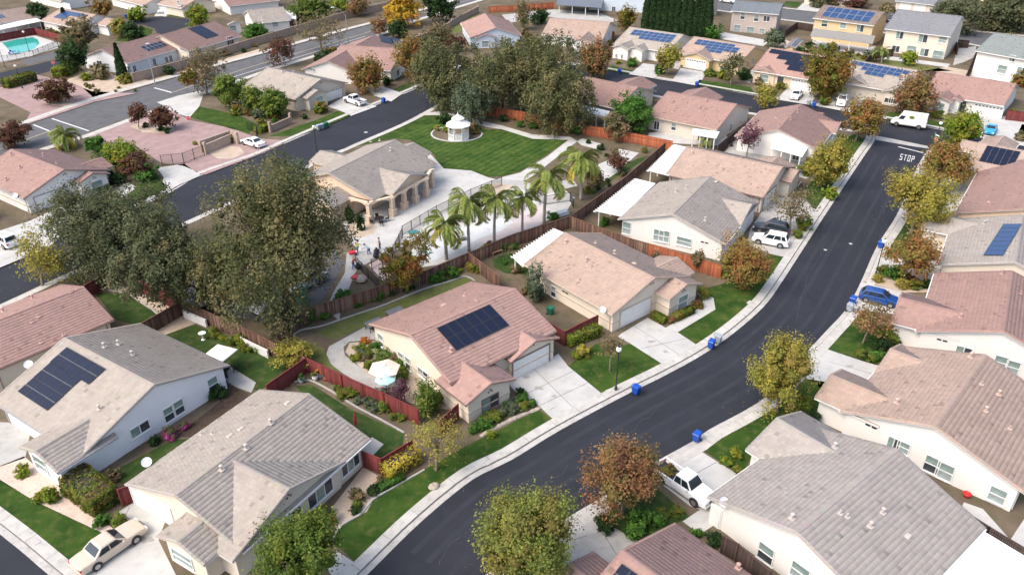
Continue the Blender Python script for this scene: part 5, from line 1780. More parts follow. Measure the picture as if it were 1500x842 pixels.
def tree(c, r, base, pal, label, kind='round', rz=None, dens=1.0, name='tree', group=None, bark=None, limbs=9, fill=0.55, R0=None, clumps=None, size=None, cat='tree'):
    NTREE[0] += 1
    rs = np.random.RandomState(100 + NTREE[0])
    B = Vector((*at(*base), GZ))
    vd = Vector((B.x, B.y)).normalized()
    C = hit_plane(c[0], c[1], B, (vd.x, vd.y, 0))
    dist = (Vector(C) - Vector((0, 0, HC))).length
    Rx = r * dist / FPX
    el = math.asin(min(0.9, (HC - C[2]) / dist))
    if rz is None:
        Rz = Rx * 0.9
    else:
        hh = rz * dist / FPX
        Rz = math.sqrt(max((Rx * 0.45) ** 2, hh * hh - (Rx * math.sin(el)) ** 2)) / math.cos(el)
    zc = C[2] - GZ
    if zc - Rz < 0.5 and kind != 'box':
        zc = max(zc, Rz * 0.9)
    lean = (C[0] - B.x, C[1] - B.y)
    sz = size or max(0.135, dist * 0.00175)
    area = 4 * math.pi * Rx * (Rx + Rz) / 2
    n = int(min(42000, max(900, dens * 1.7 * area / (sz * sz))))
    LITTER.append((B.x + lean[0] * 0.6, B.y + lean[1] * 0.6, Rx, pal))
    e = empty(name, tuple(B), 0.0, label, cat, group)
    nc = clumps or int(min(260, max(40, 30 + Rx * 26)) * (2.0 if kind == 'weep' else 1.0))
    me, ctr = crown_mesh('crown', Rx, Rz, pal, n, sz, rs, nc, kind, fill, core=(0.26 if kind == 'weep' else 0.5) if dens >= 0.8 else 0)
    link('crown', me, e, (lean[0], lean[1], zc))
    r0 = R0 or max(0.07, Rx * 0.05)
    trunk_mb(zc + Rz, ctr, r0, Rx, zc, rs, lean, limbs, dist < 130).build('trunk', bark or BARK, e, smooth=True)
    return e


BUSH = {}


def bush(px, r, pal, label, group=None, sx=1.0, sy=1.0, sz=0.8, rz=0.0, name='shrub', box=False, cat='shrub', z0=GZ):
    B = at(px[0], px[1])
    m = mpp(px[0], px[1])
    Rr = r * m
    key = (pal, box, rnd.randint(0, 2), 0 if m < 0.1 else 1)
    if key not in BUSH:
        rs = np.random.RandomState(len(BUSH) + 900)
        s = 0.15 if key[3] == 0 else 0.26
        me, _ = crown_mesh('shrub', 1.0, 1.0, pal, 1500 if key[3] == 0 else 520, s, rs, 40, 'box' if box else 'round', 0.6)
        BUSH[key] = me
    o = link(name, BUSH[key], None, (B[0], B[1], z0 + Rr * sz * 0.72), rz)
    o.scale = (Rr * sx, Rr * sy, Rr * sz)
    o['label'] = label
    o['category'] = cat
    if group:
        o['group'] = group
    return o


def hedge(p0, p1, w, h, pal, label, name='hedge'):
    a, b = Vector(at(*p0)), Vector(at(*p1))
    d = b - a
    rs = np.random.RandomState(int(abs(a.x) * 7) + 3)
    L_, n = d.length, int(max(1500, d.length * (w + 2 * h) * 110))
    n = min(n, 9000)
    dist = (Vector((a.x, a.y, 0)) - Vector((0, 0, HC))).length
    s = max(0.14, dist * 0.002)
    n = int(n * min(1, (0.16 / s) ** 2 * 1.2))
    u = rs.rand(n, 3) * 2 - 1
    f = rs.randint(0, 3, n)
    for ax in range(3):
        m = f == ax
        u[m, ax] = np.sign(u[m, ax]) * (0.85 + 0.15 * rs.rand(m.sum()))
    u[:, 2] = np.abs(u[:, 2]) if False else u[:, 2]
    ru = 1 - 0.10 * np.clip(np.abs(u[:, 0]) ** 8 + np.abs(u[:, 1]) ** 8 + np.abs(u[:, 2]) ** 8 - 1, 0, 2)
    wob = 1 + 0.10 * np.sin(u[:, 0] * L_ * 1.9) * np.cos(u[:, 2] * 3 + u[:, 1] * 2)
    P = np.stack([u[:, 0] * L_ / 2, u[:, 1] * w / 2 * ru * wob, u[:, 2] * h / 2 * ru * wob], 1)
    V = leaf_quads(P, u + np.array([0, 0, 0.3]), s, rs).reshape(-1, 3)
    pl = np.array(PAL[pal])
    zone = (np.floor((P[:, 0] + 50) / 0.9).astype(int) + np.floor((P[:, 2] + 50) / 0.7).astype(int)) % len(pl)
    col = (pl[zone] * 0.4 + pl[rs.randint(0, len(pl), n)] * 0.6) * (0.8 + 0.4 * rs.rand(n, 1))
    me = np_mesh(name, V, np.arange(n * 4).reshape(n, 4), LEAFM, np.repeat(col, 4, axis=0))
    c = (a + b) / 2
    e = empty(name, (c.x, c.y, GZ), math.atan2(d.y, d.x), label, 'hedge')
    link('foliage', me, e, (0, 0, h / 2 + 0.05))
    MB().box((0, 0, h * 0.45), (L_ * 0.86, w * 0.7, h * 0.8)).build('stems', BARK_D, e)
    return e


def cypress(base, top, w, label, group=None):
    B = Vector((*at(*base), GZ))
    vd = Vector((B.x, B.y)).normalized()
    T = hit_plane(top[0], top[1], B, (vd.x, vd.y, 0))
    H = T[2] - GZ
    m = mpp(*base)
    Rr = w * m
    NTREE[0] += 1
    rs = np.random.RandomState(50 + NTREE[0])
    n = int(min(5200, 900 + H * Rr * 260))
    t = rs.rand(n) ** 0.85
    prof = np.where(t < 0.12, 0.75 + t * 2, 1.0 - ((t - 0.12) / 0.88) ** 1.7)
    an = rs.rand(n) * 2 * np.pi
    rad = Rr * prof * (0.8 + 0.25 * rs.rand(n)) * (1 + 0.08 * np.sin(an * 3 + t * 20))
    P = np.stack([np.cos(an) * rad, np.sin(an) * rad, 0.15 + t * (H - 0.2)], 1)
    nr = np.stack([np.cos(an), np.sin(an), np.full(n, 0.6)], 1)
    V = leaf_quads(P, nr, max(0.22, m * 2.6), rs, 2.0, 0.5).reshape(-1, 3)
    pl = np.array(PAL['cypress'])
    col = pl[rs.randint(0, 3, n)] * (0.8 + 0.4 * rs.rand(n, 1))
    e = empty('cypress_tree', tuple(B), 0, label, 'tree', group)
    link('crown', np_mesh('crown', V, np.arange(n * 4).reshape(n, 4), LEAFM, np.repeat(col, 4, axis=0)), e)
    MB().tube([(0, 0, -0.05), (0, 0, H * 0.5), (0, 0, H * 0.92)], [Rr * 0.3, Rr * 0.25, 0.03], 7).build('trunk', BARK_D, e)
    return e


FROND = {}


def frond_mesh(k, L_=3.7):
    if k in FROND:
        return FROND[k]
    rs = np.random.RandomState(40 + k)
    el = [1.1, 0.65, 0.15, -0.25][k % 4] + rs.rand() * 0.1
    pts = []
    x, z, a = 0.0, 0.0, el
    for i in range(9):
        pts.append((x, z))
        x += L_ / 8 * math.cos(a)
        z += L_ / 8 * math.sin(a)
        a -= 0.22 + 0.03 * i
    V, Qd, T = [], [], []
    pl = np.array([(0.19, 0.27, 0.06), (0.26, 0.31, 0.08), (0.34, 0.34, 0.10), (0.14, 0.22, 0.055)])
    if k % 4 == 3:
        pl = pl * np.array([1.6, 1.15, 0.9])
    for i in range(34):
        t = 0.14 + 0.86 * i / 33
        f = t * 8
        j = min(7, int(f))
        px_ = pts[j][0] + (pts[j + 1][0] - pts[j][0]) * (f - j)
        pz_ = pts[j][1] + (pts[j + 1][1] - pts[j][1]) * (f - j)
        ll = 0.85 * math.sin(math.pi * (0.15 + 0.8 * t)) ** 0.6
        for s in (-1, 1):
            dr = 0.35 + 0.35 * rs.rand()
            o = len(V)
            tip = (px_ + ll * 0.55, s * ll * 0.62, pz_ - ll * dr)
            V += [(px_ - 0.03, 0, pz_), (px_ + 0.055, 0, pz_ + 0.01), (tip[0] + 0.02, tip[1], tip[2]), (px_ + ll * 0.25, s * ll * 0.34, pz_ - ll * dr * 0.25 + 0.03)]
            Qd.append((o, o + 1, o + 2, o + 3))
            c = pl[rs.randint(0, 4)] * (0.8 + 0.4 * rs.rand())
            T += [c] * 4
    o = len(V)
    for (x, z) in pts:
        V += [(x, -0.03, z), (x, 0.03, z)]
        T += [(0.25, 0.24, 0.08)] * 2
    for i in range(8):
        Qd.append((o + 2 * i, o + 2 * i + 2, o + 2 * i + 3, o + 2 * i + 1))
    FROND[k] = np_mesh('frond', np.array(V), np.array(Qd), LEAFM, np.array(T))
    return FROND[k]


def palm(crown, base, label, scale=1.0, n=34, group=None):
    B = Vector((*at(*base), GZ))
    vd = Vector((B.x, B.y)).normalized()
    T = hit_plane(crown[0], crown[1], B, (vd.x, vd.y, 0))
    H = T[2] - GZ
    e = empty('palm_tree', tuple(B), 0, label, 'palm tree', group)
    lx, ly = T[0] - B.x, T[1] - B.y
    r = 0.165 * scale
    pts, rs_ = [], []
    for i in range(13):
        t = i / 12
        pts.append((lx * t * t, ly * t * t, -0.05 + H * t * 0.97))
        rs_.append(r * (1.35 - 0.5 * t + (0.05 if i % 2 else 0)))
    MB().tube(pts, rs_, 9).build('trunk', BARK_P, e, smooth=True)
    MB().tube([(lx, ly, H * 0.93), (lx, ly, H + 0.5 * scale)], [r * 0.95, r * 0.35], 8).build('crown_shaft', plain('palm_shaft', (0.16, 0.18, 0.07), 0.7), e)
    rs = np.random.RandomState(int(H * 100) + n)
    for i in range(n):
        lvl = [0, 1, 1, 2, 2, 3, 3][i % 7]
        f = link('frond', frond_mesh(lvl + 4 * (i % 3)), e, (lx, ly, H + 0.35 * scale - lvl * 0.1))
        f.rotation_euler = (0, rs.randn() * 0.1, i * 2.399 + rs.randn() * 0.2)
        f.scale = (scale * (0.9 + 0.2 * rs.rand()),) * 3
    return e
# ------------------------------------------------------------------ fences and walls
FCOL = {'red': [(0.155, 0.026, 0.024), (0.19, 0.035, 0.03), (0.125, 0.023, 0.02)], 'brown': [(0.115, 0.055, 0.035), (0.16, 0.085, 0.055), (0.085, 0.045, 0.03), (0.20, 0.13, 0.09)],
        'orange': [(0.36, 0.10, 0.04), (0.42, 0.13, 0.055), (0.30, 0.085, 0.035)], 'dark': [(0.05, 0.03, 0.026), (0.075, 0.045, 0.038), (0.04, 0.025, 0.02)],
        'tan': [(0.36, 0.28, 0.21), (0.30, 0.235, 0.18)]}


def fence(px, col, label, top=True, h=1.83, name='board_fence', group=None):
    P = [Vector((*at(u, v, GZ + h if top else GZ), GZ)) for u, v in px]
    e = empty(name, tuple(P[0]), 0, label, 'fence', group)
    o = P[0]
    rs = NP
    pal = np.array(FCOL[col])
    V, Qd, T = [], [], []
    far_ = o.y > 130
    bw = 0.145 if not far_ else 0.3
    posts = []
    rail = MB()
    for a, b in zip(P[:-1], P[1:]):
        d = b - a
        n = max(1, int(d.length / bw))
        u = d.normalized()
        nv = Vector((-u.y, u.x, 0))
        for i in range(n):
            s0, s1 = i * d.length / n, (i + 1) * d.length / n - 0.012
            hh = h + rs.randn() * 0.008
            j = rs.rand() * 0.008
            c = pal[rs.randint(len(pal))] * (0.82 + 0.36 * rs.rand())
            k = len(V)
            for t in (-0.012 - j, 0.012 - j):
                for s, z in ((s0, 0.03), (s1, 0.03), (s1, hh), (s0, hh)):
                    p = a + u * s + nv * t - o
                    V.append((p.x, p.y, z))
                    T.append(c)
            Qd += [(k, k + 1, k + 2, k + 3), (k + 7, k + 6, k + 5, k + 4), (k + 3, k + 2, k + 6, k + 7)]
        m = max(1, round(d.length / 2.4))
        for i in range(m + 1):
            posts.append(a + d * (i / m) - o)
        for z in (0.35, h - 0.3):
            c = (a + b) / 2 - o
            rail.box((c.x + nv.x * 0.05, c.y + nv.y * 0.05, z), (d.length, 0.05, 0.09), math.atan2(u.y, u.x))
        c = (a + b) / 2 - o
        rail.box((c.x, c.y, h + 0.03), (d.length, 0.12, 0.035), math.atan2(u.y, u.x))
    bm_ = link('board', np_mesh('board', np.array(V), np.array(Qd), WOODM, np.array(T)), e, kind='stuff')
    m = plain('fence_rail_' + col, tuple(pal[0] * (1.5 if col in ('brown', 'dark') else 1.0)), 0.85)
    link('rail', rail.mesh('rail', m), e, kind='stuff')
    pm = shared(('fpost', col, h), lambda: MB().box((0, 0, h / 2 + 0.03), (0.13, 0.13, h + 0.06)).mesh('post', m))
    for p in posts:
        link('post', pm, e, (p.x + 0.06 * 0, p.y, 0))
    return e


def masonry(px, label, h=1.9, top=True, col=(0.36, 0.27, 0.21), group=None):
    P = [Vector((*at(u, v, GZ + h if top else GZ), GZ)) for u, v in px]
    e = empty('masonry_wall', tuple(P[0]), 0, label, 'wall', group)
    o = P[0]
    cm = surf('block_wall_%d' % int(col[0] * 100), tuple(c * 0.9 for c in col), tuple(c * 1.12 for c in col), 0.5, tuple(c * 0.7 for c in col), 3.0, 0.95, 0.5, 0.3)
    V = MB()
    cap = MB()
    for a, b in zip(P[:-1], P[1:]):
        d = b - a
        rz = math.atan2(d.y, d.x)
        n = max(1, int(d.length / 0.8))
        rows = 9
        for j in range(rows):
            for i in range(n):
                sh = 0.5 if j % 2 else 0.0
                c = a + d * ((i + 0.5 + sh * 0.98) / (n + 0.5)) - o
                V.box((c.x, c.y, (j + 0.5) * h / rows), (d.length / (n + 0.5) - 0.02, 0.19 + 0.01 * ((i * 7 + j * 3) % 3), h / rows - 0.015), rz)
        c = (a + b) / 2 - o
        cap.box((c.x, c.y, h + 0.04), (d.length, 0.27, 0.08), rz)
        k = max(1, round(d.length / 7))
        for i in range(k + 1):
            q = a + d * (i / k) - o
            link('pillar', shared(('pillar', cm.name), lambda: MB().box((0, 0, h / 2 + 0.05), (0.42, 0.42, h + 0.16)).mesh('pillar', cm)), e, (q.x, q.y, 0), rz)
    V.build('block', cm, e, kind='stuff')
    cap.build('coping', cm, e, kind='stuff')
    return e


def iron_fence(px, label, h=1.5, top=False, step=0.14, name='iron_fence'):
    P = [Vector((*at(u, v, GZ + h if top else GZ), GZ)) for u, v in px]
    e = empty(name, tuple(P[0]), 0, label, 'fence')
    o = P[0]
    mb, rl = MB(), MB()
    for a, b in zip(P[:-1], P[1:]):
        d = b - a
        rz = math.atan2(d.y, d.x)
        n = int(d.length / step)
        for i in range(n):
            c = a + d * ((i + 0.5) / n) - o
            mb.box((c.x, c.y, h / 2), (0.022, 0.022, h - 0.1), rz)
        c = (a + b) / 2 - o
        for z in (0.15, h - 0.08):
            rl.box((c.x, c.y, z), (d.length, 0.04, 0.05), rz)
        k = max(1, round(d.length / 2.2))
        for i in range(k + 1):
            q = a + d * (i / k) - o
            link('post', shared(('ipost', h), lambda: MB().box((0, 0, h / 2), (0.07, 0.07, h + 0.05)).mesh('post', DARKM)), e, (q.x, q.y, 0), rz)
    mb.build('picket', DARKM, e, kind='stuff')
    rl.build('rail', DARKM, e, kind='stuff')
    return e


# ------------------------------------------------------------------ street furniture
def bin_proto(col, key):
    def mk():
        mb = MB()
        vs = []
        for z, sx, sy in ((0.12, 0.24, 0.27), (0.95, 0.31, 0.36)):
            for x, y in ((-sx, -sy), (sx, -sy), (sx, sy), (-sx, sy)):
                vs.append((x, y, z))
        mb.add(vs, [(3, 2, 1, 0), (4, 5, 6, 7), (0, 1, 5, 4), (1, 2, 6, 5), (2, 3, 7, 6), (3, 0, 4, 7)])
        mb.box((0, 0, 0.93), (0.66, 0.76, 0.05))
        return mb.mesh('body', col)

    def lid():
        mb = MB()
        mb.add([(-0.33, -0.42, 0.96), (0.33, -0.42, 0.96), (0.33, 0.38, 0.97), (-0.33, 0.38, 0.97), (-0.3, -0.36, 1.03), (0.3, -0.36, 1.03), (0.28, 0.3, 1.08), (-0.28, 0.3, 1.08)],
               [(3, 2, 1, 0), (4, 5, 6, 7), (0, 1, 5, 4), (1, 2, 6, 5), (2, 3, 7, 6), (3, 0, 4, 7)])
        return mb.mesh('lid', col)
    wh = lambda: MB().tube([(-0.34, 0.3, 0.13), (-0.26, 0.3, 0.13)], 0.13, 12).mesh('wheel', RUBBER)
    return (shared(('binb', key), mk), shared(('binl', key), lid), shared('binw', wh), shared('binh', lambda: MB().tube([(-0.28, 0.44, 1.0), (0.28, 0.44, 1.0)], 0.025, 6).mesh('handle', RUBBER)))


BINC = {'blue': plain('bin_blue', (0.008, 0.07, 0.38), 0.4), 'grey': plain('bin_grey', (0.30, 0.34, 0.38), 0.5), 'green': plain('bin_green', (0.01, 0.13, 0.075), 0.45)}


def wheelie_bin(px, col, label, rz=0.0):
    p = at(px[0], px[1], 0.02)
    e = empty('wheeled_bin', (p[0], p[1], 0.03), rz, label, 'bin', 'wheeled bins put out along the streets')
    b, l, w, h = bin_proto(BINC[col], col)
    link('body', b, e)
    link('lid', l, e)
    link('wheel', w, e)
    link('wheel', w, e, (0.6, 0, 0))
    link('handle', h, e)
    return e


GLOBE = plain('white_globe', (0.85, 0.85, 0.82), 0.3)


def lamp_post(base, label, h=4.6, z=GZ):
    p = at(*base)
    e = empty('street_lamp', (p[0], p[1], z), 0, label, 'street lamp', 'black post lamps along the streets')
    link('pole', shared(('pole', h), lambda: MB().lathe([(0.16, 0), (0.16, 0.25), (0.10, 0.45), (0.065, 0.6), (0.05, h - 0.3), (0.09, h - 0.2), (0.09, h)], 10).mesh('pole', DARKM)), e)
    link('globe', shared('globe', lambda: MB().lathe([(0.10, 0), (0.24, 0.12), (0.28, 0.28), (0.22, 0.45), (0.10, 0.53), (0.02, 0.56)], 14).mesh('globe', GLOBE, True)), e, (0, 0, h))
    link('cap', shared('lampcap', lambda: MB().lathe([(0.13, 0), (0.06, 0.1), (0.01, 0.2)], 10).mesh('cap', DARKM)), e, (0, 0, h + 0.52))
    link('base', shared('lampbase', lambda: MB().lathe([(0.3, -0.02), (0.3, 0.05), (0.25, 0.06)], 12).mesh('base', CONC)), e)
    return e


def street_light(base, top, arm, label):
    B = Vector((*at(*base), GZ))
    vd = Vector((B.x, B.y)).normalized()
    T = hit_plane(top[0], top[1], B, (vd.x, vd.y, 0))
    A = hit_plane(arm[0], arm[1], B, (vd.x, vd.y, 0))
    H = T[2] - GZ
    e = empty('highway_lamp', tuple(B), 0, label, 'street light')
    MB().tube([(0, 0, 0), (0, 0, H)], [0.12, 0.07], 10).build('pole', GALV, e)
    ax, ay, az = A[0] - B.x, A[1] - B.y, A[2] - GZ
    MB().tube([(0, 0, H - 0.1), (ax * 0.45, ay * 0.45, H + (az - H) * 0.75), (ax * 0.8, ay * 0.8, az), (ax, ay, az)], [0.05, 0.045, 0.04, 0.04], 8).build('arm', GALV, e)
    MB().box((ax, ay, az), (0.85, 0.32, 0.16), math.atan2(ay, ax), taper=0.7).build('lamp_head', plain('lamp_head_white', (0.7, 0.7, 0.68), 0.4), e)
    return e


def octagon(mb, r, y0, y1, mi=0):
    n = 8
    vs = []
    for y in (y0, y1):
        for k in range(n):
            t = 2 * math.pi * (k + 0.5) / n
            vs.append((r * math.cos(t), y, r * math.sin(t)))
    mb.add(vs, [tuple(range(n)), tuple(range(2 * n - 1, n - 1, -1))] + [(k, k + n, (k + 1) % n + n, (k + 1) % n) for k in range(n)], mi)


RED = plain('sign_red', (0.55, 0.02, 0.025), 0.45)
SGREEN = plain('sign_green', (0.015, 0.22, 0.13), 0.45)


def text_mesh(txt, size, mat, name='lettering', depth=0.004):
    c = bpy.data.curves.new(name, 'FONT')
    c.body = txt
    c.size = size
    c.extrude = depth
    c.align_x = 'CENTER'
    c.align_y = 'CENTER'
    o = bpy.data.objects.new('tmp', c)
    COL.objects.link(o)
    bpy.context.view_layer.update()
    me = bpy.data.meshes.new_from_object(o)
    bpy.data.objects.remove(o)
    me.name = name
    me.materials.clear()
    me.materials.append(mat)
    return me


def stop_sign(base, rz, label, blade=False, h=2.1):
    p = at(*base)
    e = empty('stop_sign', (p[0], p[1], GZ), rz, label, 'stop sign')
    MB().box((0, 0.03, h / 2 + 0.3), (0.05, 0.05, h + 0.6)).build('post', GALV, e)
    mb = MB()
    octagon(mb, 0.40, -0.005, 0.005, 0)
    mb.mi = 0
    o = mb.build('sign_plate', WHITE, e, loc=(0, 0, h + 0.25))
    mb = MB()
    octagon(mb, 0.37, -0.012, -0.006, 0)
    mb.build('sign_face', RED, o)
    t = link('lettering', text_mesh('STOP', 0.27, WHITE), o, (0, -0.016, 0))
    t.rotation_euler = (R(90), 0, 0)
    if blade:
        MB().box((0, 0.03, h + 0.95), (0.9, 0.02, 0.2)).build('street_name_blade', plain('pale_green', (0.55, 0.72, 0.66), 0.5), e)
    return e


# ------------------------------------------------------------------ vehicles
def loft(mb, st, prof, mi=0):
    """st: list of (x, halfwidth, zbottom, ztop); prof: list of (fy, fz) from bottom to top"""
    n = len(prof)
    o = len(mb.v)
    for (x, hw, zb, zt) in st:
        for (fy, fz) in prof:
            mb.v.append((x, hw * fy, zb + (zt - zb) * fz))
        for (fy, fz) in prof[::-1]:
            mb.v.append((x, -hw * fy, zb + (zt - zb) * fz))
    m = 2 * n
    for i in range(len(st) - 1):
        for k in range(m):
            a = o + i * m + k
            b = o + i * m + (k + 1) % m
            mb.f.append((a, b, b + m, a + m))
            mb.m.append(mi)
    mb.f.append(tuple(o + k for k in range(m))[::-1])
    mb.f.append(tuple(o + (len(st) - 1) * m + k for k in range(m)))
    mb.m += [mi, mi]


def car_paint(name, c):
    return plain('paint_' + name, c, 0.28, 0.0, 0.5, 0.03, 0.6)


PAINTS = {'white': car_paint('white', (0.78, 0.78, 0.77)), 'beige': car_paint('beige', (0.54, 0.455, 0.36)), 'blue': car_paint('blue', (0.006, 0.055, 0.23)), 'black': car_paint('black', (0.02, 0.022, 0.028)),
          'sky': car_paint('sky', (0.02, 0.32, 0.60)), 'navy': car_paint('navy', (0.018, 0.03, 0.10)), 'silver': car_paint('silver', (0.45, 0.46, 0.47))}
TAIL = plain('tail_lamp', (0.42, 0.015, 0.015), 0.25)
HEAD = plain('head_lamp', (0.72, 0.75, 0.77), 0.15)
BLKPL = plain('black_plastic', (0.03, 0.03, 0.032), 0.6)
ALLOY = plain('alloy_rim', (0.42, 0.42, 0.43), 0.3, 0.8)
SPEC = {
    # L, W, hood z, belt z, roof z, cabin bottom (rear, front), cabin top (rear, front), wheels (rear, front), wheel r
    'sedan': (5.1, 1.86, 0.86, 0.96, 1.42, (-1.65, 1.05), (-0.85, 0.25), (-1.5, 1.55), 0.33),
    'saloon': (5.45, 1.98, 0.90, 0.98, 1.46, (-1.55, 1.05), (-0.85, 0.32), (-1.55, 1.6), 0.35),
    'suv': (4.7, 1.88, 1.0, 1.1, 1.72, (-2.22, 1.05), (-1.85, 0.35), (-1.38, 1.42), 0.37),
    'hatch': (4.25, 1.80, 0.95, 1.02, 1.5, (-2.0, 1.15), (-1.55, 0.35), (-1.3, 1.35), 0.34),
    'coupe': (4.5, 1.82, 0.82, 0.9, 1.32, (-1.45, 0.85), (-0.75, 0.1), (-1.3, 1.45), 0.33),
    'pickup': (5.6, 1.92, 1.08, 1.15, 1.82, (-0.55, 1.30), (-0.42, 0.72), (-1.75, 1.75), 0.40),
    'van': (6.0, 2.05, 1.15, 1.25, 2.55, (-2.95, 2.2), (-2.9, 1.35), (-1.85, 1.95), 0.37),
}


def vehicle(kind, paint, px, rz, label, name, cat, s=1.0, load=False, logo=False, door_open=False):
    L_, W, zh, zb, zr, cb, ct, wx, wr = SPEC[kind]
    p = at(*px)
    e = empty(name, (p[0], p[1], GZ + 0.015), rz, label, cat, None)
    pm = PAINTS[paint]
    hl, hw = L_ / 2, W / 2
    low = 0.28
    PR = [(0.90, 0.0), (0.985, 0.14), (1.0, 0.45), (0.985, 0.72), (0.93, 0.93), (0.82, 1.0)]
    mb = MB()
    if kind == 'pickup':
        st = [(-0.62, hw, low, zb), (cb[1] - 0.2, hw, low, zb), (cb[1] + 0.1, hw * 0.99, low, zb - 0.02), (hl - 0.7, hw * 0.97, low, zh), (hl - 0.15, hw * 0.92, low + 0.02, zh - 0.10), (hl, hw * 0.84, low + 0.12, zh - 0.25)]
        loft(mb, st, PR)
        mb.box((-1.72, 0, 0.50), (2.2, W * 0.94, 0.42))
        for sy in (-1, 1):
            mb.box((-1.70, sy * (hw - 0.06), 0.86), (2.16, 0.11, 0.58))
        mb.box((-hl + 0.05, 0, 0.84), (0.09, W * 0.97, 0.56))
    elif kind == 'van':
        st = [(-hl, hw * 0.96, 0.42, 1.2), (-hl + 0.1, hw, 0.35, zb), (1.6, hw, 0.32, zb), (2.3, hw * 0.98, 0.32, zb - 0.02), (hl - 0.25, hw * 0.92, 0.32, 0.98), (hl, hw * 0.84, 0.4, 0.8)]
        loft(mb, st, PR)
    else:
        tail = zb - 0.05 if kind in ('suv', 'hatch') else zb - 0.03
        st = [(-hl, hw * 0.84, low + 0.14, tail - 0.12), (-hl + 0.14, hw * 0.93, low + 0.02, tail - 0.03), (-hl + 0.7, hw * 0.985, low - 0.03, tail), (cb[0] + 0.6, hw, low - 0.06, zb), (0, hw, low - 0.07, zb), (cb[1] - 0.1, hw, low - 0.06, zb - 0.015),
              (hl - 0.9, hw * 0.98, low - 0.03, zh), (hl - 0.2, hw * 0.91, low, zh - 0.10), (hl, hw * 0.78, low + 0.1, zh - 0.27)]
        loft(mb, st, PR)
    body = mb.build('body', pm, e, smooth=False)
    mod = body.modifiers.new('round', 'BEVEL')
    mod.width = 0.035
    mod.segments = 2
    mod.limit_method = 'ANGLE'
    # cabin with glass set into every side
    inb, int_ = (0.07, 0.25) if kind != 'van' else (0.02, 0.14)
    zc0 = zb - 0.03
    bt = [(cb[0], hw - inb), (cb[1], hw - inb - 0.04)]
    tp = [(ct[0], hw - int_), (ct[1], hw - int_ - 0.02)]
    A = [Vector((bt[0][0], -bt[0][1], zc0)), Vector((bt[1][0], -bt[1][1], zc0)), Vector((bt[1][0], bt[1][1], zc0)), Vector((bt[0][0], bt[0][1], zc0))]
    Bq = [Vector((tp[0][0], -tp[0][1], zr)), Vector((tp[1][0], -tp[1][1], zr)), Vector((tp[1][0], tp[1][1], zr)), Vector((tp[0][0], tp[0][1], zr))]
    # roof slightly crowned, with a front edge lower than its middle
    mb = MB()
    mid = [(q * 0.88 + Vector((0, 0, zr * 0.12 + 0.045)) + Vector((0.12 * (ct[0] + ct[1]) / 2, 0, 0))) for q in Bq]
    mb.add(A + Bq + mid, [(3, 2, 1, 0), (0, 1, 5, 4), (1, 2, 6, 5), (2, 3, 7, 6), (3, 0, 4, 7), (4, 5, 9, 8), (5, 6, 10, 9), (6, 7, 11, 10), (7, 4, 8, 11), (8, 9, 10, 11)])
    cabin = mb.build('cabin', pm, e)
    mod = cabin.modifiers.new('round', 'BEVEL')
    mod.width = 0.05
    mod.segments = 2
    mod.limit_method = 'ANGLE'

    def glass(nm, q, x0, x1, y0=0.1, y1=0.88):
        a, b, c, d = q        # bottom-left, bottom-right, top-right, top-left
        f = lambda s, t: (a.lerp(b, s)).lerp(d.lerp(c, s), t)
        pts = [f(x0, y0), f(x1, y0), f(x1, y1), f(x0, y1)]
        n = (pts[1] - pts[0]).cross(pts[3] - pts[0]).normalized()
        if n.dot(pts[0] - Vector(((cb[0] + cb[1]) / 2, 0, zb))) < 0:
            n = -n
        m = MB()
        m.quadbox([q_ + n * 0.012 for q_ in (pts if (pts[1] - pts[0]).cross(pts[3] - pts[0]).dot(n) > 0 else pts[::-1])], 0.02)
        m.build(nm, CARGLASS, cabin)
    glass('windshield', (A[1], A[2], Bq[2], Bq[1]), 0.06, 0.94, 0.10, 0.93)
    if kind != 'van':
        glass('rear_window', (A[3], A[0], Bq[0], Bq[3]), 0.08, 0.92, 0.16, 0.88)
    for q in ((A[0], A[1], Bq[1], Bq[0]), (A[2], A[3], Bq[3], Bq[2])):
        rev = q[0].x > q[1].x
        segs = {'van': [(0.78, 0.95)], 'pickup': [(0.05, 0.44), (0.49, 0.93)], 'suv': [(0.06, 0.24), (0.27, 0.56), (0.59, 0.92)], 'hatch': [(0.06, 0.2), (0.24, 0.55), (0.58, 0.92)]}.get(kind, [(0.10, 0.47), (0.51, 0.92)])
        for s0, s1 in segs:
            if rev:
                s0, s1 = 1 - s1, 1 - s0
            y0 = 0.08 if kind != 'van' else 0.12
            glass('side_window', q, s0, s1, y0, 0.86 if kind != 'van' else 0.62)
    # wheels
    def tyre():
        m = MB()
        m.tube([(0, -0.115, 0), (0, -0.09, 0), (0, 0.09, 0), (0, 0.115, 0)], [wr * 0.86, wr, wr, wr * 0.86], 20)
        return m.mesh('tyre', RUBBER)

    def rim():
        m = MB()
        m.tube([(0, -0.125, 0), (0, 0.125, 0)], [wr * 0.62, wr * 0.62], 14)
        for k in range(5):
            t = 2 * math.pi * k / 5
            m.box((math.cos(t) * wr * 0.3, 0, math.sin(t) * wr * 0.3), (0.06, 0.27, 0.06))
        return m.mesh('rim', ALLOY)
    for x in wx:
        for sy in (-1, 1):
            w = link('wheel', shared(('arch', wr), lambda: MB().tube([(0, -0.03, 0), (0, 0.03, 0)], wr * 1.16, 18).mesh('wheel', BLKPL)), e, (x, sy * (hw - 0.015), wr + 0.02))
            link('tyre', shared(('tyre', wr), tyre), w, (0, -sy * 0.06, -0.02))
            link('rim', shared(('rim', wr), rim), w, (0, -sy * 0.06, -0.02))
    # lights, bumpers, mirrors
    fz = (zh - 0.28) if kind != 'van' else 0.85
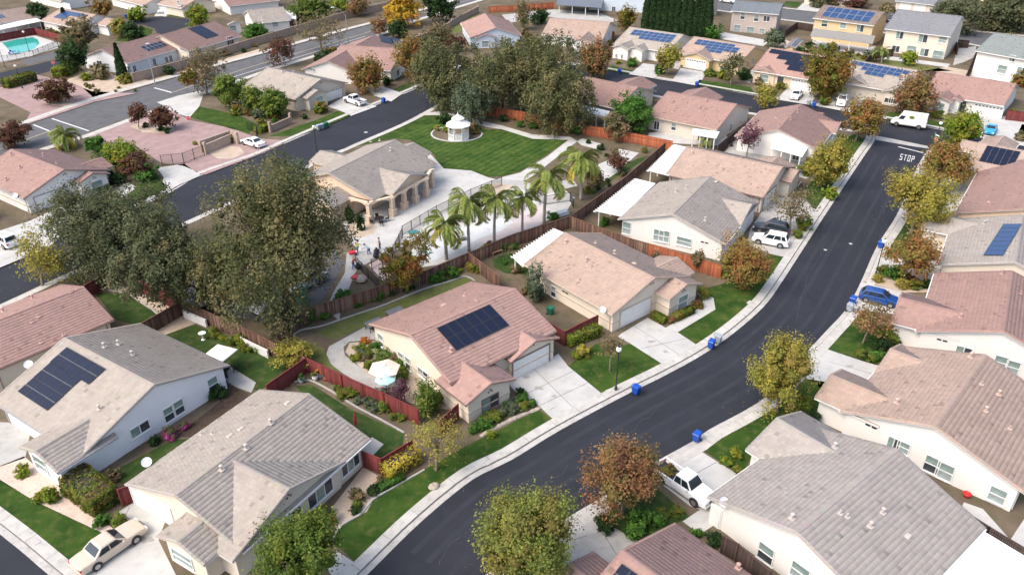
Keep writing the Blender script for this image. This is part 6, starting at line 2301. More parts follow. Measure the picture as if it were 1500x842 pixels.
    for sy in (-1, 1):
        link('headlight', shared(('hl', kind), lambda: MB().box((0, 0, 0), (0.22, 0.40, 0.15), taper=0.85).mesh('headlight', HEAD)), e, (hl - 0.11, sy * (hw * 0.68), fz), 0)
        tz = zb - 0.24 if kind != 'van' else 1.1
        link('taillight', shared(('tl', kind), lambda: MB().box((0, 0, 0), (0.12, 0.30, 0.20 if kind != 'van' else 0.5)).mesh('taillight', TAIL)), e, (-hl + 0.06, sy * (hw * 0.74), tz))
        link('mirror', shared(('mir', paint), lambda: MB().box((0, 0, 0), (0.14, 0.22, 0.15), taper=0.8).mesh('mirror', pm if kind != 'van' else BLKPL)), e, (cb[1] - 0.35, sy * (hw + 0.06), zb + 0.06))
    MB().box((hl - 0.05, 0, low + 0.12), (0.2, W * 0.8, 0.16)).build('front_bumper', BLKPL if kind == 'van' else pm, e)
    MB().box((-hl + 0.03, 0, low + 0.14), (0.18, W * 0.84, 0.16)).build('rear_bumper', BLKPL if kind in ('van', 'pickup') else pm, e)
    MB().box((hl - 0.01, 0, fz - 0.01), (0.08, W * 0.34, 0.14)).build('grille', BLKPL, e)
    MB().box((0, 0, 0.24), (L_ * 0.8, W * 0.82, 0.12)).build('underside', BLKPL, e)
    if kind == 'pickup':
        MB().box((-1.70, 0, 0.725), (2.06, W * 0.82, 0.03)).build('bed_liner', BLKPL, e)
        if load:
            me, _ = crown_mesh('yard_cuttings', 0.75, 0.22, 'rustgreen', 500, 0.14, np.random.RandomState(5), 20)
            link('yard_cuttings', me, e, (-1.7, 0, 0.85), kind='stuff')
    if kind == 'van':
        MB().box((-0.9, 0, zr + 0.062), (3.6, W * 0.5, 0.02)).build('roof_rib', pm, e)
        if logo:
            for sy in (-1, 1):
                y = sy * (hw - 0.03)
                m = MB()
                o_ = [(0.46 * math.cos(t * math.pi / 10), 0.30 * math.sin(t * math.pi / 10)) for t in range(20)]
                m.add([(x_ - 0.35, y - sy * (0.02), 1.95 + z_) for x_, z_ in o_] + [(x_ - 0.35, y + sy * 0.012, 1.95 + z_) for x_, z_ in o_], [tuple(range(20)), tuple(range(39, 19, -1))] + [(k, (k + 1) % 20, 20 + (k + 1) % 20, 20 + k) for k in range(20)])
                m.build('side_emblem', plain('emblem_green', (0.20, 0.26, 0.05), 0.5), e)
                m = MB()
                for k in (-0.2, -0.07, 0.06, 0.19):
                    m.box((k - 0.35, y + sy * 0.016, 1.95), (0.09, 0.012, 0.16))
                m.box((-0.35, y + sy * 0.016, 2.09), (0.4, 0.012, 0.05))
                m.build('emblem_lettering', plain('emblem_dark', (0.03, 0.05, 0.02), 0.5), e, kind='stuff')
    if door_open:
        dd = MB().box((0.45, 0, 0.85), (0.95, 0.07, 0.9)).build('open_door', pm, e, loc=(cb[1] - 0.25, -hw, 0), rz=R(-120))
    if s != 1.0:
        e.scale = (s, s, s)
    return e


# ------------------------------------------------------------------ people
SKIN = plain('skin', (0.42, 0.25, 0.17), 0.6)


def skin_obj(name, chain, mat, parent, sub=1):
    """chain: dict of points {k:(x,y,z,r)}, edges list of pairs, root first"""
    pts, edges = chain
    keys = list(pts)
    me = bpy.data.meshes.new(name)
    me.from_pydata([pts[k][:3] for k in keys], [(keys.index(a), keys.index(b)) for a, b in edges], [])
    o = bpy.data.objects.new(name, me)
    COL.objects.link(o)
    o.parent = parent
    m = o.modifiers.new('skin', 'SKIN')
    m.use_smooth_shade = True
    for i, k in enumerate(keys):
        r = pts[k][3]
        me.skin_vertices[0].data[i].radius = (r, r)
        me.skin_vertices[0].data[i].use_root = (i == 0)
    s = o.modifiers.new('sub', 'SUBSURF')
    s.levels = sub
    s.render_levels = sub
    bpy.context.view_layer.update()
    dg = bpy.context.evaluated_depsgraph_get()
    me2 = bpy.data.meshes.new_from_object(o.evaluated_get(dg))
    bpy.data.objects.remove(o)
    me2.name = name
    me2.materials.clear()
    me2.materials.append(mat)
    return link(name, me2, parent)


def person(px, rz, label, shirt, pants, pose='stand', hat=None, hair=(0.03, 0.02, 0.015)):
    p = at(*px)
    e = empty('person', (p[0], p[1], GZ + 0.01), rz, label, 'person')
    bend = {'stand': 0.05, 'reach': 0.25, 'stoop': 0.75}[pose]
    st = 0.13 if pose != 'reach' else 0.2
    sx, sz = math.sin(bend), math.cos(bend)
    hipz = 0.92 if pose != 'stoop' else 0.84
    up = lambda d, x=0.0: (x + sx * d, hipz + sz * d)
    b = {}
    X, Z = up(0)
    b['pelvis'] = (0, 0, Z, 0.13)
    x, z = up(0.2); b['waist'] = (x, 0, z, 0.125)
    x, z = up(0.45); b['chest'] = (x, 0, z, 0.15)
    x, z = up(0.58); b['neck'] = (x, 0, z, 0.06)
    x, z = up(0.68); b['chin'] = (x + 0.02, 0, z, 0.085)
    x, z = up(0.80); b['head'] = (x + 0.02, 0, z, 0.10)
    ed = [('pelvis', 'waist'), ('waist', 'chest'), ('chest', 'neck'), ('neck', 'chin'), ('chin', 'head')]
    cx, cz = up(0.50)
    arms, legs = {}, {}
    for sgn, nm in ((1, 'l'), (-1, 'r')):
        f = 0.0 if pose == 'stand' else 0.28
        b['sh' + nm] = (cx, sgn * 0.19, cz, 0.06)
        b['el' + nm] = (cx + 0.06 + f * 0.6, sgn * 0.25, cz - 0.27 + f * 0.15, 0.045)
        b['wr' + nm] = (cx + 0.20 + f * 1.2, sgn * 0.22, cz - 0.45 + f * 0.3, 0.03)
        b['pa' + nm] = (cx + 0.25 + f * 1.3, sgn * 0.215, cz - 0.50 + f * 0.3, 0.032)
        ed += [('chest', 'sh' + nm), ('sh' + nm, 'el' + nm), ('el' + nm, 'wr' + nm), ('wr' + nm, 'pa' + nm)]
        for q in range(5):
            k = 'f%d%s' % (q, nm)
            oy = (q - 1.5) * 0.018 if q < 4 else -sgn * 0.05
            b[k] = (cx + 0.33 + f * 1.3 - 0.012 * abs(q - 1.5), sgn * 0.215 + oy, cz - 0.56 + f * 0.3, 0.009)
            ed.append(('pa' + nm, k))
        fx = st * sgn
        b['hp' + nm] = (0, sgn * 0.10, hipz - 0.06, 0.095)
        b['kn' + nm] = (fx * 0.7 + 0.05, sgn * 0.12, 0.48, 0.065)
        b['an' + nm] = (fx * 0.9, sgn * 0.13, 0.09, 0.045)
        b['to' + nm] = (fx * 0.9 + 0.17, sgn * 0.14, 0.04, 0.04)
        ed += [('pelvis', 'hp' + nm), ('hp' + nm, 'kn' + nm), ('kn' + nm, 'an' + nm), ('an' + nm, 'to' + nm)]
    body = skin_obj('body', (b, ed), SKIN, e)
    g = lambda k, r: (*b[k][:3], r)
    top = {'waist': g('waist', 0.15), 'pelvis': g('pelvis', 0.15), 'chest': g('chest', 0.175), 'shl': g('shl', 0.08), 'shr': g('shr', 0.08), 'ell': g('ell', 0.06), 'elr': g('elr', 0.06)}
    skin_obj('shirt', (top, [('waist', 'pelvis'), ('waist', 'chest'), ('chest', 'shl'), ('chest', 'shr'), ('shl', 'ell'), ('shr', 'elr')]), shirt, e)
    tr = {'pelvis': g('pelvis', 0.145)}
    te = []
    for nm in 'lr':
        tr['hp' + nm] = g('hp' + nm, 0.11)
        tr['kn' + nm] = g('kn' + nm, 0.085)
        tr['an' + nm] = g('an' + nm, 0.068)
        te += [('pelvis', 'hp' + nm), ('hp' + nm, 'kn' + nm), ('kn' + nm, 'an' + nm)]
    skin_obj('trousers', (tr, te), pants, e)
    hx, hz = b['head'][0], b['head'][2]
    hm = hat or plain('hair_dark', hair, 0.8)
    MB().lathe([(0.12, 0), (0.125, 0.05), (0.10, 0.11), (0.03, 0.14)], 12, (hx - 0.015, 0, hz - 0.01)).build('hat' if hat else 'hair', hm, e, smooth=True)
    if hat:
        MB().lathe([(0.19, 0), (0.19, 0.015), (0.12, 0.02)], 14, (hx, 0, hz - 0.005)).build('hat_brim', hm, e)
    fc = MB()
    for s in (-1, 1):
        fc.box((hx + 0.10, s * 0.035, hz - 0.03), (0.01, 0.02, 0.012))
        fc.box((hx - 0.0, s * 0.105, hz - 0.04), (0.03, 0.02, 0.05))
    fc.box((hx + 0.115, 0, hz - 0.06), (0.03, 0.02, 0.035))
    fc.box((hx + 0.10, 0, hz - 0.095), (0.01, 0.05, 0.01))
    fc.build('face', plain('face_tone', (0.2, 0.1, 0.07), 0.6), e, kind='stuff')
    return e
def head(p, q):
    a, b = at(*p), at(*q)
    return math.atan2(b[1] - a[1], b[0] - a[0])


# ------------------------------------------------------------------ cars
vehicle('saloon', 'beige', (163, 806), head((115, 838), (212, 772)), 'beige four-door saloon parked on the driveway by the clipped hedge', 'parked_car', 'car')
vehicle('pickup', 'white', (1001, 716), head((962, 690), (1040, 744)), 'white crew cab pickup with garden cuttings in its bed, beside the rust coloured tree', 'pickup_truck', 'pickup', load=True)
vehicle('hatch', 'blue', (1286, 442), head((1318, 449), (1262, 436)) + math.pi, 'bright blue hatchback behind the sparse orange tree', 'parked_car', 'car')
vehicle('suv', 'black', (1129, 341), head((1150, 349), (1108, 341)), 'black suv parked beside the white one', 'parked_car', 'car')
vehicle('suv', 'white', (1128, 357), head((1150, 361), (1108, 353)), 'white suv parked beside the black one', 'parked_car', 'car')
vehicle('van', 'white', (1330, 185), head((1362, 190), (1303, 181)), 'white delivery van with a small green oval emblem', 'delivery_van', 'van', logo=True)
vehicle('coupe', 'sky', (1450, 194), head((1455, 184), (1446, 202)), 'bright turquoise blue coupe on a pale driveway', 'parked_car', 'car')
vehicle('sedan', 'white', (1166, 143), head((1172, 135), (1158, 151)), 'white sedan in front of the peach house with dark solar panels', 'parked_car', 'car')
vehicle('pickup', 'white', (1233, 152), head((1238, 138), (1227, 163)), 'white pickup nose out beside the big rust and green tree', 'pickup_truck', 'pickup')
vehicle('pickup', 'white', (520, 152), head((537, 157), (503, 146)), 'white pickup with empty dark bed backed to the street by a round rust tree', 'pickup_truck', 'pickup')
vehicle('sedan', 'white', (371, 213), head((386, 217), (356, 208)), 'white sedan on the pink pavers by the entrance gate', 'parked_car', 'car')
vehicle('sedan', 'white', (238, 18), head((247, 11), (229, 25)), 'white sedan on the drive by the cul-de-sac', 'parked_car', 'car')
vehicle('suv', 'white', (8, 358), head((22, 362), (-14, 346)), 'white suv at the left edge in front of the pale grey house', 'parked_car', 'car')
vehicle('suv', 'navy', (1441, 37), head((1446, 26), (1436, 46)), 'dark navy suv on the drive between two dark trees', 'parked_car', 'car')
vehicle('suv', 'black', (1301, 31), head((1310, 26), (1296, 34)), 'black car on the back street left of the cream two-storey house', 'parked_car', 'car')
vehicle('sedan', 'white', (1066, 4), head((1052, 2), (1082, 6)), 'white car on the back street above the grey blue roof', 'parked_car', 'car')
vehicle('pickup', 'white', (401, 446), head((440, 422), (380, 455)), 'white work truck with its door open under the big oak', 'work_truck', 'truck', door_open=True)
vehicle('pickup', 'silver', (448, 420), head((480, 405), (430, 430)), 'silver work truck behind the teal portable toilet', 'work_truck', 'truck')
vehicle('suv', 'silver', (296, 447), head((310, 440), (280, 452)), 'silver car half hidden under the second oak', 'parked_car', 'car')
vehicle('sedan', 'black', (352, 425), head((365, 418), (338, 432)), 'dark car in the deep shade of the oaks', 'parked_car', 'car')

# ------------------------------------------------------------------ bins
for px, c, lb in [((931, 577), 'blue', 'blue wheeled bin on the kerb nearest the lamp post'), ((1041, 510), 'blue', 'blue wheeled bin next to a grey one at the cream house'), ((1051, 502), 'grey', 'grey wheeled bin next to the blue one at the cream house'),
                  ((1020, 646), 'blue', 'blue wheeled bin on the kerb above the white pickup'), ((1289, 363), 'blue', 'blue wheeled bin at the foot of the right-hand kerb lamp'), ((1248, 446), 'blue', 'blue wheeled bin behind a grey one near the blue hatchback'),
                  ((1244, 456), 'grey', 'grey wheeled bin in front of the blue one near the blue hatchback'), ((1192, 157), 'blue', 'blue wheeled bin across from the rose roofed bungalow'), ((1184, 154), 'grey', 'grey wheeled bin left of a blue one on the far kerb'),
                  ((907.5, 108), 'blue', 'blue wheeled bin at the small lawn left of the white driveway'), ((1020.5, 127), 'blue', 'blue wheeled bin at the foot of the yellow house drive'), ((562, 151), 'blue', 'blue wheeled bin by the round rust tree and white pickup'),
                  ((185.5, 27), 'blue', 'blue wheeled bin at the cul-de-sac'), ((467, 191), 'grey', 'left grey wheeled bin of the three by the curved lawn'), ((472, 189.5), 'grey', 'middle grey wheeled bin of the three by the curved lawn'),
                  ((478, 187.5), 'green', 'dark green wheeled bin of the three by the curved lawn'), ((806, 461), 'green', 'green wheeled bin in the side yard of the cream house'), ((224, 485), 'green', 'green wheeled bin in the corner by the grey roofed house')]:
    wheelie_bin(px, c, lb, rz=R(rnd.choice([-40, -35, 50, 55])))

for px, lb in [((902, 571), 'black lamp post on the square lawn between the driveways'), ((1282, 405), 'black lamp post on the right-hand kerb by the clipped shrubs'), ((465, 226), 'black lamp post behind the club house roof'),
               ((1367, 221), 'black lamp post at the corner by the stop sign'), ((33, 130), 'black lamp post above the long clipped hedge'), ((43, 76), 'black lamp post beside the turquoise pool'), ((8, 100), 'black lamp post at the left edge by the pool')]:
    lamp_post(px, lb)
street_light((511, 69), (505, 22), (487, 11), 'tall grey street light arching over the avenue')
street_light((227, 123), (222, 72), (216, 64), 'tall grey street light in front of the tan block wall')
stop_sign((1366, 224), R(-75), 'stop sign with street name blade at the corner beside the rust tree', blade=True)
stop_sign((282, 202), R(10), 'stop sign on a tall pole at the entrance pavers', blade=True, h=3.4)
stop_sign((82, 107), R(10), 'small stop sign by the clipped hedge at the top left')

# ------------------------------------------------------------------ fences
fence([(122, 419), (165, 394), (222, 419), (266, 441)], 'red', 'dark red board fence around the yard behind the left pink roof')
fence([(206, 474), (266, 441)], 'brown', 'brown board fence between the dark lawn and the umbrella garden')
fence([(266, 441), (327, 467), (375, 489), (407, 506), (447, 524)], 'brown', 'weathered board fence under the oaks, with a white low wall beneath')
fence([(390, 564), (447.5, 524), (500, 549), (562, 576), (612, 600)], 'red', 'bright red board fence with planter pots at its corner')
fence([(645, 614), (671, 592)], 'red', 'short red gate fence beside the pink bungalow')
fence([(530, 661), (558, 672), (603, 645)], 'red', 'red board fence beside the yellow hedge')
fence([(405, 480), (450, 452), (515, 432), (550, 421), (625, 396), (687, 370), (750, 344), (835, 317), (910, 264), (975, 209)], 'brown', 'long brown board fence behind the palms and pool deck')
fence([(985, 207), (940, 198), (900, 191), (860, 184), (820, 176), (760, 163), (710, 155)], 'orange', 'long orange-red board fence behind the club lawn')
fence([(835, 317), (880, 334), (925, 350), (950, 357)], 'brown', 'weathered fence between two white patio covers')
fence([(950, 357), (1000, 372), (1057, 389)], 'orange', 'orange-red board fence in front of the white gable wall')
fence([(687, 371), (710, 388), (731, 405)], 'brown', 'short brown fence climbing to the tan roof')
fence([(800, 470), (827, 486), (850, 474), (876, 462)], 'red', 'dark red corner fence around the cream house side yard')
fence([(1080, 190), (1052, 213)], 'dark', 'dark fence between the beige and white walled bungalows')
fence([(172, 717), (200, 707)], 'red', 'short dark red fence behind the clipped hedge')
fence([(1060, 785), (1082, 797), (1130, 838), (1160, 870)], 'dark', 'dark board fence beside the cream wall at the bottom')
fence([(1412, 748), (1450, 772), (1505, 805)], 'dark', 'brown board fence at the right edge behind the grey tiled roof')
fence([(-10, 52), (50, 41), (88, 51)], 'red', 'deep red fence behind the turquoise pool')
fence([(1433, 69), (1416, 109)], 'dark', 'dark fence left of the white two-storey house')
fence([(1310, 72), (1280, 75), (1268, 88)], 'dark', 'dark fence between the two yellow and cream two-storey houses')
fence([(1477, 162), (1512, 166)], 'red', 'red fence at the right edge beyond the turquoise coupe')
fence([(716, 10), (760, 8), (812, 4)], 'orange', 'orange fence at the top behind the bare tree')
fence([(930, 6), (944, 10)], 'orange', 'orange fence at the top beside the pale blue house')
fence([(1150, 45), (1168, 33), (1192, 37)], 'dark', 'dark fence behind the grey blue roofed house')
fence([(1420, 60), (1400, 58), (1404, 70)], 'dark', 'dark fence right of the cream two-storey house')
fence([(190, 228), (205, 235)], 'red', 'short red fence behind the left rose tiled roof')
fence([(1354, 104), (1372, 106)], 'dark', 'dark fence between grey and rose tiled roofs in the back row')
fence([(430, 23), (462, 13)], 'red', 'red fence at the top beside the white awning')
fence([(875, 42), (900, 47)], 'orange', 'orange fence behind the tan roofed bungalow')
masonry([(193, 108), (262, 90), (375, 55), (508, 17), (562, 5), (620, -18)], 'long tan block wall along the avenue')
masonry([(560, 70), (640, 44), (662, 30), (700, 10)], 'tan block wall right of the avenue behind the green bush', h=1.6)
masonry([(395, 185), (425, 172)], 'low tan block wall at the green lawn corner', h=1.2)
masonry([(293, 207), (336, 192), (346, 195)], 'tan entrance wall beside the iron gate', h=2.0, col=(0.42, 0.33, 0.26))
masonry([(299, 213), (340, 196)], 'second leaf of the tan entrance wall', h=1.6, col=(0.42, 0.33, 0.26))
iron_fence([(300, 228), (270, 240), (238, 243)], 'black iron entry gate across the pink pavers', h=1.9, name='iron_gate')
iron_fence([(363, 190), (378, 196), (377, 204)], 'black iron fence behind the white sedan', h=1.7)
iron_fence([(590, 345), (640, 315), (690, 290), (735, 272)], 'black iron fence between club patio and pool deck')
iron_fence([(522, 390), (540, 408), (556, 424)], 'black iron fence beside the pink slab')
iron_fence([(545, 395), (575, 378), (590, 348)], 'black iron fence at the gate by the rust tree')
iron_fence([(770, 290), (800, 300), (835, 295), (840, 305)], 'black iron fence behind the palms')
iron_fence([(0, 92), (50, 83), (86, 68)], 'black iron fence in front of the turquoise pool')

# low white wall under the weathered fence
mb = MB()
for a_, b_ in (((275, 462), (308, 476)), ((355, 500), (398, 521))):
    a, b = Vector(at(*a_)), Vector(at(*b_))
    d = b - a
    c = (a + b) / 2
    mb.box((c.x - 0.2, c.y - 0.4, 0.6), (d.length, 0.2, 1.0), math.atan2(d.y, d.x))
    o = mb.build('retaining_wall', stucco('white', WALL['white']))
    o['label'] = 'low white wall under the weathered fence, ' + ('upper stretch near the dark fence' if a_[0] < 300 else 'lower stretch near the small olive tree')
    o['category'] = 'wall'
    mb = MB()

# ------------------------------------------------------------------ pool
mb = MB()
WATER = plain('pool_water', (0.03, 0.36, 0.30), 0.08, var=0.25)
pts = [at(u, v) for u, v in [(3, 63), (25, 58), (48, 55), (55, 58), (58, 64), (50, 72), (38, 76), (22, 79), (14, 75), (8, 68)]]
mb.poly(pts, GZ, GZ + 0.012)
o = mb.build('pool_water', WATER)
o['kind'] = 'structure'

# ------------------------------------------------------------------ gazebo
p = at(672, 203)
g = empty('gazebo', (p[0], p[1], GZ), R(22.5), 'white eight-sided gazebo with two-tier roof on the club lawn', 'gazebo')
MB().lathe([(2.75, 0), (2.75, 0.35), (0.0, 0.35)], 8).build('floor_base', WHITE, g)
rf = MB().lathe([(3.2, 2.75), (3.2, 2.85), (1.3, 3.75), (0.02, 3.8)], 8).build('roof', plain('gazebo_roof', (0.82, 0.81, 0.79), 0.6), g)
MB().lathe([(1.25, 3.7), (1.25, 3.95), (1.65, 3.95), (1.65, 4.05), (0.15, 4.85), (0.05, 5.3), (0.01, 5.35)], 8).build('cupola', plain('gazebo_roof', (0.82, 0.81, 0.79), 0.6), rf)
for k in range(8):
    t = 2 * math.pi * k / 8
    t2 = t + 2 * math.pi / 8
    a, b = Vector((2.6 * math.cos(t), 2.6 * math.sin(t), 0)), Vector((2.6 * math.cos(t2), 2.6 * math.sin(t2), 0))
    link('post', shared('gpost', lambda: MB().box((0, 0, 1.55), (0.18, 0.18, 2.5)).mesh('post', WHITE)), g, tuple(a), t)
    if k == 1:
        continue
    mb = MB()
    d = b - a
    m = (a + b) / 2
    rz = math.atan2(d.y, d.x)
    for z in (0.5, 1.25, 2.65):
        mb.box((m.x, m.y, z), (d.length - 0.1, 0.07, 0.1 if z < 2 else 0.25), rz)
    for i in range(14):
        q = a.lerp(b, (i + 0.5) / 14)
        mb.box((q.x, q.y, 0.88), (0.06, 0.05, 0.7), rz)
    mb.build('railing', WHITE, g, kind='stuff')
g.scale = (0.72, 0.72, 0.92)
# stone ring of the gazebo bed
mb = MB()
cpt = Vector((*at(669, 199), 0))
ring = []
for i in range(48):
    t = 2 * math.pi * i / 48
    ring.append(at(669 + 37 * math.cos(t), 197 + 11 * math.sin(t)))
mb.poly(ring, GZ + 0.004, GZ + 0.012)
o = mb.build('bed_soil', SOIL)
o['kind'] = 'structure'
mb = MB()
for i in range(48):
    a, b = Vector(ring[i]), Vector(ring[(i + 1) % 48])
    d = b - a
    mb.box(((a.x + b.x) / 2, (a.y + b.y) / 2, GZ + 0.06), (d.length - 0.03, 0.3, 0.14), math.atan2(d.y, d.x))
o = mb.build('bed_edging', CONC_W)
o['kind'] = 'structure'

# ------------------------------------------------------------------ club house porch
cl = A_CL
STONE = surf('porch_stone', (0.52, 0.40, 0.30), (0.66, 0.54, 0.43), 2.0, (0.4, 0.3, 0.22), 6.0)


def column(px, z=2.9):
    l = cl.loc(at(px[0], px[1], 0.12))
    me = shared(('col', z), lambda: MB().box((0, 0, 0.5), (0.85, 0.85, 1.0)).box((0, 0, 1.05), (0.95, 0.95, 0.12)).box((0, 0, z / 2 + 0.5), (0.6, 0.6, z - 1.0)).box((0, 0, z - 0.05), (0.8, 0.8, 0.14)).mesh('column', STONE))
    link('column', me, cl.e, (l.x, l.y, 0.12))
    return Vector((l.x, l.y))


cols = [column(q) for q in ((542.5, 325), (576, 316), (593, 306), (609, 297), (625, 288), (633, 274))]


def arch(a, b, z0=2.1, z1=3.05, th=0.45):
    d = b - a
    mb = MB()
    n = 12
    rz = math.atan2(d.y, d.x)
    top, bot = [], []
    for i in range(n + 1):
        t = i / n
        top.append((t * d.length, z1))
        bot.append((t * d.length, z0 + (z1 - 0.2 - z0) * math.sin(math.pi * t) ** 0.6))
    for i in range(n):
        vs = []
        for y in (-th / 2, th / 2):
            vs += [(bot[i][0], y, bot[i][1]), (bot[i + 1][0], y, bot[i + 1][1]), (top[i + 1][0], y, top[i + 1][1]), (top[i][0], y, top[i][1])]
        mb.add(vs, [(0, 1, 2, 3), (7, 6, 5, 4), (0, 4, 5, 1), (3, 2, 6, 7)])
    mb.build('arch', stucco('peach', WALL['peach']), cl.e, loc=(a.x, a.y, 0.1), rz=rz)


for a_, b_ in zip(cols[:-1], cols[1:]):
    arch(a_, b_)
bk = Vector((cols[0].x, cols[0].y + 3.4))
arch(cols[0], bk)
for q, w_ in (((558, 300), 1.9), ((548, 306), 1.9), ((590, 290), 2.2), ((607, 282), 1.6)):
    cl.window(0, 'r', q, w_, 1.6, 'dark')
cl.vent(0, 'r', (572, 221), 'stack')
for q in ((543, 208), (556, 206)):
    cl.vent(0, 'l', q, 'pipe')

# ------------------------------------------------------------------ trees
tree((399, 340), 107, (427, 466), 'oak', 'largest dark olive oak in front of the club house', 'weep', rz=96, R0=0.55, bark=BARK_D, dens=1.9, limbs=16, name='oak_tree', size=0.195, fill=0.35)
tree((235, 374), 68, (262, 455), 'oakdark', 'second oak, left of the largest one', 'weep', rz=60, R0=0.4, bark=BARK_D, dens=1.5, limbs=12, name='oak_tree', size=0.2, fill=0.35)
tree((155, 337), 78, (126, 398), 'oakdark', 'grey-green spreading oak over the street, right of the rose tiled house', 'weep', rz=55, R0=0.35, bark=BARK_D, dens=1.5, limbs=12, name='oak_tree', size=0.2, fill=0.35)
tree((304, 398), 46, (322, 465), 'oak', 'lower oak crown joining the two largest oaks', 'weep', rz=52, R0=0.3, name='oak_tree', bark=BARK_D, fill=0.35)
tree((433, 262), 27, (440, 300), 'olive', 'green tree behind the largest oak at the club house corner', rz=24)
tree((58, 372), 36, (62, 418), 'yellow', 'half bare yellow tree at the left edge street', 'tuft', rz=34, dens=0.4, limbs=16)
tree((656, 112), 50, (650, 155), 'oak', 'left olive brown tree of the dense club lawn row', 'weep', rz=44, bark=BARK_D, name='oak_tree', dens=1.3)
tree((738, 110), 52, (735, 165), 'oak', 'middle olive brown tree of the dense club lawn row', 'weep', rz=44, bark=BARK_D, name='oak_tree', dens=1.3)
tree((782, 96), 44, (776, 150), 'oak', 'rear olive tree of the dense club lawn row', 'weep', rz=38, bark=BARK_D, name='oak_tree', dens=1.3)
tree((816, 130), 58, (795, 188), 'oak', 'right olive tree of the club lawn row, spreading over the rose roof', 'weep', rz=56, bark=BARK_D, name='oak_tree', dens=1.4)
tree((690, 148), 31, (706, 182), 'olive', 'soft green pepper tree behind the white gazebo', 'weep', rz=30, bark=BARK_D)
tree((592, 380), 36, (597, 426), 'rustgreen', 'round rust brown tree between the people and the palms', 'round', rz=34)
tree((536, 108), 25, (537, 134), 'rustgold', 'round rust gold tree above the white pickup with empty bed', 'tuft', rz=24)
tree((602, 84), 24, (603, 120), 'rustgold', 'golden brown tree in front of the pink roof with two solar arrays', 'tuft', rz=27)
tree((872, 85), 24, (872, 113), 'rust', 'rusty tree right of the olive trees, before the small lawn', 'tuft', rz=27)
tree((980, 82), 17, (976, 110), 'yellow', 'golden tree at the white driveway of the grey solar bungalow', 'tuft', rz=17)
tree((1073, 95), 15, (1070, 125), 'oak', 'thin sparse tree before the yellow house', 'tuft', rz=16, dens=0.45)
tree((1213, 107), 34, (1213, 146), 'rustgreen', 'large rust and green tree between two driveways in the back row', 'tuft', rz=31)
tree((1342, 138), 28, (1340, 168), 'rust', 'dark rust tree right behind the white van', 'tuft', rz=26)
tree((1266, 170), 27, (1253, 206), 'rustgold', 'rust and green tree on the corner lawn left of the van', 'tuft', rz=22)
tree((1410, 187), 25, (1405, 213), 'lime', 'round yellow-green tree left of the turquoise coupe', 'tuft', rz=22)
tree((1124, 140), 16, (1124, 160), 'yellow', 'small yellow tree on the far kerb', 'tuft', rz=15)
tree((1389, 236), 32, (1370, 276), 'rustgold', 'rust orange tree beside the stop sign', 'tuft', rz=24)
tree((1350, 288), 44, (1334, 342), 'yellow', 'broad yellow-green tree on the right-hand kerb', 'tuft', rz=32, dens=1.1)
tree((1337, 368), 32, (1322, 412), 'rustgold', 'rust and green tree in front of the stone coloured roof', 'tuft', rz=29)
tree((1216, 236), 28, (1202, 273), 'yellow', 'golden green tree on the lawn left of the stop lettering', 'tuft', rz=30)
tree((1160, 298), 32, (1157, 338), 'dry', 'thin brown tree above the black and white suvs', 'tuft', rz=24, dens=0.35, limbs=14)
tree((1092, 384), 37, (1090, 422), 'rustgold', 'rust and gold tree at the end of the orange fence', 'tuft', rz=35)
tree((1278, 464), 29, (1264, 502), 'rust', 'thin orange tree over the blue hatchback', 'tuft', rz=20, dens=0.45, limbs=14)
tree((1146, 546), 49, (1138, 602), 'yellow', 'tall golden green tree on the right kerb', 'tuft', rz=48, dens=0.9)
tree((914, 692), 56, (912, 752), 'rust', 'dense rusty red tree left of the white pickup', 'tuft', rz=55, dens=1.1)
tree((770, 782), 77, (775, 860), 'maple', 'large yellow-green tree at the bottom edge on the street', 'tuft', rz=70, dens=1.15)
tree((430, 812), 61, (432, 880), 'green', 'bright green tree hiding the front of the grey tiled bungalow', 'tuft', rz=56, dens=1.1)
tree((640, 640), 42, (639, 688), 'yellow', 'half bare yellow tree beside the yellow hedge', 'tuft', rz=27, dens=0.28, limbs=18)
tree((625, 583), 22, (627, 606), 'green', 'bushy green tree beside the pink bungalow wall', 'tuft', rz=26)
tree((895, 505), 19, (893, 543), 'dry', 'young sparse tree on the square lawn', 'tuft', rz=17, dens=0.35, limbs=12)
tree((785, 416), 17, (783, 441), 'olive', 'upright grey green shrub tree between pink and cream houses', 'tuft', rz=27)
tree((1100, 197), 18, (1093, 230), 'purple', 'bare purple tree against the white wall', 'tuft', rz=16, dens=0.4, limbs=16)
tree((926, 163), 31, (926, 192), 'vivid', 'round bright green tree between two rose roofs', 'round', rz=25)
tree((905, 184), 21, (905, 206), 'dry', 'rusty brown tree in front of the orange fence', 'round', rz=17)
tree((906, 236), 17, (905, 254), 'maroon', 'small dark rust tree beside the white slabs', 'round', rz=14, dens=0.6)
tree((872, 258), 18, (872, 280), 'maroon', 'brown tree behind the tallest palm', 'round', rz=16, dens=0.6)
tree((335, 131), 23, (337, 158), 'green', 'left round green tree of the three by the grey tiled roof', 'round', rz=19)
tree((374, 145), 19, (376, 168), 'green', 'middle round green tree of the three by the grey tiled roof', 'round', rz=19)
tree((402, 151), 23, (402, 172), 'green', 'right round green tree of the three by the grey tiled roof', 'round', rz=21)
tree((300, 100), 26, (303, 138), 'dry', 'tall straggly brown tree on the avenue pavement', 'round', rz=28, dens=0.55, limbs=12)
tree((275, 113), 13, (300, 140), 'rustgreen', 'low green limb tree beside the avenue', 'round', rz=10, dens=0.6)
tree((410, 73), 20, (418, 96), 'maroon', 'dark forked tree on the far avenue pavement', 'round', rz=16, dens=0.7)
tree((468, 42), 32, (470, 74), 'dry', 'almost bare tree beside the street light', 'tuft', rz=24, dens=0.22, limbs=18)
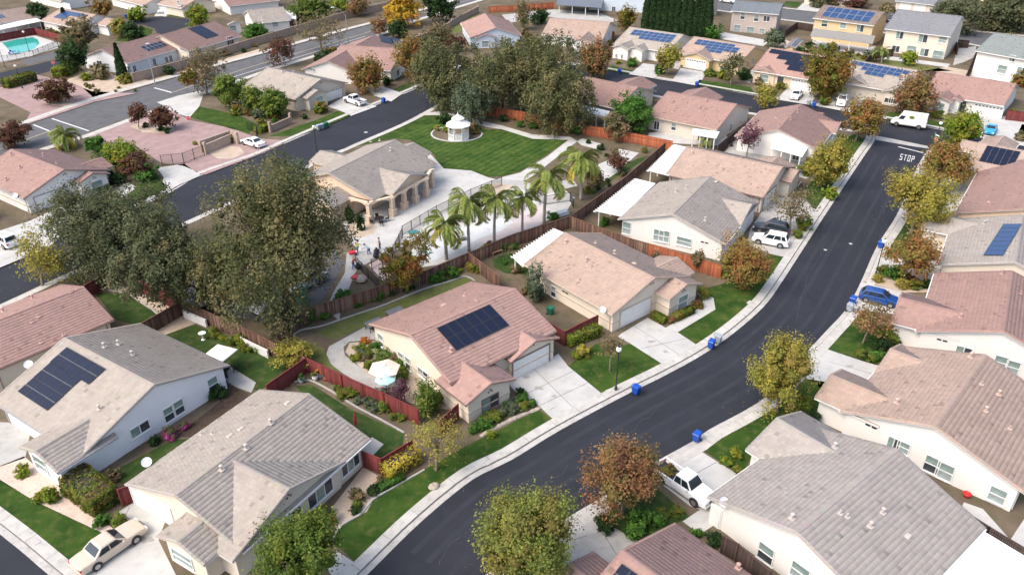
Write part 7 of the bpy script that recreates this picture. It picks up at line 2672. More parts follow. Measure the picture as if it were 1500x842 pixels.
tree((112, 52), 26, (115, 85), 'dry', 'brown topped tree right of the pool', 'round', rz=20)
tree((107, 80), 19, (120, 112), 'dark', 'dark green tree below the brown topped one', 'round', rz=18)
tree((82, 131), 23, (88, 150), 'maroon', 'dark red round tree on the pink paver island', 'round', rz=15)
tree((202, 164), 13, (203, 187), 'maroon', 'left small dark red tree of the pair on the entrance island', 'round', rz=11)
tree((237, 171), 18, (237, 191), 'maroon', 'right dark red tree of the pair on the entrance island', 'round', rz=12)
tree((18, 195), 21, (22, 215), 'maroon', 'dark red tree at the left edge by the crosswalk', 'round', rz=15)
tree((178, 228), 24, (176, 250), 'lime', 'yellow-green tree behind the left rose roof', 'round', rz=19)
tree((200, 240), 20, (200, 262), 'maroon', 'purple brown bush tree beside the paver gate', 'round', rz=16)
tree((140, 212), 15, (142, 228), 'vivid', 'green shrub tree behind the left rose roof', 'round', rz=11)
tree((147, 12), 13, (147, 30), 'rustgold', 'rust tree at the top by the cul-de-sac', 'round', rz=10)
tree((290, 22), 17, (290, 38), 'lime', 'round yellow-green tree at the end of the cul-de-sac', 'round', rz=13)
tree((200, 21), 13, (200, 32), 'lime', 'small yellow-green tree above the cul-de-sac', 'round', rz=9)
tree((178, 40), 13, (178, 55), 'yellow', 'yellow tree at the cul-de-sac kerb', 'round', rz=11)
tree((194, 47), 14, (196, 60), 'dark', 'dark green tree beside the yellow one at the cul-de-sac', 'round', rz=11)
tree((55, 20), 14, (58, 38), 'dark', 'dark tree between the two top left roofs', 'round', rz=12)
tree((375, 46), 19, (375, 58), 'vivid', 'green tree against the block wall below the grey roof', 'round', rz=11)
tree((455, 12), 28, (455, 30), 'green', 'large olive green tree behind the block wall', 'round', rz=16)
tree((500, 6), 16, (502, 18), 'lime', 'yellow-green tree behind the block wall', 'round', rz=8)
tree((524, 8), 17, (525, 24), 'rust', 'red brown tree behind the block wall', 'round', rz=11, dens=0.5)
tree((590, 14), 27, (586, 40), 'gold', 'bright golden orange tree over the avenue', 'round', rz=20)
tree((643, 8), 22, (648, 34), 'dark', 'dark evergreen at the far end of the avenue', 'round', rz=20)
tree((583, 42), 14, (585, 56), 'dark', 'round dark green shrub tree beside the avenue', 'round', rz=12)
tree((555, 37), 13, (557, 52), 'rust', 'thin pinkish tree beside the avenue', 'tuft', rz=10, dens=0.35)
tree((640, 48), 22, (640, 65), 'dry', 'brown scrub tree left of the pink hipped roof', 'round', rz=14, dens=0.6)
tree((668, 62), 14, (668, 76), 'maroon', 'reddish shrub tree beside the blue walled bungalow', 'round', rz=10, dens=0.6)
tree((628, 66), 16, (628, 80), 'oak', 'olive bush tree below the brown scrub', 'round', rz=12)
tree((766, 18), 14, (768, 44), 'dry', 'bare grey tree right of the pink hipped roof', 'tuft', rz=18, dens=0.25, limbs=16)
tree((790, 24), 12, (790, 36), 'dark', 'dark bush tree beside the bare grey one', 'round', rz=10)
tree((918, 27), 14, (918, 46), 'rustgreen', 'rust and green tree left of the cypresses', 'round', rz=15)
tree((1136, 56), 15, (1138, 70), 'olive', 'grey green tree behind the yellow house', 'round', rz=11)
tree((1046, 48), 11, (1046, 56), 'vivid', 'green bush tree at the right end of the cypress row', 'round', rz=9)
tree((1332, 84), 11, (1334, 95), 'lime', 'lime green young tree behind the grey solar roof', 'round', rz=8)
tree((1402, 22), 27, (1402, 50), 'oakdark', 'broad dark tree behind the cream two-storey house', 'round', rz=20)
tree((1475, 20), 38, (1475, 44), 'oakdark', 'dark spreading tree in the top right corner', 'round', rz=24)
tree((1497, 118), 12, (1497, 126), 'rustgreen', 'small green and rust tree at the right edge', 'round', rz=9)
tree((1245, 3), 22, (1245, 12), 'maroon', 'dark red tree at the top edge', 'round', rz=8)
tree((1205, 1), 18, (1205, 10), 'oakdark', 'dark tree at the top edge by the pale drive', 'round', rz=8)
tree((1300, 14), 10, (1302, 22), 'dry', 'pale scrub tree left of the dark grey roof', 'round', rz=7)
tree((410, 466), 30, (395, 492), 'oakdark', 'low olive tree behind the weathered fence', 'weep', rz=22)
tree((430, 515), 30, (433, 532), 'yellow', 'yellow green shrub tree at the fence corner', 'tuft', rz=20)
tree((585, 572), 16, (583, 590), 'purple', 'small purple tree beside the teal umbrella', 'tuft', rz=14, dens=0.6)
tree((960, 380), 9, (960, 392), 'dry', 'thin brown tree in front of the white gable, left one', 'tuft', rz=13, dens=0.4)
tree((1022, 378), 9, (1022, 398), 'dry', 'thin brown tree in front of the white gable, right one', 'tuft', rz=11, dens=0.4)
for i, x in enumerate(range(945, 1036, 9)):
    cypress((x, 49 + i * 0.5), (x + 3.0, -19 + i * 0.2), 6.2, 'tall dark cypress in the close row behind the grey solar bungalow', 'row of tall cypresses')
cypress((99, 42), (90, 13), 5.0, 'thin dark cypress in front of the split blue solar array')
cypress((182, 120), (168, 64), 7.0, 'tall narrow cypress at the corner of the white walled house')
for q, t, lb in (((513, 326), (511, 300), 'left small round-topped cypress at the club house porch'), ((529, 337), (527, 311), 'right small round-topped cypress at the club house porch')):
    bush((q[0], q[1]), 6.5, 'dark', lb, sz=2.4)

palm((651, 332), (654, 380), 'front queen palm leaning left of the others', 1.05)
palm((685, 298), (687, 368), 'tall queen palm second from the left')
palm((726, 294), (724, 356), 'queen palm in the middle of the pool deck row', 1.0)
palm((766, 292), (765, 340), 'short queen palm right of the middle one', 0.85)
palm((801, 262), (797, 328), 'dense green queen palm with drooping fronds', 1.1, 32)
palm((850, 236), (851, 293), 'tallest queen palm farthest right', 1.15, 32)
palm((94, 200), (97, 218), 'small palm behind the left rose roof', 0.9)
palm((1292, 77), (1291, 92), 'small palm behind the grey solar roof', 0.8, 18)
palm((1034, 207), (1034, 217), 'tiny palm at the back patio of the beige bungalow', 0.55, 16)
palm((768, 28), (768, 44), 'small palm by the bare grey tree at the top', 0.7, 16)

# ------------------------------------------------------------------ hedges and shrubs
hedge((112, 712), (160, 748), 2.6, 1.9, 'hedge', 'large clipped box hedge with orange tips beside the pale blue wall')
hedge((565, 702), (612, 672), 1.6, 1.5, 'hedgeyellow', 'bright yellow clipped hedge along the red fence')
hedge((828, 505), (876, 488), 1.7, 1.3, 'lime', 'lime green hedge in front of the dark red fence')
hedge((955, 465), (974, 474), 0.9, 0.8, 'hedge', 'small clipped hedge at the garage side of the cream house')
hedge((986, 470), (1014, 457), 0.9, 0.8, 'hedge', 'small clipped hedge under the cream house window')
hedge((8, 130), (52, 118), 2.2, 2.0, 'hedge', 'long clipped hedge on the pink paver corner')
hedge((84, 115), (112, 103), 2.4, 2.2, 'lime', 'yellow-green hedge beside the small stop sign')
hedge((378, 196), (392, 190), 1.5, 1.3, 'lime', 'short lime hedge by the iron fence at the entrance')
hedge((556, 718), (590, 700), 0.8, 0.5, 'vivid', 'low green border below the yellow hedge')
S_ = 'small shrub in the planted beds'
NAMED = [((35, 695), 11, 'lime', 'round yellow-green shrub on the pink stone bed, left one'), ((68, 732), 15, 'lime', 'large round yellow-green shrub on the pink stone bed'), ((80, 733), 9, 'hedge', 'bronze shrub touching the large round one'),
         ((150, 768), 12, 'vivid', 'dark shrub at the foot of the clipped hedge'), ((176, 768), 13, 'hedge', 'green shrub beside the beige saloon'), ((166, 702), 13, 'dry', 'pale shrub between the blue wall and red fence'),
         ((475, 765), 17, 'hedge', 'dark round shrub under the wide window'), ((855, 520), 12, 'yellow', 'round yellow shrub at the drive corner of the square lawn'), ((845, 524), 8, 'lime', 'small lime shrub beside the yellow one'),
         ((1078, 668), 10, 'lime', 'round lime shrub near the grey tiled roof'), ((1063, 680), 10, 'lime', 'second lime shrub, nearer the pickup'), ((1080, 692), 8, 'hedge', 'green shrub against the grey tiled house corner'),
         ((932, 778), 21, 'vivid', 'leafy green shrub with white flowers under the rusty tree'), ((955, 765), 16, 'vivid', 'bright green shrub right of the white flowered one'), ((970, 756), 10, 'hedge', 'round bronze green shrub by the path'),
         ((992, 753), 10, 'hedge', 'low round shrub beside the pickup wheel'), ((1045, 795), 13, 'dark', 'dark round shrub at the cream wall'), ((1018, 785), 10, 'vivid', 'green shrub behind the rose tiled roof'),
         ((1175, 335), 12, 'hedge', 'large clipped round shrub right of the black suv'), ((1167, 347), 9, 'hedge', 'small clipped round shrub right of the white suv'), ((1134, 325), 5, 'maroon', 'little brown shrub above the black suv'),
         ((1293, 402), 9, 'hedge', 'clipped shrub by the right lamp post'), ((1285, 412), 8, 'yellow', 'clipped shrub nearest the blue hatchback'), ((1311, 408), 15, 'vivid', 'tall green shrub on the gravel bed'), ((1330, 412), 10, 'maroon', 'dark shrub on the gravel bed'),
         ((1322, 421), 11, 'yellow', 'yellow shrub above the blue hatchback'), ((1340, 422), 10, 'hedge', 'green shrub at the gravel bed end'), ((1354, 420), 9, 'dark', 'dark shrub against the rose tiled house'),
         ((1302, 500), 16, 'hedge', 'large green shrub right of the thin orange tree'), ((1290, 512), 15, 'dark', 'dark rose shrub with white blooms'), ((1283, 526), 11, 'vivid', 'low green shrub at the lawn corner'),
         ((1172, 598), 16, 'hedge', 'leafy shrub against the white wall by the golden tree'), ((1188, 618), 13, 'dark', 'dark shrub by the short brown gate'), ((215, 265), 15, 'vivid', 'bright green bush on the small left lawn'),
         ((173, 268), 12, 'dark', 'dark bush right of the teal shuttered window'), ((155, 285), 9, 'dark', 'low dark bush beside the teal shuttered window'), ((470, 165), 12, 'hedge', 'round shrub under the grey tiled gable'), ((566, 125), 9, 'dark', 'dark round shrub at the white front door'),
         ((655, 193), 6, 'lime', 'small lime shrub left of the gazebo'), ((640, 191), 5, 'yellow', 'small gold shrub left of the gazebo'), ((693, 195), 10, 'rust', 'rust coloured shrub right of the gazebo'), ((700, 194), 6, 'dark', 'dark shrub right of the gazebo'),
         ((650, 182), 11, 'dark', 'dark green shrub behind the gazebo'), ((762, 186), 6, 'vivid', 'round green shrub along the club path'), ((780, 188), 7, 'vivid', 'second green shrub along the club path'), ((738, 178), 7, 'dark', 'dark shrub under the olive trees'),
         ((810, 322), 9, 'vivid', 'green shrub at the foot of the dense palm'), ((843, 196), 9, 'vivid', 'dark green low shrub before the orange fence'), ((925, 98), 8, 'vivid', 'green shrub beside the white drive'), ((906, 94), 4, 'lime', 'lime shrub left of the white entry'),
         ((926, 95), 7, 'hedge', 'olive shrub by the white entry'), ((966, 108), 8, 'vivid', 'green bush right of the white driveway'), ((1040, 112), 9, 'green', 'green shrub in front of the yellow garage'), ((1060, 116), 9, 'lime', 'lime shrub under the yellow house window'),
         ((1089, 118), 11, 'dark', 'dark hedge shrub right of the yellow house'), ((1143, 131), 8, 'hedge', 'shrub by the peach entry'), ((1112, 124), 7, 'dry', 'brown shrub at the peach wall'), ((1208, 155), 8, 'hedge', 'low shrub at the foot of the big rust tree'),
         ((1370, 173), 8, 'hedge', 'round shrub behind the white van'), ((1484, 165), 4, 'yellow', 'tiny yellow shrub at the red fence'), ((1494, 205), 9, 'dry', 'brown shrub at the right kerb'), ((1467, 116), 6, 'hedge', 'round shrub before the white two-storey house'),
         ((184, 122), 10, 'yellow', 'dry yellow bush at the foot of the tall cypress'), ((150, 115), 13, 'dry', 'dry bush beside the white gable wall'), ((192, 118), 7, 'hedge', 'small conifer shrub right of the tall cypress'), ((237, 108), 8, 'hedge', 'bush at the block wall, left one'),
         ((250, 110), 8, 'dark', 'bush at the block wall, right one'), ((285, 93), 6, 'dark', 'dark bush at the block wall by the straggly tree'), ((236, 192), 5, 'dark', 'round shrub on the entrance island, left'), ((246, 195), 6, 'dark', 'round shrub on the entrance island, right'),
         ((214, 187), 5, 'dark', 'small shrub under the small dark red tree'), ((335, 209), 8, 'dark', 'dark green shrub beside the entrance wall'), ((286, 212), 4, 'yellow', 'yellow shrub at the end of the entrance wall'), ((128, 118), 8, 'lime', 'yellow-green shrub at the foot of the dark tree'),
         ((450, 470), 14, 'vivid', 'green shrub below the portable toilet'), ((502, 444), 16, 'vivid', 'leafy green bush at the brown fence'), ((465, 462), 9, 'dark', 'dark bush between two green ones'), ((555, 436), 10, 'vivid', 'green shrub with pale flowers by the brown fence'),
         ((572, 432), 8, 'dark', 'dark shrub under the rust brown tree'), ((640, 412), 11, 'vivid', 'green shrub at the fence below the front palm'), ((662, 405), 11, 'vivid', 'bright shrub at the fence below the tall palm'), ((690, 396), 8, 'yellow', 'yellow shrub at the fence corner'),
         ((320, 582), 14, 'dark', 'round dark green shrub at the blue wall corner'), ((250, 640), 12, 'bloom', 'magenta bougainvillea beside the blue wall'), ((270, 628), 9, 'bloom', 'smaller magenta bougainvillea, nearer the garden lawn'), ((228, 650), 9, 'dark', 'dark bush left of the bougainvillea'),
         ((536, 502), 7, 'orange', 'bright orange flowering shrub by the garden path'), ((528, 515), 10, 'green', 'green shrub inside the path curve'), ((522, 528), 9, 'lime', 'lime shrub inside the path curve'), ((540, 522), 8, 'hedge', 'potted green shrub by the path'),
         ((562, 526), 12, 'grass', 'spiky green shrub against the cream wall'), ((545, 540), 10, 'hedge', 'shrub left of the white umbrella'), ((590, 552), 9, 'hedge', 'bronze shrub under the wall windows'), ((640, 590), 12, 'green', 'tall leafy shrub right of the bushy tree'),
         ((695, 632), 9, 'vivid', 'green shrub at the pink bungalow front corner'), ((712, 628), 11, 'vivid', 'leafy shrub under the front window'), ((730, 615), 10, 'hedge', 'front bed shrub beside the window'), ((748, 605), 9, 'olive', 'grey green shrub in the front bed'),
         ((764, 590), 10, 'vivid', 'green shrub at the driveway corner'), ((778, 594), 8, 'vivid', 'small green shrub nearest the driveway'), ((762, 578), 8, 'dark', 'dark shrub at the porch corner'), ((720, 640), 7, 'lime', 'lime ground plant in the front bed'),
         ((525, 590), 7, 'olive', 'grey green agave near the red fence, left'), ((550, 602), 7, 'olive', 'grey green agave near the red fence, right'), ((503, 573), 5, 'hedge', 'small shrub along the red fence'), ((755, 398), 9, 'dry', 'brown shrub under the white patio cover'),
         ((700, 398), 8, 'hedge', 'shrub behind the pink roof ridge'), ((770, 430), 9, 'dry', 'tan grass clump beside the upright tree'), ((1043, 395), 8, 'lime', 'yellow green shrub beside the cream house gable'), ((1060, 405), 9, 'hedge', 'round shrub near the rust and gold tree'),
         ((1022, 450), 8, 'rustgreen', 'rusty clipped shrub by the cream house corner'), ((982, 472), 7, 'rust', 'red brown shrub at the cream house corner'), ((1030, 436), 10, 'hedge', 'shrub at the bend of the front path'), ((1340, 660), 16, 'vivid', 'long green shrub between the white wall and grey roof'),
         ((885, 330), 8, 'vivid', 'green shrub under the grey house patio'), ((1180, 255), 12, 'hedge', 'shrub beside the tan roofed gable'), ((1215, 290), 11, 'lime', 'yellow green shrub on the kerb lawn'), ((1190, 243), 10, 'yellow', 'yellow shrub left of the golden tree')]
for q, r_, pal_, lb in NAMED:
    bush(q, r_, pal_, lb, rz=rnd.random() * 6, sz=0.75 + 0.2 * rnd.random(), sx=0.9 + 0.2 * rnd.random())
# little plants in the beds: true look-alikes share one label
area = [([(460, 470), (520, 450), (600, 425), (680, 398), (672, 392), (600, 415), (520, 438), (470, 458)], 34, ['vivid', 'hedge', 'dark', 'lime']), ([(515, 515), (560, 500), (600, 555), (560, 560)], 26, ['hedge', 'vivid', 'lime', 'olive', 'dry']),
        ([(690, 635), (785, 592), (770, 580), (690, 620)], 18, ['vivid', 'hedge', 'olive']), ([(470, 560), (520, 575), (600, 615), (590, 620), (500, 580)], 12, ['hedge', 'olive', 'vivid']),
        ([(720, 170), (830, 190), (840, 185), (760, 168)], 12, ['dark', 'hedge', 'dry']), ([(840, 200), (960, 225), (920, 262), (860, 300), (845, 290), (900, 240)], 16, ['dark', 'hedge', 'dry']),
        ([(300, 480), (330, 490), (395, 520), (385, 528), (310, 495)], 10, ['hedge', 'lime']), ([(495, 730), (560, 700), (545, 740), (500, 770)], 7, ['hedge', 'dark', 'dry']), ([(860, 770), (960, 750), (1000, 790), (930, 800)], 8, ['vivid', 'dark']),
        ([(1260, 520), (1300, 480), (1310, 520), (1290, 540)], 8, ['dark', 'hedge']), ([(750, 395), (690, 375), (720, 360), (780, 365)], 9, ['hedge', 'dry', 'vivid']), ([(100, 125), (190, 125), (200, 135), (150, 140)], 8, ['dry', 'hedge'])]


def inside(x, y, P):
    c = False
    for i in range(len(P)):
        (x1, y1), (x2, y2) = P[i], P[i - 1]
        if (y1 > y) != (y2 > y) and x < (x2 - x1) * (y - y1) / (y2 - y1) + x1:
            c = not c
    return c


BED = ['among the stones along the brown back fence', 'in the gravel bed inside the curved path', 'in the front bed of the pink bungalow', 'along the red fence border', 'along the club path by the orange fence', 'in the strip between club path and palms', 'below the weathered fence and white wall', 'in the tan bed under the wide windows', 'under the rusty tree by the grey drive', 'right of the thin orange tree', 'in the yard left of the white patio cover', 'on the dry corner by the white gable']
for (P, n, pls), bed in zip(area, BED):
    k = 0
    n = int(n * 1.0)
    while k < n:
        x, y = rnd.uniform(min(p[0] for p in P), max(p[0] for p in P)), rnd.uniform(min(p[1] for p in P), max(p[1] for p in P))
        if inside(x, y, P):
            bush((x, y), rnd.uniform(0.35, 0.75) / mpp(x, y), rnd.choice(pls), 'low garden plant ' + bed, 'low garden plants ' + bed, rz=rnd.random() * 6, sz=rnd.uniform(0.6, 1.0), name='garden_plant', cat='plant')
            k += 1

# loose planting in the yards between the houses
YARD = [([(60, 280), (190, 245), (230, 300), (170, 300)], 9), ([(0, 395), (100, 330), (120, 345), (60, 370)], 0), ([(330, 165), (470, 170), (400, 190)], 8), ([(560, 60), (680, 60), (660, 85), (600, 80)], 16), ([(740, 45), (800, 55), (790, 80), (730, 80)], 12),
        ([(880, 60), (905, 60), (895, 85), (880, 90)], 6), ([(1090, 95), (1105, 100), (1098, 120), (1085, 118)], 4), ([(1130, 75), (1290, 90), (1280, 80), (1160, 66)], 10), ([(440, 100), (480, 80), (560, 60), (500, 75)], 9), ([(240, 100), (380, 62), (380, 72), (250, 110)], 12),
        ([(60, 45), (90, 30), (110, 60), (90, 62)], 6), ([(1350, 60), (1420, 100), (1400, 120), (1340, 100)], 0)]
YN = ['beside the left rose roof', '', 'behind the entrance lawn', 'left of the pink hipped roof', 'right of the pink hipped roof', 'left of the grey solar bungalow', 'between yellow and peach houses', 'behind the back row roofs', 'behind the long white gable', 'along the tan block wall', 'between the two top left roofs', '']
for (P, n), bed in zip(YARD, YN):
    k = 0
    while k < n:
        x, y = rnd.uniform(min(p[0] for p in P), max(p[0] for p in P)), rnd.uniform(min(p[1] for p in P), max(p[1] for p in P))
        if inside(x, y, P):
            bush((x, y), rnd.uniform(0.5, 1.3) / mpp(x, y), rnd.choice(['hedge', 'dark', 'dry', 'vivid', 'rustgreen', 'olive']), 'loose yard shrub ' + bed, 'loose yard shrubs ' + bed, rz=rnd.random() * 6, sz=rnd.uniform(0.6, 1.0))
            k += 1
# ------------------------------------------------------------------ garden furniture and small things
def umbrella(px, r, mat, label, n=8, h=2.3, closed=False):
    p = at(*px)
    e = empty('garden_umbrella', (p[0], p[1], GZ), 0.4, label, 'umbrella')
    MB().tube([(0, 0, 0), (0, 0, h + 0.35)], 0.03, 8).build('pole', DARKM, e)
    MB().lathe([(0.35, 0), (0.35, 0.06), (0.08, 0.14)], 12).build('base', DARKM, e)
    if closed:
        MB().lathe([(0.12, h - 1.2), (0.16, h - 0.6), (0.05, h + 0.3)], 8).build('canopy', mat, e)
    else:
        MB().lathe([(r, h - 0.12), (r, h - 0.02), (r * 0.55, h + 0.22), (0.25, h + 0.40), (0.25, h + 0.46), (0.02, h + 0.55)], n).build('canopy', mat, e)
    return e


CANVAS = plain('white_canvas', (0.75, 0.73, 0.68), 0.9)
umbrella((328, 545), 1.75, plain('bright_canvas', (0.82, 0.80, 0.77), 0.9), 'white square umbrella on the back lawn', n=4, h=2.4)
umbrella((566, 568), 1.6, plain('beige_canvas', (0.66, 0.58, 0.50), 0.9), 'beige umbrella beside the cream wall, larger of the pair', n=6, h=2.4)
umbrella((567, 578), 1.05, plain('teal_canvas', (0.38, 0.62, 0.60), 0.9), 'pale teal umbrella in front of the beige one', n=8, h=2.0)
umbrella((523, 636), 0.5, plain('red_canvas', (0.38, 0.02, 0.05), 0.9), 'closed red umbrella behind the grey tiled roof', closed=True, h=2.3)


def patio_table(px, label, r=0.6, mat=DARKM, chairs=4):
    p = at(*px)
    e = empty('garden_table', (p[0], p[1], GZ), 0, label, 'table')
    MB().lathe([(r, 0.70), (r, 0.74), (0.01, 0.74)], 16).build('tabletop', mat, e)
    MB().tube([(0, 0, 0), (0, 0, 0.7)], 0.05, 8).build('leg', mat, e)
    for k in range(chairs):
        t = 2 * math.pi * k / chairs + 0.4
        c = empty('garden_chair', (p[0] + (r + 0.45) * math.cos(t), p[1] + (r + 0.45) * math.sin(t), GZ), t, 'dark garden chair at ' + label, 'chair', 'garden chairs at ' + label)
        MB().box((0, 0, 0.44), (0.45, 0.45, 0.05)).build('seat', mat, c)
        MB().box((0.22, 0, 0.68), (0.05, 0.45, 0.45)).build('backrest', mat, c)
        for x in (-0.19, 0.19):
            for y in (-0.19, 0.19):
                link('leg', shared(('cleg', mat.name), lambda: MB().box((0, 0, 0.21), (0.04, 0.04, 0.42)).mesh('leg', mat)), c, (x, y, 0))


patio_table((330, 548), 'dark table under the white square umbrella')
patio_table((568, 572), 'table under the teal umbrella', 0.5, GALV, 2)
patio_table((556, 326), 'table under the club house arch', 0.7, DARKM, 4)
patio_table((1222, 74), 'table under the yellow house porch', 0.8, DARKM, 4)
patio_table((20, 80), 'blue table beside the turquoise pool', 0.7, plain('blue_plastic', (0.04, 0.10, 0.3), 0.5), 3)

# portable toilet
p = at(444, 442)
e = empty('portable_toilet', (p[0], p[1], GZ), R(25), 'teal green portable toilet under the largest oak', 'portable toilet')
TEAL = plain('teal_plastic', (0.01, 0.30, 0.25), 0.45)
MB().box((0, 0, 1.1), (1.1, 1.1, 2.1)).build('cabin', TEAL, e)
MB().box((0, -0.56, 1.05), (0.8, 0.04, 1.85)).build('door', plain('teal_dark', (0.01, 0.22, 0.19), 0.45), e)
MB().box((0, 0, 2.2), (1.16, 1.16, 0.14), taper=0.8).build('roof', plain('teal_pale', (0.3, 0.5, 0.46), 0.5), e)
MB().box((0, 0, 0.06), (1.2, 1.2, 0.1)).build('base', DARKM, e)

# barbecue shelter box and grey tables behind the pink roof
for q, lb in (((548, 472), 'flat grey garden table left of the pink roof corner'), ((579, 455), 'flat grey garden table behind the pink roof')):
    p = at(*q, GZ + 0.8)
    e = empty('patio_table', (p[0], p[1], GZ), R(40), lb, 'table')
    MB().box((0, 0, 0.78), (2.0, 1.3, 0.06)).build('tabletop', plain('slate_top', (0.14, 0.14, 0.15), 0.5), e)
    for x in (-0.85, 0.85):
        for y in (-0.5, 0.5):
            link('leg', shared('tleg', lambda: MB().box((0, 0, 0.38), (0.06, 0.06, 0.76)).mesh('leg', DARKM)), e, (x, y, 0))

# pool works
p = at(818, 316)
e = empty('pipe_stack', (p[0], p[1], GZ), R(35), 'stack of pale pipes on the ground beside the dense palm', 'pipe stack')
pm_ = shared('pipe', lambda: MB().tube([(-1.6, 0, 0), (1.6, 0, 0)], 0.09, 8).mesh('pipe', plain('pipe_grey', (0.5, 0.54, 0.55), 0.4)))
for r_ in range(3):
    for k in range(7 - r_):
        link('pipe', pm_, e, (rnd.uniform(-0.1, 0.1), (k - 3 + r_ * 0.5) * 0.19, 0.1 + r_ * 0.17))
for q, w_, d_, rz_, c_, lb in (((671, 352), 2.6, 0.9, 20, (0.10, 0.11, 0.12), 'dark folded tarpaulin on the white pool floor'), ((620, 372), 2.2, 1.4, 50, (0.45, 0.55, 0.58), 'pale blue sheet at the pool edge by the rust tree'), ((606, 341), 1.5, 1.0, 20, (0.05, 0.25, 0.25), 'teal tarpaulin by the iron fence'), ((631, 349), 1.8, 0.5, 45, (0.2, 0.22, 0.3), 'grey blue board on the pool deck')):
    p = at(*q)
    rs = np.random.RandomState(int(q[0]))
    mb = MB()
    nx_, ny_ = 9, 5
    vs = [(w_ * (i / (nx_ - 1) - 0.5) + rs.randn() * 0.04, d_ * (j / (ny_ - 1) - 0.5) + rs.randn() * 0.04, 0.05 + abs(rs.randn()) * 0.09) for j in range(ny_) for i in range(nx_)]
    mb.add(vs, [(j * nx_ + i, j * nx_ + i + 1, (j + 1) * nx_ + i + 1, (j + 1) * nx_ + i) for j in range(ny_ - 1) for i in range(nx_ - 1)])
    o = mb.build('tarpaulin', plain('tarp_%d' % int(q[0]), c_, 0.6), loc=(p[0], p[1], GZ + 0.01), rz=R(rz_), smooth=True)
    o['label'], o['category'] = lb, 'tarpaulin'
p = at(728, 372)
e = empty('garden_bench', (p[0], p[1], GZ), R(35), 'brown garden bench below the fence beside the round back lawn', 'bench')
BW = plain('bench_wood', (0.30, 0.17, 0.10), 0.8)
for k in range(4):
    link('slat', shared('bslat', lambda: MB().box((0, 0, 0.45), (1.6, 0.11, 0.04)).mesh('slat', BW)), e, (0, k * 0.13 - 0.2, 0))
for x in (-0.7, 0.7):
    link('leg', shared('bleg', lambda: MB().box((0, 0, 0.22), (0.08, 0.5, 0.44)).mesh('leg', BW)), e, (x, 0, 0))
MB().box((0, 0.28, 0.72), (1.6, 0.05, 0.4)).build('backrest', BW, e)

# people at the works by the pool gate
HV = plain('hi_vis', (0.55, 0.75, 0.08), 0.8)
DEN = plain('denim', (0.06, 0.12, 0.25), 0.9)
GREYC = plain('grey_cloth', (0.20, 0.21, 0.24), 0.9)
REDC = plain('red_cloth', (0.35, 0.03, 0.05), 0.9)
LBL = plain('light_blue_cloth', (0.45, 0.60, 0.70), 0.9)
person((524, 371), R(60), 'person in a bright yellow-green shirt and blue jeans, reaching down', HV, DEN, 'reach')
person((557, 366), R(200), 'person in grey shirt and dark trousers walking by the gate', GREYC, plain('dark_cloth', (0.07, 0.07, 0.09), 0.9), 'stand')
person((541, 373), R(170), 'person in a pale blue shirt stooping over the grey slab', LBL, DEN, 'stoop')
person((518, 394), R(30), 'person in a red shirt and blue jeans beside the red tool chest', REDC, DEN, 'reach', hat=plain('tan_hat', (0.45, 0.33, 0.2), 0.9))
for i, (q, lb) in enumerate((((516, 375), 'red wheelbarrow next to the worker in yellow-green'), ((520, 411), 'red tool chest alone on the brown ground'))):
    p = at(*q)
    e = empty('wheelbarrow' if i == 0 else 'tool_chest', (p[0], p[1], GZ), R(30 + 40 * i), lb, 'wheelbarrow' if i == 0 else 'tool chest')
    mb = MB()
    mb.add([(-0.3, -0.2, 0.3), (0.3, -0.2, 0.3), (0.3, 0.2, 0.3), (-0.3, 0.2, 0.3), (-0.5, -0.34, 0.62), (0.45, -0.34, 0.62), (0.45, 0.34, 0.62), (-0.5, 0.34, 0.62)], [(3, 2, 1, 0), (0, 1, 5, 4), (1, 2, 6, 5), (2, 3, 7, 6), (3, 0, 4, 7), (4, 5, 6, 7)])
    mb.build('tray', RED, e)
    MB().tube([(0.5, -0.05, 0.18), (0.5, 0.05, 0.18)], 0.18, 12).build('wheel', RUBBER, e)
    for s in (-1, 1):
        MB().tube([(0.5, s * 0.1, 0.2), (-0.9, s * 0.3, 0.55)], 0.02, 6).build('handle', WHITE, e)
for q, lb in (((525, 393), 'black bin bag beside the iron fence, lower one'), ((552, 371), 'black bag at the gate, upper one'), ((551, 377), 'black bag at the gate, lower one')):
    p = at(*q)
    mb = MB().lathe([(0.30, 0), (0.42, 0.2), (0.36, 0.5), (0.12, 0.7), (0.16, 0.8)], 9)
    o = mb.build('bin_bag', DARKM, loc=(p[0], p[1], GZ), smooth=True)
    o['label'], o['category'] = lb, 'bag'

# boulders and stones
def boulder(px, r, mat, label, group=None, name='boulder'):
    p = at(*px)
    rs = np.random.RandomState(int(px[0] * 3 + px[1]))
    prof = [(r * 0.75, 0), (r, r * 0.3), (r * 0.8, r * 0.65), (r * 0.35, r * 0.85)]
    mb = MB().lathe(prof, 8)
    mb.v = [(x * (1 + rs.rand() * 0.3), y * (0.8 + rs.rand() * 0.3), z * (0.85 + rs.rand() * 0.3)) for x, y, z in mb.v]
    o = mb.build(name, mat, loc=(p[0], p[1], GZ - 0.03), rz=rs.rand() * 6)
    o['label'], o['category'] = label, 'stone'
    if group:
        o['group'] = group


ROCK = surf('rock', (0.30, 0.25, 0.20), (0.45, 0.39, 0.33), 3.0, (0.18, 0.15, 0.12), 8.0)
boulder((636, 713), 0.45, ROCK, 'lone pale boulder on the front lawn strip')
boulder((529, 411), 0.8, ROCK, 'brown rock heap beside the red tool chest')
for i in range(34):       # stone edging of the front bed
    t = i / 33
    u_ = 706 + (789 - 706) * t
    v_ = 638 - 39 * t - 3 * math.sin(t * 3.1)
    boulder((u_, v_), 0.2 + 0.06 * rnd.random(), ROCK, 'small stone edging the front bed of the pink bungalow', 'stones edging the front bed', 'edging_stone')
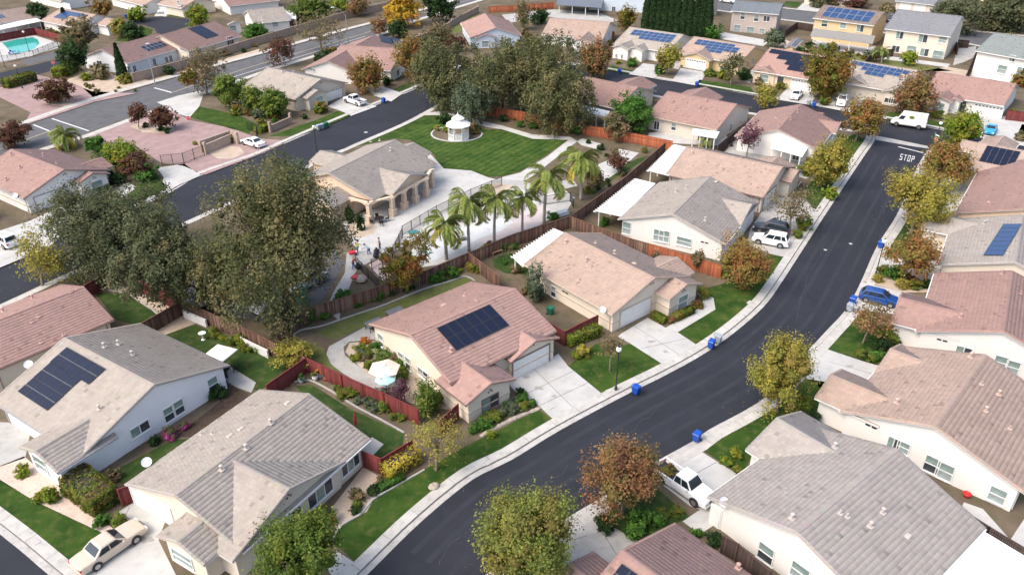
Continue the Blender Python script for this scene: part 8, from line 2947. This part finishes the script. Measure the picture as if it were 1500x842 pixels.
# concrete mow strips that curve through the yards
def edging(name, px, mat=CONC, w=0.16):
    line = smooth_line(px, GZ, 0.6)
    mb = MB()
    for a, b in zip(line[:-1], line[1:]):
        d = b - a
        mb.box(((a.x + b.x) / 2, (a.y + b.y) / 2, GZ + 0.05), (d.length - 0.015, w, 0.12), math.atan2(d.y, d.x))
    o = mb.build(name, mat)
    o['kind'] = 'structure'


edging('lawn_edging', [(430, 492), (440, 484), (470, 478), (500, 468), (530, 458), (560, 448), (590, 436), (620, 424), (660, 412), (682, 405), (696, 412)])
edging('lawn_edging', [(430, 560), (452, 557), (480, 570), (520, 595), (560, 616), (592, 634)])
edging('lawn_edging', [(660, 578), (690, 650), (706, 640)][:0] or [(143, 427), (160, 425), (185, 430), (215, 447), (232, 462)])
edging('lawn_edging', [(487, 792), (500, 770), (530, 752), (545, 733), (580, 712), (622, 688)])

# pots near the red fence corner
for i, (q, c_) in enumerate((((442, 560), (0.35, 0.4, 0.45)), ((462, 556), (0.75, 0.75, 0.73)), ((470, 553), (0.2, 0.25, 0.4)), ((478, 556), (0.4, 0.2, 0.12)))):
    p = at(*q)
    e = empty('flower_pot', (p[0], p[1], GZ), 0, ['blue grey pot in the red fence corner', 'round white pot along the red fence', 'dark blue pot with orange flowers along the red fence', 'brown clay pot along the red fence'][i], 'pot')
    MB().lathe([(0.2, 0), (0.32, 0.3), (0.3, 0.5), (0.33, 0.53), (0.25, 0.5)], 12).build('pot', plain('pot%d' % i, c_, 0.5), e)
    me, _ = crown_mesh('plant', 0.35, 0.4, ['vivid', 'hedge', 'orange', 'olive'][i], 160, 0.14, np.random.RandomState(i), 12)
    link('plant', me, e, (0, 0, 0.75))
# red watering can by the white wall, white dish ornaments
p = at(1415, 727)
e = empty('red_pot', (p[0], p[1], GZ), 0, 'bright red pot beside the long white wall', 'pot')
MB().lathe([(0.2, 0), (0.35, 0.35), (0.3, 0.42), (0.2, 0.3)], 10).build('pot', RED, e)
for q, lb in (((298, 497), 'small white bird bath on the back lawn'),):
    p = at(*q)
    e = empty('bird_bath', (p[0], p[1], GZ), 0, lb, 'bird bath')
    MB().lathe([(0.25, 0), (0.1, 0.1), (0.08, 0.7), (0.4, 0.8), (0.42, 0.85), (0.1, 0.8)], 12).build('bowl', WHITE, e)
# utility covers set in the lawns near the kerb
for i, q in enumerate(((52, 793), (5, 757), (716, 677), (808, 596), (893, 572), (1098, 443))):
    p = at(*q)
    mb = MB().box((0, 0, 0.02), (0.75, 0.45, 0.06))
    o = mb.build('utility_cover', KERB, loc=(p[0], p[1], GZ), rz=R([-35, -35, 40, 30, 30, 45][i]))
    o['label'] = 'pale concrete utility box lid ' + ['on the lawn by the beige saloon', 'at the left edge of the front lawn', 'on the lawn strip near the curved kerb', 'on the lawn beside the driveway', 'at the foot of the lamp post', 'on the lawn near the rust and gold tree'][i]
    o['category'] = 'utility cover'
MB_ = at(640, 149, 0)
for q, lb in (((1209, 366), 'small round iron cover in the main street, nearer the white suv'), ((1246, 357), 'small round iron cover in the main street, nearer the right kerb')):
    p = at(*q, 0)
    o = MB().lathe([(0.22, 0.002), (0.22, 0.01), (0.01, 0.01)], 14, (p[0], p[1], 0)).build('valve_cover', GUTT)
    o['label'], o['category'] = lb, 'valve cover'
# manhole in the club street
p = at(536, 194, 0)
o = MB().lathe([(0.35, 0.002), (0.35, 0.008), (0.01, 0.008)], 16, (p[0], p[1], 0)).build('manhole_cover', GUTT)
o['label'], o['category'] = 'round manhole cover in the street behind the club house', 'manhole cover'

# fallen leaves under the street trees
rs = np.random.RandomState(77)
V, T = [], []
for (x, y, r_, pl_) in LITTER:
    if pl_ in ('dark', 'vivid', 'olive') or y > 190:
        continue
    n = int(min(110, 24 * r_))
    pc = np.array(PAL[pl_])
    for _ in range(n):
        t, q = rs.rand() * 6.283, r_ * 1.5 * rs.rand() ** 0.7
        px_, py_ = x + q * math.cos(t), y + q * math.sin(t)
        z = GZ + 0.026 if any(pin(px_, py_, P) for P in SLABS) else 0.014
        s_, a_ = 0.04 + 0.04 * rs.rand(), rs.rand() * 6.28
        c_, d_ = math.cos(a_) * s_, math.sin(a_) * s_
        V += [(px_ - c_, py_ - d_, z), (px_ + d_ * 0.6, py_ - c_ * 0.6, z), (px_ + c_, py_ + d_, z + 0.01), (px_ - d_ * 0.6, py_ + c_ * 0.6, z)]
        T += [pc[rs.randint(len(pc))] * (0.7 + 0.6 * rs.rand())] * 4
link('fallen_leaves', np_mesh('fallen_leaves', np.array(V), np.arange(len(V)).reshape(-1, 4), LEAFM, np.array(T)), kind='stuff')
